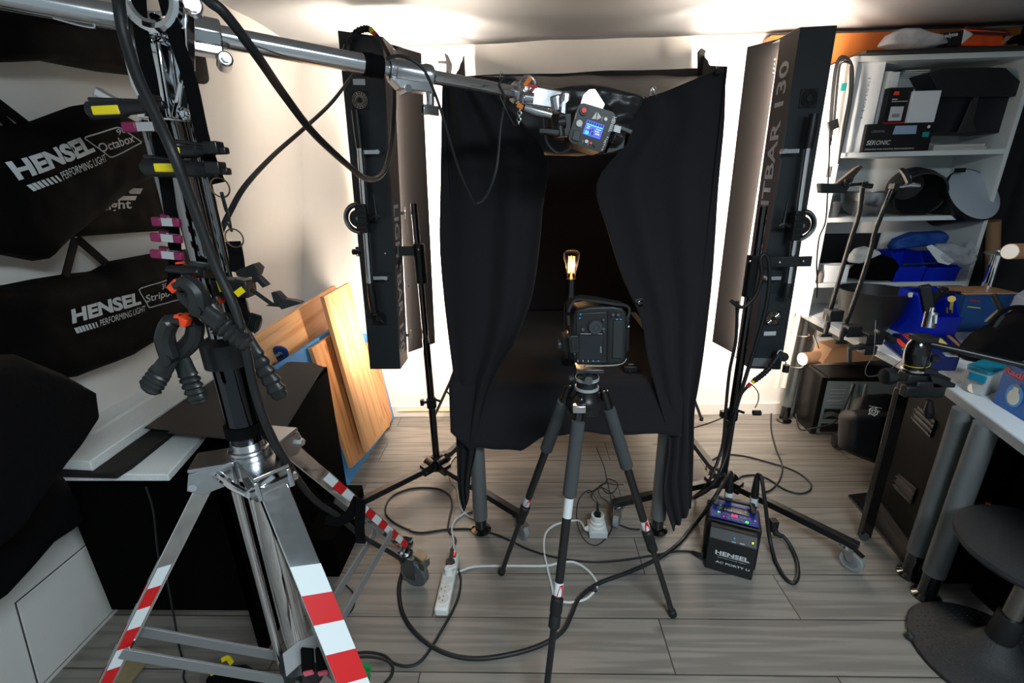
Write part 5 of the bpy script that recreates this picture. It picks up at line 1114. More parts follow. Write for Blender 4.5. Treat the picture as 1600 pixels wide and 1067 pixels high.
cable('thin black cable on the floor along the back wall right of the tent', GF([(1084, 668), (1110, 660), (1130, 652), (1138, 648)], .004), .004)
cable('black mains cable running on the floor from the boom stand caster to the generator', GF([(655, 660), (655, 660), (640, 829), (660, 832), (700, 827), (740, 827), (780, 837), (830, 860), (880, 873), (930, 878), (980, 874), (1030, 866), (1060, 861), (1085, 863)][2:], .005) + [FL(1098, 868, .03)], .0045)
b = B(); b.tube([FL(1082, 862, .02), FL(1092, 866, .03), FL(1100, 869, .035)], [.006, .009, .012], 12); tag(b.build('cable_plug', RUB), 'small black plug in the left side of the generator', 'plug')
cable('black cable arching on the floor by the left stand and into the power strip', GF([(640, 828), (618, 818), (604, 805), (603, 790), (612, 776), (632, 766), (656, 762), (685, 764), (702, 774), (706, 790), (702, 810), (700, 828), (712, 843), (706, 858)], .005) + [pgA-dd*.05+V((0, 0, .02))], .0045)
cable('white cable from behind the table leg to the end of the power strip', GF([(722, 705), (708, 717), (702, 732), (704, 752), (714, 765), (718, 790), (730, 805), (745, 812)], .005), .0045, WC)
cable('white cable curving past the table leg into the power strip', GF([(752, 795), (730, 800), (712, 812), (706, 826), (708, 842), (710, 866)], .006), .0045, WC)
cable('white cable looping across the floor from the power strip to the socket box', [pgB+V((.03, .005, .022))] + GF([(706, 898), (725, 890), (745, 885), (790, 884), (850, 884), (872, 880), (895, 878), (915, 888), (930, 905), (932, 918), (918, 934), (900, 940), (880, 940), (866, 930), (862, 915), (856, 890), (850, 860), (852, 835), (864, 822), (885, 815), (905, 814)], .005) + [c+V((-.054, 0, 0))], .0045, WC)
b = B(); b.cyl(FL(925, 922, .008), FL(932, 921, .008), .009, n=12); tag(b.build('cable_clip', RUB), 'small black clip around the white cable loop', 'clip')
cable('thin black cable hanging behind the power strip and looping to the boom stand', GF([(716, 890), (720, 905), (717, 930), (707, 955), (690, 985), (672, 1015), (655, 1035), (635, 1041), (615, 1036), (600, 1024), (575, 1019), (545, 1022)], .005), .0045)
cable('black cable arching on the floor at the bottom beside the front leg', GF([(548, 1028), (575, 1026), (600, 1030), (613, 1040), (612, 1055), (600, 1070), (590, 1085)], .012), .0045)
cable('thin black cable tangled under the table around the socket box', [c+V((0, .01, .13))] + GF([(925, 770), (915, 768), (905, 780), (901, 800), (904, 825), (915, 845), (930, 852), (945, 843), (956, 825), (957, 800), (953, 770), (948, 748), (944, 730), (932, 700)], .004), .0022)
for i, q in enumerate(([(918, 770), (930, 765), (945, 755), (950, 748), (965, 755), (960, 768), (948, 770), (940, 760)], [(938, 790), (925, 778), (928, 768), (940, 762), (955, 770), (962, 780)], [(974, 757), (960, 757), (946, 755), (935, 762), (938, 775), (950, 785), (952, 800)])):
    cable(('thin black cord coiled in the tangle left of the stand foot, under the table', 'small black cord curl next to the white adaptor', 'thin black cord crossing the tangle beside the clear caster')[i], GF(q, .012+.01*i), .0022)
cable('black cable on the floor between the clear caster and the tripod leg', GF([(950, 800), (955, 812), (968, 820), (985, 826), (1000, 827)], .004), .004)
cable('thin black cable coming off the low box beside the cabinet, with a copper tip', GF([(538, 912), (551, 925), (554, 940), (550, 953), (540, 963), (534, 972)], .004), .003)
cable('thin black cable hanging down the front of the black cabinet to the floor', [P(228, 760, 1.04), P(240, 800, 1.04), P(248, 870, 1.04), P(260, 900, 1.04), P(272, 965, 1.03)] + GF([(280, 1010), (288, 1040), (287, 1060), (296, 1075)], .004), .003)
cable('cream cable lying along the skirting behind the left stand', [V((x, 2.682, .045+.004*math.sin(x*7))) for x in (-.86, -.7, -.5, -.3, -.1, .1)], .006, mat('cream_cable', (225, 195, 150), .5))
b = B(); b.ring(FL(570, 1043, .09), (0, 1, .3), .019, .005, 24, 8, .6, 5.6); b.box(FL(572, 1058, .08), (.02, .014, .02)); b.build('tmp', mat('green_plastic', (10, 130, 60), .4)); 
gc = bpy.data.objects['tmp']; gc.name = 'spring_clamp'; tag(gc, 'small green clamp low down beside the front taped leg', 'clamp')
# ================================================================ right side: desks, shelf, clutter
DZ = .735
EDG2 = mat('grey_desk_edge', (172, 178, 180), .5); TOPM = mat('light_grey_desktop', (226, 233, 238), .45)
def desk(label, poly, legs, name='desk'):
    t = thing(name, (poly[0][0], poly[0][1], 0), label, 'desk')
    b = B(); b.prism([V((x, y, DZ-.03)) for x, y in poly], (0, 0, .03)); b.build('desktop', TOPM, t, bevel=.004)
    q = [V((x, y, DZ-.016)) for x, y in poly]
    b = B(); b.prism([V((x-.002, y, DZ-.031)) for x, y in poly[:2]]+[V((x-.002, y, DZ-.003)) for x, y in poly[:2]][::-1], (-.003, 0, 0)); b.build('edge_band', EDG2, t)
    for x, y in legs:
        b = B(); b.cyl((x, y, .11), (x, y, DZ-.03), .033, n=30); lg = b.build('leg', LEG, t)
        b = B(); b.lathe([(.001, 0), (.043, 0), (.044, .008), (.028, .018), (.028, .11), (.001, .11)], (x, y, 0), n=28); b.build('foot', BGL, lg)
    return t
desk('light grey desk under the white shelf, covered with tools and booklets', [(1.50, 1.545), (1.55, 2.68), (2.68, 2.68), (2.68, 1.545)], [(1.455, 1.395+.2) if 0 else (1.452, 1.402), (1.605, 2.60), (2.4, 1.7)])
desk('light grey desk nearest the camera with the lamp box on it', [(1.36, 1.07), (1.49, 1.54), (2.68, 1.54), (2.68, .75), (1.26, .75)], [(1.432, 1.305), (2.4, .9)])
# shelf unit standing on the far desk
sx0, sx1, sy0, sy1, sz0 = 1.488, 2.29, 2.40, 2.68, DZ+.001
sz1 = P(1450, 84, sy0).z
SH = [P(1430, 236, sy0).z, P(1420, 338, sy0).z, P(1410, 441, sy0).z]
sh = thing('shelf_unit', ((sx0+sx1)/2, sy0, sz0), 'white open shelf unit at the right with boxes, pots and reflectors in it', 'shelf')
for x in (sx0, sx1-.02):
    b = B(); b.box((x+.01, (sy0+sy1)/2, (sz0+sz1)/2), (.02, sy1-sy0, sz1-sz0)); b.build('side_panel', WHS, sh, bevel=.001)
for z in SH+[sz1]:
    b = B(); b.box(((sx0+sx1)/2, (sy0+sy1)/2-.001, z-.011), (sx1-sx0-.04 if z != sz1 else sx1-sx0+.01, sy1-sy0-.004, .022)); b.build('shelf_board', WHS, sh, bevel=.001)
b = B(); b.box(((sx0+sx1)/2, sy1-.004, (sz0+sz1)/2), (sx1-sx0-.03, .006, sz1-sz0)); b.build('back_panel', WHS, sh)
def sX(x, y, Y): return P(x, y, Y).x
def sbox(name, x0, x1, yt, z0, Y, dep, m, label, cat, bev=.002, th=None, ym=None, group=None, ret=False):
    zt = P((x0+x1)/2, yt, Y).z if th is None else z0+th
    ym = ym or yt+20; a, c = sX(x0, ym, Y), sX(x1, ym, Y)
    b = B(); b.box(((a+c)/2, Y+dep/2, (z0+zt)/2+.0008), (abs(c-a), dep, zt-z0)); o = b.build(name, m, bevel=bev); tag(o, label, cat, group); return (o, a, c, z0, zt)
WB = mat('white_box_card', (222, 226, 230), .55); BB = mat('black_box_card', (20, 21, 24), .4)
s1, s2_, s3 = SH
Yf = 2.43
o, a, c, z0, zt = sbox('file_box', 1322, 1372, 97, s1, Yf, .22, WB, 'tall white box at the left end of the top shelf', 'box', ym=160)
text('Hensel', V((a+(c-a)*.62, Yf-.001, z0+.15)), V((a+(c-a)*.62, Yf-.001, z0+.32)), (-1, 0, 0), .014, mat('light_grey_text', (150, 155, 160), .5), o)
sbox('magazine', 1371, 1383, 112, s1, Yf+.02, .2, WHS, 'white magazine standing right beside the tall white box', 'magazine', ym=170, bev=0)
sbox('magazine', 1383, 1394, 113, s1, Yf+.02, .2, WB, 'white magazine standing second from the tall white box', 'magazine', ym=170, bev=0)
o, a, c, z0, zt = sbox('meter_box', 1352, 1456, 193, s1, Yf-.02, .10, BB, 'wide black light meter box lying at the front of the top shelf', 'box', ym=212)
Z = zt; f = lambda u, v, o_=.001: V((a+(c-a)*u, Yf-.02-o_, z0+(zt-z0)*v))
text('SEKONIC', f(.04, .26), f(.40, .26), (0, 0, 1), .020, WHP, o, fat=.012, shear=.2)
text('CREATED FOR DIGITAL PHOTOGRAPHY', f(.03, .08), f(.78, .08), (0, 0, 1), .006, WHP, o, fat=.02)
text('L758DIGITAL', f(.08, .70), f(.28, .70), (0, 0, 1), .010, mat('faint_print', (150, 152, 155), .5), o)
b = B(); b.prism([f(.40, .62), f(.75, .62), f(.74, .92), f(.42, .92)], (0, -.0005, 0)); b.build('pale_print', mat('pale_blue_print', (150, 170, 200), .5), o)
b = B(); b.prism([f(.85, .50), f(.95, .50), f(.95, .68), f(.85, .68)], (0, -.0005, 0)); b.build('teal_print', mat('teal_print', (30, 140, 135), .5), o)
b = B(); b.cyl(f(.92, .86, 0), f(.92, .86, .001), .007, n=20); b.build('meter_print', WHP, o)
o, a, c, z0, zt_2 = sbox('accessory_box', 1384, 1422, 137, Z+.001, Yf-.01, .08, BB, 'small black box with orange mark on top of the light meter box', 'box', ym=165)
f = lambda u, v, o_=.001: V((a+(c-a)*u, Yf-.01-o_, z0+(zt_2-z0)*v))
b = B(); b.prism([f(.2, .80), f(.45, .80), f(.42, .9), (f(.24, .9))], (0, -.0005, 0)); b.build('orange_mark', ORG, o)
b = B(); b.prism([f(.22, .08), f(.75, .08), f(.75, .48), f(.22, .48)], (0, -.0005, 0)); lb_ = b.build('label', WHP, o)
b = B()
for k in range(9): b.prism([f(.34+k*.035, .18, .002), f(.355+k*.035, .18, .002), f(.355+k*.035, .28, .002), f(.34+k*.035, .28, .002)], (0, -.0003, 0))
b.build('barcode', BLK, lb_)
b = B(); b.bar(f(.2, .68), f(.42, .68), .0005, .005, up=(0, 0, 1)); b.bar(f(.2, .62), f(.85, .62), .0005, .003, up=(0, 0, 1)); b.build('print_lines', WHP, o)
b = B(); b.bar(f(0, .015), f(1, .015), .001, .006, up=(0, 0, 1)); b.build('red_band', RED, o)
sbox('white_box', 1422, 1466, 142, Z+.001, Yf-.02, .09, WB, 'plain white box on the light meter box, right of the small black one', 'box', ym=165)
for k, (x0, x1, y, m, lb_) in enumerate(((1396, 1462, 122, WHS, 'white carton with a blue stripe behind the small boxes on the top shelf'),)):
    o, a, c, z0, zt_ = sbox('carton', x0, x1, y, s1, Yf+.12, .1, m, lb_, 'box', ym=130)
    b = B(); b.prism([V((a+(c-a)*.58, Yf+.119, zt_-.05)), V((a+(c-a)*.78, Yf+.119, zt_-.05)), V((a+(c-a)*.8, Yf+.119, zt_-.002)), V((a+(c-a)*.6, Yf+.119, zt_-.002))], (0, -.0005, 0)); b.build('blue_stripe', mat('violet_blue', (70, 80, 190), .5), o)
zt_ = P(1430, 122, Yf+.12).z+.002
for k in range(4):
    b = B(); b.box((P(1425, 115, Yf+.14).x+.004*k, Yf+.17, zt_+.004+.009*k), (.13-.004*k, .09, .006)); tag(b.build('paper_stack', WHS), ('lowest', 'second', 'third', 'topmost')[k]+' white brochure of the flat pile on the top shelf', 'brochure', 'brochures on the top shelf')
# black strip reflector (folded doors) and books under it
for k in range(2):
    sbox('book', 1462, 1545-k*3, 225-k*6, s1+.013*k, Yf, .2, mat('pale_book', (200, 196, 190), .6), ('lower', 'upper')[k]+' pale book lying under the black reflector', 'book', th=.0125, ym=218, group='books under the black reflector')
rf = thing('box_reflector', P(1530, 212, Yf), 'large black folding reflector with flaps at the right of the top shelf', 'reflector')
BR_ = mat('reflector_black', (22, 24, 30), .55)
zr = s1+.027
b = B(); b.prism([P(*q, Yf+.0) for q in ((1452, 113), (1475, 107), (1540, 105), (1572, 106), (1598, 130), (1600, 150), (1472, 152))], (0, .12, .0)); b.build('upper_flap', BR_, rf, bevel=.002)
b = B(); b.prism([P(*q, Yf+.03) for q in ((1466, 152), (1600, 148), (1575, 208), (1452, 206))], (0, .16, 0)); b.build('body', mat('reflector_navy_black', (16, 19, 27), .5), rf, bevel=.002)
b = B(); b.prism([P(*q, Yf-.01) for q in ((1523, 150), (1530, 150), (1520, 190), (1498, 207), (1506, 190))], (0, .01, 0)); b.prism([P(*q, Yf-.005) for q in ((1499, 207), (1510, 190), (1520, 190), (1526, 205))], (0, .008, 0)); b.build('silver_hinge', ALU, rf)
# second shelf
def lat(b, prof, px, Y, axis=(0, 0, 1), z=None, n=36):
    p = P(*px, Y); p = V((p.x, p.y, z)) if z is not None else p; b.lathe(prof, p, axis, n); return p
bw = thing('steel_bowl', V((P(1358, 310, 2.5).x, 2.52, s2_)), 'round polished steel bowl on the middle shelf, behind the gooseneck arms', 'bowl')
b = B(); r_ = .115; b.lathe([(.001, .001), (.05, .001), (.09, .03), (.11, .08), (.118, .115), (.125, .118), (.118, .118), (.105, .07), (.05, .01), (.001, .008)], (P(1358, 310, 2.5).x, 2.52, s2_), n=40); b.build('bowl', mat('brushed_steel', (170, 172, 175), .25, 1), bw)
b = B(); p = V((P(1300, 318, 2.46).x, 2.46, s2_)); b.lathe([(.001, .001), (.032, .001), (.045, .075), (.048, .078), (.042, .074), (.03, .006), (.001, .006)], p, n=30)
tag(b.build('metal_cup', mat('zinc_pail', (150, 153, 156), .35, .9)), 'small grey metal cup at the left end of the middle shelf', 'cup')
pt = thing('studio_reflector', P(1430, 330, 2.5), 'round black reflector lying on its side on the middle shelf', 'reflector')
c = P(1430, 300, 2.50); c.z = s2_+.112; ax = V((-.25, -.9, -.25)).normalized()
b = B(); b.lathe([(.075, .13), (.085, .12), (.105, .05), (.112, 0), (.112, -.06), (.103, -.06), (.100, 0), (.07, .10), (.001, .11)], c, -ax, 44, cap=False); b.build('dish', mat('dark_ribbed', (30, 31, 33), .35), pt)
b = B()
for k in range(4): b.ring(c-ax*(.01+.025*k), ax, .111-.004*k, .0018, 44, 6)
b.build('ribs', BLKM, pt)
wd = thing('beauty_dish', P(1522, 330, 2.44), 'black reflector with milky white front disc at the right of the middle shelf', 'reflector')
c = P(1522, 303, 2.42); ax = V((.12, -.80, .52)).normalized()
R_ = (P(1562, 318, 2.42)-P(1482, 292, 2.42)).length/2
b = B(); b.lathe([(R_, 0), (R_*1.01, .006), (R_*.98, .03), (R_*.6, .16), (R_*.5, .2), (.001, .2)], c, -ax, 44); b.build('housing', BLKM, wd)
b = B(); b.lathe([(.001, .010), (R_*.6, .007), (R_*.97, .0), (R_*.97, -.003), (.001, -.003)], c, ax, 44); b.build('diffuser_disc', mat('milky_disc', (168, 178, 190), .35), wd)
b = B(); b.box(P(1500, 266, 2.44), (.03, .03, .02)); b.build('catch', BLK, wd)
# third shelf
b = B(); b.prism([P(*q, 2.66) for q in ((1288, 365), (1377, 364), (1362, 412), (1281, 414))], (0, .008, 0)); tag(b.build('black_board', BB), 'thin black panel leaning at the back of the third shelf', 'panel')
o, a, c, z0, zt_ = sbox('small_box', 1290, 1325, 415, s3, 2.42, .08, WB, 'small white cardboard cube at the left of the third shelf', 'box', ym=430)
b = B(); p = V((P(1281, 440, 2.41).x, 2.43, s3)); b.lathe([(.001, .001), (.018, .001), (.02, .045), (.014, .05), (.014, .058), (.018, .062), (.001, .064)], p, n=20); tag(b.build('glass_jar', mat('jar_glass', (180, 170, 160), .15, trans=.5)), 'small jar beside the white cube on the third shelf', 'jar')
def cpil(name, top, bot, Y, T, m, label, cat, seed=0, wr=.012, fr=16, **k):
    o = pillow(name, [P(x, y, Y) for x, y in top], [P(x, y, Y) for x, y in bot], (0, -1, 0), T, m, seed=seed, wr=wr, fr=fr, nu=30, nv=16, **k); return tag(o, label, cat)
cpil('white_rag', [(1322, 405), (1335, 388), (1350, 384), (1368, 390), (1374, 400)], [(1326, 410), (1340, 412), (1355, 410), (1366, 405), (1376, 404)], 2.47, .04, mat('white_cotton', (205, 205, 203), .9), 'crumpled white rag on the third shelf', 'rag', 31)
cpil('black_pouch', [(1322, 425), (1340, 410), (1372, 395), (1392, 402), (1402, 420)], [(1322, 434), (1345, 437), (1370, 438), (1390, 438), (1402, 434)], 2.45, .05, NYL, 'black soft pouch in front of the blue bins on the third shelf', 'pouch', 33)
cpil('blue_bag', [(1386, 384), (1395, 372), (1420, 362), (1450, 361), (1468, 360), (1478, 372)], [(1388, 390), (1400, 388), (1425, 386), (1450, 384), (1465, 385), (1477, 378)], 2.50, .05, mat('blue_nylon', (20, 70, 150), .6), 'blue fabric bag lying on top of the blue bins', 'bag', 35)
def bin_(px0, px1, yt, z0, Y, dep, label, hh=None, m=BLU):
    a, c = sX(px0, yt+15, Y), sX(px1, yt+15, Y); zt = P((px0+px1)/2, yt, Y).z if hh is None else z0+hh; w_ = abs(c-a); h = zt-z0
    t = thing('storage_bin', V((a, Y, z0)), label, 'storage bin'); th = .004; cx = (a+c)/2
    b = B(); z0 += .001
    b.box((cx, Y+dep/2, z0+th/2), (w_, dep, th)); b.box((cx, Y+dep, z0+h/2), (w_, th, h)); b.build('shell', m, t)
    for s_ in (-1, 1):
        b = B(); x_ = cx+s_*(w_/2); b.prism([V((x_, Y, z0)), V((x_, Y+dep, z0)), V((x_, Y+dep, z0+h)), V((x_, Y+dep*.35, z0+h)), V((x_, Y, z0+h*.5))], (-s_*th, 0, 0)); b.build('side_wall', m, t)
    b = B(); b.prism([V((cx-w_/2, Y, z0)), V((cx+w_/2, Y, z0)), V((cx+w_/2, Y-.01, z0+h*.5)), V((cx-w_/2, Y-.01, z0+h*.5))], (0, th, 0)); b.bar((cx-w_/2, Y-.012, z0+h*.5), (cx+w_/2, Y-.012, z0+h*.5), .012, .008); b.build('front_lip', m, t)
    return t
bin_(1402, 1446, 395, s3, 2.41, .15, 'blue plastic bin on the third shelf, behind the green-tipped pen')
bin_(1448, 1500, 398, s3, 2.41, .15, 'blue plastic bin at the right of the third shelf under the plastic bag')
b = B(); b.cyl(P(1410, 413, 2.36), P(1466, 411, 2.40), .004, n=10); pn2 = b.build('pen', mat('dark_green_pen', (20, 70, 50), .4)); tag(pn2, 'thin green pen lying across the blue bins', 'pen')
b = B(); b.cyl(P(1409.5, 413, 2.36), P(1414, 413, 2.36), .0052, n=12); b.build('pen_cap', mat('brass', (200, 170, 90), .3, 1), pn2)
PLB = mat('clear_plastic_bag', (190, 195, 200), .25, alpha=.42, bump=1, scale=14)
cpil('plastic_bag', [(1452, 392), (1462, 380), (1485, 378), (1505, 384), (1517, 372), (1522, 395)], [(1462, 412), (1475, 412), (1490, 414), (1505, 416), (1515, 414), (1524, 402)], 2.40, .03, PLB, 'crumpled clear plastic bag on the right blue bin', 'plastic bag', 41, wr=.02)
b = B(); b.prism([P(*q, 2.37) for q in ((1447, 385), (1456, 382), (1493, 408), (1482, 414), (1466, 410))], (0, .001, 0)); tag(b.build('leaflet', WB), 'white printed leaflet sticking out of the plastic bag', 'leaflet')
# below the lowest shelf board, on the desk
pn = thing('black_pot', V((P(1360, 470, 2.2).x, 2.2, DZ)), 'large black plastic pot on the far desk under the shelf', 'pot')
pc = V((P(1362, 470, 2.2).x, 2.2, DZ)); zt_ = P(1362, 452, 2.2).z-DZ; R_ = (P(1410, 458, 2.2)-P(1314, 458, 2.2)).length/2
b = B(); b.lathe([(.001, .001), (R_*.55, .001), (R_*.85, zt_*.4), (R_*.97, zt_*.95), (R_*1.03, zt_), (R_*.96, zt_), (R_*.8, zt_*.45), (R_*.5, .01), (.001, .01)], pc, n=44); b.build('pot', mat('pot_black', (30, 32, 32), .5), pn)
b = B(); b.box(pc+V((.06, -R_*.95, zt_+.004)), (.014, .01, .02)); b.build('peg', WHT, pn)
b = B(); b.prism([P(*q, 2.5) for q in ((1398, 447), (1425, 445), (1420, 478), (1398, 476))], (0, .002, 0)); tag(b.build('paper_sheet', WB), 'white sheet of paper standing behind the black pot', 'paper')
bn = bin_(1446, 1506, 462, DZ, 2.02, .16, 'large blue plastic bin on the far desk, full of black clamps')
b = B(); b.bar(P(1445, 446, 2.08), P(1452, 488, 2.06), .045, .04); b.bar(P(1452, 470, 2.06), P(1478, 452, 2.08), .03, .03); b.bar(P(1470, 456, 2.06), P(1500, 458, 2.1), .012, .016); tag(b.build('black_clamp', BLK, bevel=.004), 'black clamp sticking out of the large blue bin', 'clamp')
b = B(); b.cyl(P(1487, 467, 2.04), P(1487, 467, 2.03), .014, n=18); b.bar(P(1487, 470, 2.04), P(1485, 484, 2.03), .012, .008); b.bar(P(1479, 480, 2.03), P(1479, 489, 2.03), .006, .006); b.bar(P(1487, 480, 2.03), P(1487, 489, 2.03), .006, .006); tag(b.build('metal_fitting', mat('brass', (200, 170, 90), .3, 1)), 'small brass and white fitting in the blue bin', 'fitting')
o, a, c, z0, zt_ = sbox('blue_carton', 1504, 1598, 462, DZ, 2.12, .2, mat('blue_carton', (16, 70, 130), .5), 'blue cardboard box behind the chrome post on the far desk', 'box', ym=480)
b = B(); b.box(((a+c)/2, 2.22, zt_+.003), (abs(c-a)*.9, .15, .006)); b.build('printed_lid', mat('peach_print', (200, 150, 110), .5), o)
b = B(); b.bar(V((a+.02, 2.118, zt_-.02)), V((a+.07, 2.118, zt_-.025)), .001, .006); b.build('red_print', RED, o); b = B(); b.bar(V((a+.02, 2.118, zt_-.05)), V((a+.08, 2.118, zt_-.058)), .001, .004); b.build('yellow_print', YEL, o)
# chrome post with glass shelf, tubes
cp = thing('chrome_post', FL(1520, 506, DZ), 'chrome post with a small glass plate on the far desk', 'post')
pb_ = FL(1524, 506, DZ); zt_ = zat(pb_.x, pb_.y, 398)
b = B(); b.cyl(pb_, V((pb_.x, pb_.y, zt_)), .022, n=28); b.build('post', CHR, cp)
b = B(); b.cyl(V((pb_.x+.05, pb_.y, zt_)), V((pb_.x+.05, pb_.y, zt_+.006)), .085, n=36); b.build('glass_plate', mat('green_glass', (150, 185, 175), .08, alpha=.45), cp)
b = B(); b.ball(V((pb_.x, pb_.y, zt_+.016)), .011); b.build('finial', CHR, cp)
ct = thing('cardboard_tube', P(1580, 392, 1.95), 'cardboard tube with white end pointing out at the right edge of the photo', 'tube')
a, c = P(1578, 393, 1.93), P(1640, 391, 2.0); b = B(); b.cyl(a, c, .0315, n=32); b.build('tube', CRD, ct)
b = B(); b.cyl(a-(c-a).normalized()*.002, a+(c-a).normalized()*.001, .029, n=32); b.build('end_cap', WHT, ct)
b = B(); b.cyl(V((P(1552, 470, 2.5).x, 2.5, DZ)), P(1552, 345, 2.5), .030, n=32); tag(b.build('cardboard_tube', mat('tan_cardboard', (150, 116, 84), .8)), 'tall tan cardboard tube standing behind the chrome post', 'tube')
# black cloth hanging at the far right
G = grid_surface([V((2.33, 2.64, 2.1)), V((2.65, 2.3, 2.1)), V((2.68, 1.2, 2.1))], [V((2.33, 2.64, .05)), V((2.65, 2.3, .05)), V((2.68, 1.2, .05))], 50, 20, lambda u, v, p: V((.02*math.sin(u*70), .01*math.sin(u*60), 0)))
tag(sheet('curtain', G, CLO, th=.004), 'black curtain hanging at the far right beside the shelf', 'curtain')
cpil('plastic_bag', [(1576, 488), (1588, 460), (1600, 452), (1625, 455)], [(1578, 490), (1590, 492), (1605, 492), (1625, 490)], 2.0, .04, PLB, 'white crumpled plastic at the right edge of the desk, above the black bag', 'plastic bag', 44)
# black camera bag on the desk
cb = cpil('camera_bag', [(1494, 552), (1520, 520), (1560, 498), (1585, 482), (1640, 478)], [(1498, 558), (1530, 562), (1560, 566), (1590, 560), (1640, 556)], 1.78, .07, NYL2, 'black camera bag lying on the desk at the right edge of the photo', 'bag', 51, wr=.008, fr=8)
b = B(); b.tube([P(1548, 508, 1.72), P(1562, 490, 1.70), P(1585, 480, 1.70), P(1620, 482, 1.70)], .008, 8, sub=5); b.build('handle', NYL2, cb)
b = B(); b.prism([P(*q, 1.74) for q in ((1541, 503), (1562, 484), (1570, 495), (1556, 512))], (0, .01, 0)); b.build('grey_flap', DGR, cb)
b = B(); b.cyl(P(1552, 460, 1.74), P(1566, 488, 1.72), .010, n=12); b.build('rod_handle', RUB, cb)
# booklets
BK = mat('navy_booklet', (16, 34, 92), .35)
def slab2(name, pts, z0, th, m, label, cat, **k): return slab(name, pts, z0, th, m, label, cat, **k)
k1 = slab2('booklet', [(1380, 535), (1430, 575), (1462, 560), (1420, 522), (1396, 520)], DZ, .008, BK, 'navy booklet with orange print under the ball head, lowest on the desk edge', 'booklet')
k2 = slab2('booklet', [(1400, 522), (1440, 560), (1478, 556), (1440, 518)], DZ+.009, .006, BK, 'navy booklet with orange print lying across the lowest one', 'booklet')
k3 = slab2('booklet', [(1450, 528), (1470, 548), (1508, 545), (1490, 522), (1470, 517)], DZ+.016, .005, BK, 'navy booklet with yellow print nearest the black camera bag', 'booklet')
def patch(par, pts, z, m, nm='print_patch'):
    b = B(); b.prism([FL(x, y, z) for x, y in pts], (0, 0, .0006)); b.build(nm, m, par)
patch(k1, [(1398, 530), (1412, 545), (1420, 543), (1405, 528)], DZ+.0085, ORG); patch(k1, [(1408, 545), (1422, 558), (1428, 553), (1416, 541)], DZ+.0085, mat('green_print', (60, 150, 80), .5))
patch(k2, [(1408, 522), (1424, 536), (1440, 532), (1428, 520)], DZ+.0155, ORG); patch(k2, [(1424, 538), (1432, 545), (1444, 540), (1436, 533)], DZ+.0155, YEL); patch(k2, [(1430, 520), (1438, 526), (1446, 524), (1438, 518)], DZ+.0155, MATS['green_print'])
patch(k3, [(1462, 530), (1474, 542), (1484, 541), (1470, 528)], DZ+.0215, mat('pale_yellow_print', (235, 225, 120), .5)); patch(k3, [(1478, 524), (1500, 543), (1504, 542), (1484, 523)], DZ+.0215, MATS['peach_print'])
slab2('booklet', [(1442, 566), (1446, 572), (1495, 572), (1500, 558), (1470, 556)], DZ, .02, BK, 'thick navy box-like booklet right of the ball head', 'booklet')
# gooseneck arms clamped to the desk edge
def goose(label, pts, base, topc):
    t = thing('gooseneck_arm', base[0], label, 'arm')
    q = spline(PP(pts), 8); b = B(); b.tube(q, .0085, 12); b.build('flexible_arm', mat('gooseneck_black', (16, 16, 17), .25), t)
    b = B(); b.box(base[0], (.06, .05, .05)); b.bar(base[0]+V((-.02, 0, 0)), base[1], .022, .022); b.cyl(base[1]+V((0, 0, -.03)), base[1]+V((0, 0, .03)), .009, n=12); b.box(base[1]+V((0, 0, -.035)), (.05, .02, .012)); b.build('table_clamp', BLK, t, bevel=.003)
    b = B(); b.box(topc, (.02, .03, .02)); b.build('head_joint', BLK, t); return t
g_ = goose('left gooseneck arm clamped to the far desk edge, holding a grip clamp', [(1297, 488, 2.02), (1310, 440, 2.0), (1328, 380, 1.98), (1342, 335, 1.96), (1347, 300, 1.95), (1348, 288, 1.95)], (P(1302, 492, 2.0), P(1292, 512, 1.95)), P(1348, 288, 1.94))
b = B(); b.cyl(P(1350, 290, 1.93), P(1362, 291, 1.93), .010, n=12); b.bar(P(1348, 287, 1.94), P(1296, 292, 1.94), .012, .012); b.build('cross_arm', BLKM, g_)
g_ = goose('right gooseneck arm clamped to the far desk edge, with silver coupling at its tip', [(1322, 505, 1.96), (1342, 450, 1.94), (1360, 395, 1.92), (1368, 360, 1.91), (1385, 318, 1.90), (1396, 292, 1.90)], (P(1330, 516, 1.94), P(1316, 522, 1.90)), P(1397, 291, 1.89))
b = B(); b.tube(PP([(1395, 291, 1.89), (1410, 292, 1.89), (1420, 288, 1.89), (1437, 290, 1.89)]), [.005, .004, .010, .006], 12); b.tube(PP([(1424, 286, 1.89), (1422, 274, 1.89), (1410, 270, 1.89)]), .003, 8); b.build('coupling', CHR, g_)
b = B(); b.prism([P(*q, 1.88) for q in ((1406, 264), (1412, 262), (1420, 268), (1426, 286), (1420, 288), (1414, 274))], (0, .014, 0)); b.build('small_lever', BLK, g_)
gc_ = thing('grip_clamp', P(1310, 290, 1.93), 'black and brown hand-grip clamp with raised handle at the left gooseneck tip', 'clamp')
b = B(); b.prism([P(*q, 1.92) for q in ((1306, 288), (1328, 270), (1338, 262), (1346, 258), (1349, 260), (1336, 276), (1330, 290))], (0, .02, 0)); b.build('raised_handle', mat('brown_handle', (60, 46, 40), .4), gc_, bevel=.003)
b = B(); b.prism([P(*q, 1.92) for q in ((1283, 286), (1330, 288), (1322, 302), (1284, 302))], (0, .035, 0)); b.build('jaw', BLK, gc_, bevel=.004)
b = B(); b.ring(P(1324, 285, 1.91), (0, 1, 0), .012, .004, 20, 8); b.build('pivot', BLKM, gc_)
cable('thin black cable hanging from the top shelf past the desk edge', PP([(1297, 215, 2.2), (1295, 260, 2.15), (1293, 300, 2.1), (1290, 345, 2.08), (1280, 372, 2.06), (1276, 410, 2.05), (1277, 440, 2.05), (1276, 465, 2.05)]), .003)
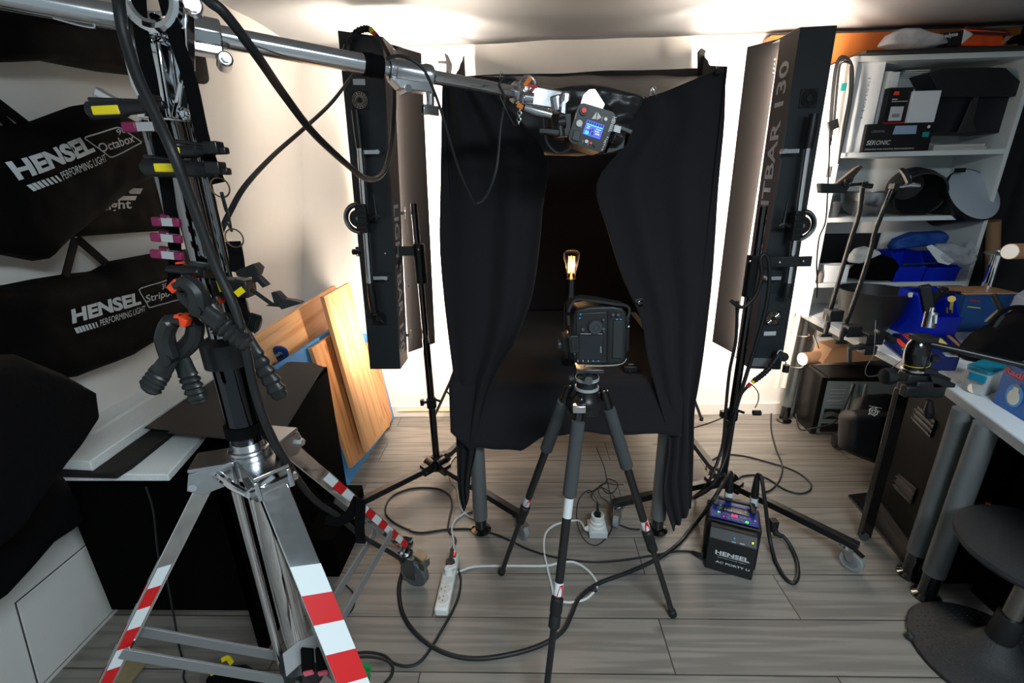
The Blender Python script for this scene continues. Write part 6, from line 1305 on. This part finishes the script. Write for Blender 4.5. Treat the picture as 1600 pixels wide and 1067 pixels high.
# cables bundled over the shelf's left upper corner
for i, (m, dx, lb_) in enumerate(((CAB, 0, 'black cable looped over a hook at the shelf corner, outermost'), (WC, 7, 'white cable looped over a hook at the shelf corner'), (mat('red_cable', (190, 30, 30), .5), 12, 'red cable hanging in the bundle at the shelf corner'), (mat('cream_cable', (225, 195, 150), .5), 4, 'cream cable hanging in the bundle at the shelf corner'), (CAB, 16, 'black cable hanging at the inner side of the bundle at the shelf corner'))):
    cable(lb_, PP([(1296+dx*.4, 235-dx*2, 2.36), (1297+dx*.5, 180, 2.36), (1303+dx*.5, 115, 2.36), (1311+dx*.3, 90+dx*.5, 2.36), (1324+dx*.3, 90+dx*.6, 2.36), (1333-dx*.3, 108, 2.36), (1331-dx*.3, 150, 2.36), (1322-dx*.3, 200, 2.36), (1313-dx*.2, 240+dx, 2.36)]), .0035 if i != 2 else .002)
b = B(); b.box(P(1318, 136, 2.35), (.02, .01, .03)); tag(b.build('plug', mat('teal_print', (30, 140, 135), .5)), 'teal plug in the cable bundle at the shelf corner', 'plug')
b = B(); b.bar(P(1294, 198, 2.35), P(1309, 192, 2.35), .012, .04); tag(b.build('adaptor', BLK), 'black adaptor block in the cable bundle at the shelf corner', 'adaptor')
b = B(); b.box(V((sx0-.002, 2.425, P(1283, 269, 2.43).z)), (.006, .03, .05)); tag(b.build('tape_tab', BLK), 'black tape tab on the side of the shelf', 'tape')
# on top of the shelf
zt = sz1+.001
b = B(); b.box((1.93, 2.5, zt+.005), (.86, .3, .009)); tag(b.build('black_board', mat('dark_board', (28, 26, 26), .7)), 'thin black board lying on top of the shelf', 'board')
b = B(); b.box((1.9, 2.52, zt+.014), (.5, .26, .006)); tag(b.build('beige_board', mat('beige_board', (196, 182, 150), .7)), 'thin beige board on top of the black one on the shelf', 'board')
zt += .018
ob = cpil('bubble_wrap', [(1371, 72), (1384, 55), (1402, 46), (1425, 46), (1450, 56), (1476, 68)], [(1371, 74), (1390, 78), (1410, 79), (1435, 78), (1455, 76), (1477, 70)], 2.46, .05, mat('bubble_wrap', (190, 198, 206), .25, alpha=.62, bump=1.5, scale=45, coat=.3), 'bundle of clear bubble wrap on top of the shelf', 'bubble wrap', 61, wr=.016)
cy = thing('gel_box', P(1520, 70, 2.42), 'black, white and fiery orange cardboard box on top of the shelf', 'box')
def cyq(x, y, o_=0): return P(x, y, 2.42-o_)
b = B(); b.prism([cyq(*q) for q in ((1455, 55), (1506, 47), (1502, 71), (1458, 70))], (0, .10, 0)); b.build('black_end', BB, cy, bevel=.001)
b = B(); b.prism([cyq(*q) for q in ((1506, 45), (1574, 50), (1565, 72), (1502, 71))], (0, .12, 0)); b.build('printed_side', mat('fiery_orange', (235, 82, 30), .45, var=.5, scale=30), cy, bevel=.001)
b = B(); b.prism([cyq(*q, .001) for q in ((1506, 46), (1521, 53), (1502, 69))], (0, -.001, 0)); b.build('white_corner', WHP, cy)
b = B(); b.prism([P(*q) for q in ((1508, 43, 2.44), (1570, 47, 2.44), (1580, 56, 2.41), (1521, 54, 2.41))], (0, .0, .004)); b.build('maroon_lid', mat('maroon_lid', (80, 30, 32), .45), cy)
b = B(); b.prism([cyq(*q) for q in ((1568, 52), (1583, 56), (1565, 72))], (0, .08, 0)); b.build('brown_flap', CRD, cy)
text('Cybedyne', cyq(1461, 64, .001), cyq(1496, 58, .001), (0, 0, 1), .022, WHP, cy, fat=.05)
cpil('black_pouch', [(1572, 62), (1590, 54), (1620, 54)], [(1572, 70), (1590, 68), (1620, 68)], 2.44, .03, NYL, 'black pouch at the far right on top of the shelf', 'pouch', 63)
# ================================================================ under the far desk
pc0, pc1 = V((1.675, 2.44, 0)), V((1.98, 2.42, 0)); xd = (pc1-pc0).normalized(); yd = V((-xd.y, xd.x, 0)); hP = zat(pc0.x, pc0.y, 590)
pcx = thing('computer_tower', pc0, 'open black computer tower with bare metal side, under the far desk', 'computer')
def qp(u, v, z): return pc0+xd*u+yd*v+V((0, 0, z))
b = B(); b.prism([qp(.03, .004, .005), qp(.46, .004, .005), qp(.46, .19, .005), qp(.03, .19, .005)], (0, 0, hP-.01)); b.build('chassis', mat('computer_zinc', (140, 158, 164), .45, .4), pcx)
b = B(); b.prism([qp(0, 0, 0), qp(.035, 0, 0), qp(.035, .2, 0), qp(0, .2, 0)], (0, 0, hP)); b.prism([qp(.035, -.002, hP-.02), qp(.47, -.002, hP-.02), qp(.47, .2, hP-.02), qp(.035, .2, hP-.02)], (0, 0, .022)); b.build('front_and_top', mat('computer_black', (16, 14, 14), .3), pcx, bevel=.004)
b = B()
for (u0, z0_, u1, z1_) in ((.05, .60, .13, .90), (.15, .05, .16, .95), (.20, .35, .21, .95)): b.bar(qp(u0, -.001, z0_*hP), qp(u1, -.001, z0_*hP), .004, .006)
for k in range(6): b.bar(qp(.06, -.001, hP*(.50+.06*k)), qp(.14, -.001, hP*(.50+.06*k)), .003, .004)
for u in (.17, .24): b.bar(qp(u, -.002, .1*hP), qp(u, -.002, .9*hP), .008, .006, up=(0, -1, 0))
b.build('metal_ribs', mat('computer_zinc_light', (180, 192, 195), .4, .4), pcx)
b = B(); b.prism([qp(.05, -.0005, hP*.28), qp(.14, -.0005, hP*.28), qp(.14, -.0005, hP*.46), qp(.05, -.0005, hP*.46)], (0, .001, 0)); b.prism([qp(.05, -.0005, hP*.05), qp(.15, -.0005, hP*.05), qp(.15, -.0005, hP*.2), qp(.05, -.0005, hP*.2)], (0, .001, 0)); b.build('drive_opening', BLK, pcx)
b = B()
for k in range(4): b.tube([qp(.05, -.004, hP*(.30+.03*k)), qp(.09, -.01, hP*(.36+.02*k)), qp(.135, -.006, hP*(.31+.02*k))], .0022, 6, sub=4)
b.build('ribbon_wires', GRY, pcx)
tb = thing('cardboard_tube', P(1250, 560, 2.28), 'cardboard tube with open white end lying on the computer tower', 'tube')
a = V(qp(-.06, .05, hP+.038)); a = P(1254, 561, 2.42); c = P(1330, 553, 2.5); b = B(); b.cyl(a, c+(c-a)*.4, .036, n=32); b.build('tube', CRD, tb)
b = B(); b.lathe([(.036, -.002), (.0335, -.003), (.033, .006), (.031, .006), (.001, .004)], a, (c-a), 32); b.build('white_lining', WHT, tb)
b = B(); b.prism([P(*q) for q in ((1285, 568, 2.36), (1420, 560, 2.36), (1420, 528, 2.4), (1300, 545, 2.4))], (0, .12, .0)); tag(b.build('cardboard_sheet', CRD), 'flat piece of brown cardboard lying behind the tube under the desk', 'cardboard')
sb = thing('black_drawer_unit', V((1.75, 2.5, .5)), 'black shelf insert hanging under the far desk behind the gooseneck clamps', 'drawer unit')
b = B(); b.box((1.98, 2.5, DZ-.08), (.62, .34, .09)); b.build('body', BB, sb); b = B(); b.bar(P(1271, 524, 2.3), P(1279, 544, 2.3), .004, .012, up=(0, -1, 0)); b.build('metal_edge', CHR, sb)
cable('black cable looping from the computer tower down to the floor', [qp(.16, -.03, hP-.02), qp(.12, -.05, .18)] + [qp(.08, -.05, .10), qp(-.02, -.04, .06), qp(-.06, .0, .03), qp(-.07, .06, .10)], .0045)
# strip-light tubes tied to the desk leg
for i, (x0, x1) in enumerate(((1240, 1205), (1251, 1216))):
    b = B(); b.cyl(P(x0, 478, 2.50), P(x1+8, 605, 2.50), .0125, n=16); tag(b.build('white_rod', mat('cream_rod', (225, 212, 195), .4)), ('left', 'right')[i]+' one of two pale rods tied to the desk leg by the wall', 'rod')
for y in (522, 570):
    b = B(); p = V((1.605, 2.60, zat(1.605, 2.60, y))); b.ring(p, (0, 0, 1), .045, .003, 24, 6); tag(b.build('cable_tie', WC), ('upper' if y == 522 else 'lower')+' cable tie round the grey desk leg by the wall', 'cable tie')
# backpack
bk_ = thing('backpack', FL(1360, 715), 'black hard-shell backpack with a small white crest print, under the desk', 'backpack')
A1 = [FL(1312, 700), FL(1400, 738)]
bx0 = A1[0].x; 
pts_f = [V(FL(1313, 702)), V(FL(1390, 728)), V(FL(1480, 700))]
o = pillow('shell', [P(x, y, 2.02) for x, y in ((1316, 650), (1330, 640), (1370, 640), (1430, 650))], [P(x, y, 1.98) for x, y in ((1314, 702), (1345, 716), (1385, 730), (1430, 740))], V((-.2, -1, .35)), .06, mat('backpack_black', (18, 18, 21), .6, bump=.2, scale=300), bk_, wr=.003, edge=.15, back=1.6)
o = pillow('shell_top', [P(x, y, 2.12) for x, y in ((1334, 624), (1350, 618), (1380, 616), (1420, 622))], [P(x, y, 2.0) for x, y in ((1318, 665), (1340, 668), (1375, 675), (1425, 690))], V((-.1, -.6, .8)), .04, mat('backpack_black', (18, 18, 21), .6), bk_, wr=.002, edge=.15, back=1.5)
cc = P(1365, 643, 1.96)
b = B(); b.ring(cc, (.1, .75, -.6), .017, .002, 20, 6); b.ring(cc, (.1, .75, -.6), .008, .002, 14, 6)
for k in range(5): b.cyl(cc+V((.02*math.cos(k*1.256), 0, .018*math.sin(k*1.256))), cc+V((.026*math.cos(k*1.256), -.001, .024*math.sin(k*1.256))), .003, n=8)
b.bar(P(1358, 634, 1.96), P(1378, 638, 1.96), .002, .003, up=(0, -.6, .8)); b.build('crest_print', WHP, bk_)
b = B(); b.ring(FL(1304, 688, .05), (1, -.3, 0), .035, .006, 24, 8); b.lathe([(.001, -.008), (.03, -.008), (.03, .008), (.001, .008)], FL(1304, 688, .05), (1, -.3, 0), 24); b.build('wheel', RUB, bk_)
# black equipment case with recessed grips and the leaning post before it
ec = thing('flight_case', V((1.50, 1.6, 0)), 'tall black equipment case with slotted grips, behind the double desk legs', 'case')
EB = mat('case_black', (4, 4, 4), .6, spec=.1, bump=.05, scale=300)
fa, fb_ = FL(1357, 775), V((1.49, 1.36, 0)); fd = (fb_-fa)
b = B(); b.prism([fa, fb_, fb_+V((.5, 0, 0)), fa+V((.5, 0, 0))], (0, 0, .69)); b.build('body', EB, ec, bevel=.003)
fn_ = V((fd.y, -fd.x, 0)).normalized(); fn_ = fn_ if fn_.x < 0 else -fn_
def eq(x, y):   # point on the case face
    r = ray(x, y); t = ((fa-CAMP).dot(fn_))/(r.dot(fn_)); return CAMP+r*t + fn_*.002
for (q) in (((1437, 634), (1464, 658), (1455, 684), (1428, 656)), ((1406, 740), (1434, 764), (1425, 788), (1399, 762))):
    b = B(); b.prism([eq(*p) for p in q], fn_*.004); g_ = b.build('recessed_grip', BLKM, ec, bevel=.001)
    b = B()
    for k in range(3):
        f = .2+.3*k; a, c = eq(*q[0]).lerp(eq(*q[3]), f)+fn_*.006, eq(*q[1]).lerp(eq(*q[2]), f)+fn_*.006; b.bar(a, c, .004, .012, up=fn_)
    b.build('slots', mat('slot_grey', (44, 44, 46), .4), g_)
b = B(); b.bar(fa+fn_*.004+V((0, 0, .03)), fb_+fn_*.004+V((0, 0, .03)), .008, .05, up=(0, 0, 1)); b.build('trim_strip', BLKM, ec)
po_ = thing('camera_stand', FL(1350, 838), 'black post standing in front of the equipment case, under the ball head', 'stand')
b = B(); q_ = FL(1350, 838, .004); b.bar(q_, V((q_.x-.012, q_.y, zat(q_.x, q_.y, 606))), .024, .045); b.build('post', mat('post_black', (20, 18, 18), .25, coat=.3), po_, bevel=.003)
b = B(); b.prism([FL(1325, 776, .002), FL(1412, 880, .002), FL(1430, 872, .002), FL(1357, 772, .002)], (0, 0, .012)); b.build('base_plate', BLKM, ec)
b = B(); b.cyl(FL(1350, 838, .0), FL(1350, 838, .02), .018, n=16); b.build('foot', RUB, po_)
gh = thing('geared_head', P(1430, 600, 1.45), 'black geared clamp and ball head with yellow line mounted over the desk corner', 'tripod head')
gY = 1.46
b = B(); b.box(P(1440, 602, gY), (.10, .08, .06)); b.bar(P(1410, 588, gY), P(1475, 594, gY), .05, .035); b.box(P(1422, 610, gY-.03), (.05, .03, .04)); b.build('clamp_body', BLK, gh, bevel=.006)
b = B(); b.prism([P(*q, gY-.04) for q in ((1455, 588), (1470, 590), (1494, 600), (1492, 606), (1458, 606))], (0, .07, 0)); b.prism([P(*q, gY-.04) for q in ((1445, 574), (1466, 578), (1468, 586), (1445, 584))], (0, .07, 0)); b.build('finned_jaw', BLKM, gh, bevel=.002)
b = B(); c0_ = P(1386, 588, gY-.03); b.cyl(c0_, P(1408, 590, gY-.02), .017, .012, 18); b.lathe([(.010, -.012), (.026, -.010), (.028, .004), (.026, .016), (.012, .018)], c0_, (1, 0, 0), 24); b.build('knob', BLK, gh)
b = B(); b0 = P(1430, 574, gY); b1 = P(1437, 530, gY); hh = (b1-b0)
b.lathe([(.034, 0), (.036, .006), (.036, hh.length*.6), (.030, hh.length*.85), (.020, hh.length), (.001, hh.length)], b0, hh, 36); b.build('ball_housing', mat('gloss_black_head', (14, 14, 15), .15, coat=.5), gh)
b = B(); b.lathe([(.0362, -.001), (.037, 0), (.0362, .001)], b0+hh*.14, hh, 36); b.build('yellow_line', YEL, gh)
b = B(); b.lathe([(.035, -.008), (.038, -.006), (.038, .0), (.035, .002)], b0, hh, 36); b.build('silver_base', ALU, gh)
b = B(); b.box(P(1443, 528, gY), (.06, .05, .018)); b.build('top_plate', BLK, gh, bevel=.002)
b = B(); b.cyl(P(1452, 560, gY-.02), P(1462, 560, gY-.02), .014, n=16); b.build('side_knob', BLK, gh)
b = B(); b.cyl(P(1453, 626, gY), P(1452, 642, gY), .008, .016, 16); b.cyl(P(1452, 642, gY), P(1451, 652, gY), .018, .012, 16); b.build('screw_foot', BLKM, gh)
b = B(); b.cyl(P(1449, 536, gY), P(1640, 580, gY-.16), .010, n=14); tag(b.build('black_rod', BLKM), 'black rod running from the ball head to the right edge of the photo', 'rod')
b = B(); a = P(1450, 512, gY+.02); c = P(1456, 488, gY+.03); b.cyl(a, c, .018, n=24); b.cyl(c, c+(c-a)*.3, .006, n=10); t_ = b.build('spigot', mat('aluminium_tube', (150, 152, 154), .3, 1)); tag(t_, 'silver cylindrical spigot standing on the ball head', 'spigot')
b = B(); b.bar(P(1462, 492, gY), P(1461, 505, gY), .006, .006); b.build('white_tag', WHP, t_)
cl = thing('edge_clamp', P(1365, 540, 1.92), 'black clamp with lever gripping the far desk edge left of the booklets', 'clamp')
b = B(); b.box(P(1362, 528, 1.90), (.07, .05, .05)); b.box(P(1355, 545, 1.88), (.05, .05, .04)); b.bar(P(1368, 520, 1.9), P(1385, 524, 1.9), .03, .03); b.cyl(P(1340, 543, 1.86), P(1352, 541, 1.86), .012, n=14); b.build('body', BLK, cl, bevel=.004)
b = B(); b.bar(P(1326, 544, 1.86), P(1346, 541, 1.86), .018, .016); b.bar(P(1327, 544, 1.86), P(1327, 566, 1.86), .014, .014); b.build('lever', DGR, cl, bevel=.002)
b = B(); b.bar(P(1384, 524, 1.9), P(1396, 534, 1.86), .024, .02); b.build('jaw', BLK, cl)
cable('thin grey wire hanging from the edge clamp below the desk', PP([(1368, 500, 1.85), (1367, 530, 1.83), (1364, 556, 1.82), (1354, 572, 1.82), (1353, 585, 1.82), (1364, 588, 1.82), (1386, 580, 1.8), (1410, 562, 1.7), (1420, 556, 1.6)]), .0018, GRY)
# plastic food box
fbx = thing('food_container', FL(1530, 612, DZ), 'clear plastic food container with turquoise lid on the near desk', 'container')
q0, q1, q2, q3 = FL(1498, 608, DZ), FL(1536, 622, DZ), FL(1566, 610, DZ), FL(1520, 598, DZ)
def rr(q, r): return rrect([V(p) for p in q], r)
q3 = q0+q2-q1
tuy = zat(q1.x, q1.y, 588)-DZ
b = B(); lo = rr([q0, q1, q2, q3], .015); cen = (q0+q2)/2; b.rings([[V((cen.x+(p.x-cen.x)*.92, cen.y+(p.y-cen.y)*.92, DZ+.002)) for p in lo], [V((p.x, p.y, DZ+tuy)) for p in lo]]); b.build('box', mat('frosted_plastic', (190, 196, 198), .25, alpha=.6), fbx)
b = B(); b.prism([V((cen.x+(p.x-cen.x)*1.05, cen.y+(p.y-cen.y)*1.05, DZ+tuy)) for p in lo], (0, 0, .014)); b.build('lid', mat('turquoise_lid', (18, 130, 160), .35), fbx, bevel=.004)
b = B(); m_ = q0.lerp(q1, .55); b.box(m_+V((-.006, -.006, tuy*.8)), (.05, .006, .025), ((q1-q0).normalized(), V((-(q1-q0).normalized().y, (q1-q0).normalized().x, 0)), V((0, 0, 1)))); b.build('lid_clip', MATS['turquoise_lid'], fbx, bevel=.002)
b = B(); b.lathe([(.006, 0), (.018, 0), (.018, .006), (.006, .006)], q0.lerp(q1, .5).lerp(cen, .2)+V((0, 0, .018)), (-.5, -.8, .2), 24, cap=False); b.build('cream_ring', mat('cream_ring', (225, 205, 180), .5), fbx)
# lamp box
lx = thing('lamp_box', FL(1575, 640, DZ), 'blue cardboard lamp box with a white bulb picture on the near desk', 'box')
l0, l1 = FL(1551, 628, DZ+.001), FL(1592, 653, DZ+.001); hl_ = zat(l0.x, l0.y, 567)-DZ; xd = (l1-l0).normalized(); xd.z = 0; xd.normalize(); yd = V((-xd.y, xd.x, 0)); yd = yd if yd.dot(V((1, 1, 0))) > 0 else -yd
W2 = (l1-l0).length*1.25; l1 = l0+xd*W2
b = B(); b.prism([l0, l1, l1+yd*.10, l0+yd*.10], (0, 0, hl_)); b.build('carton', mat('lamp_box_blue', (10, 84, 160), .45), lx, bevel=.001)
fN = -yd
def lq(u, v, o_=.001): return l0+xd*(W2*u)+V((0, 0, hl_*v))+fN*o_
def disc(par, u, v, r, m, o_, su=1, nm='print'):
    b = B(); c = lq(u, v, o_); b.prism([c+xd*math.cos(k*.2618)*r*su+V((0, 0, 1))*math.sin(k*.2618)*r for k in range(24)], fN*.0004); return b.build(nm, m, par)
disc(lx, .5, .40, .036, mat('sky_blue_print', (90, 160, 215), .5), .001, .9, 'halo_print'); bp_ = disc(lx, .5, .36, .024, mat('cream_print', (235, 232, 215), .5), .002, .95, 'bulb_print')
b = B(); b.prism([lq(.40, .44, .0022), lq(.60, .44, .0022), lq(.56, .60, .0022), lq(.44, .60, .0022)], fN*.0004); b.build('bulb_neck_print', MATS['cream_print'], lx)
b = B(); b.prism([lq(.45, .60, .0024), lq(.55, .60, .0024), lq(.55, .68, .0024), lq(.45, .68, .0024)], fN*.0004); b.build('bulb_cap_print', GRY, lx)
text('Radium', lq(.04, .80, .0015), lq(.98, .80, .0015), (0, 0, 1), .018, ORG, lx, fat=.02)
b = B(); b.bar(lq(.02, .76, .001), lq(.98, .76, .001), .0005, .0012, up=fN); b.build('orange_line', ORG, lx)
b = B(); b.prism([l0+V((0, 0, hl_))+xd*W2*.25+yd*.02, l1+V((0, 0, hl_))+yd*.02, l1+V((0, 0, hl_))+yd*.10, l0+V((0, 0, hl_))+xd*W2*.25+yd*.08], (0, 0, .001)); b.build('cream_top', MATS['cream_print'], lx)
slab('envelope', [(1545, 556), (1560, 568), (1640, 570), (1640, 556)], DZ, .01, mat('pale_blue_paper', (150, 190, 215), .6), 'pale blue papers behind the lamp box', 'paper')
# dark box under the near desk and crinkled bag
b = B(); b.box((1.86, 1.02, .34), (.5, .62, .68)); tag(b.build('drawer_cabinet', EB, bevel=.004), 'black cabinet in the shadow under the near desk, behind the stool', 'cabinet')
b = B(); b.prism([FL(1460, 958, .0), FL(1506, 963, .0), FL(1506, 958, .0), FL(1470, 950, 0)], (0, 0, .02)); tag(b.build('wood_strip', EDG), 'small pale wood strip on the floor by the stool base', 'wood strip')
cpil('bin_bag', [(1512, 790), (1530, 784), (1560, 783), (1640, 790)], [(1512, 815), (1540, 812), (1570, 815), (1640, 820)], 1.33, .03, mat('black_film', (22, 23, 25), .25, bump=1, scale=30), 'shiny black plastic sack behind the stool seat', 'plastic bag', 71)
bb_ = [o for o in bpy.data.objects if o.name.startswith('bin_bag')][0]
b = B(); b.prism([P(*q, 1.285) for q in ((1536, 799), (1541, 785), (1548, 787), (1540, 802))], (0, .002, 0)); b.build('red_print', RED, bb_); b = B(); b.prism([P(*q, 1.285) for q in ((1543, 797), (1545, 787), (1549, 788), (1547, 798))], (0, .002, 0)); b.build('white_print', WHP, bb_)
# stool
sc_ = V((1.436, 1.068, 0)); stl = thing('stool', sc_, 'black round balance stool with disc base and chrome pole at the lower right corner', 'stool')
RB = mat('stool_rubber', (30, 31, 33), .6, bump=.5, scale=260)
b = B(); b.lathe([(.001, 0), (.195, 0), (.203, .006), (.203, .016), (.190, .026), (.10, .040), (.062, .062), (.040, .10), (.036, .102)], sc_, n=56); bs_ = b.build('base', RB, stl)
b = B()
for ring_ in range(5):
    R_ = .178-.014*ring_; n_ = 44-3*ring_
    for k in range(n_):
        a = k*2*math.pi/n_+ring_*.07; b.box(sc_+V((R_*math.cos(a), R_*math.sin(a), .0285+.0023*ring_)), (.004, .0025, .0015))
o = b.build('studs', DGR, bs_); o['kind'] = 'stuff'
b = B(); b.ball(sc_+V((-.19, .07, .012)), .014, n=12, m=8); b.build('stopper', RB, bs_)
tpS = sc_+V((.006, -.012, .435))
b = B(); b.cyl(sc_+V((0, 0, .09)), sc_.lerp(tpS, .45), .034, n=28); b.build('lower_sleeve', BLK, stl)
b = B(); b.cyl(sc_.lerp(tpS, .4), tpS, .026, n=28); b.build('pole', mat('pole_metal', (130, 130, 128), .25, 1), stl)
b = B(); axS = V((-.03, -.02, 1)).normalized(); b.lathe([(.001, -.03), (.05, -.03), (.10, -.018), (.185, -.012), (.192, .0), (.190, .012), (.176, .018), (.001, .014)], tpS+V((0, 0, .0)), axS, 56); b.build('seat', mat('stool_mesh_seat', (34, 35, 37), .75, bump=1, scale=520), stl)
# yellow and black thing at the bottom of the frame and plastic strip on the floor
b = B(); tag(pillow('work_glove', [FL(x, y, .16) for x, y in ((322, 1062), (350, 1040), (385, 1038), (415, 1058))], [FL(x, y, .02) for x, y in ((322, 1100), (350, 1100), (385, 1100), (415, 1100))], (0, -.4, 1), .03, NYL, seed=77, nu=24, nv=12), 'black bundle with yellow edge at the bottom of the photo under the braces', 'bundle'); b.b.free()
gl_ = [o for o in bpy.data.objects if o.name.startswith('work_glove')][0]
b = B(); ribbon(b, [FL(330, 1052, .18), FL(345, 1045, .19), FL(364, 1047, .19)], .012, .006, (0, -.5, 1)); ribbon(b, [FL(346, 1032, .18), FL(356, 1028, .18), FL(362, 1036, .18)], .012, .006, (0, -.5, 1)); b.build('yellow_edge', YEL, gl_)
b = B(); b.prism([FL(180, 1067, .004), FL(205, 1067, .004), FL(243, 1020, .004), FL(205, 1010, .004)], (0, 0, .006)); tag(b.build('wood_lath', mat('worn_lath', (150, 135, 100), .6, var=.3, scale=20)), 'worn pale wooden lath on the floor behind the left taped leg', 'lath')
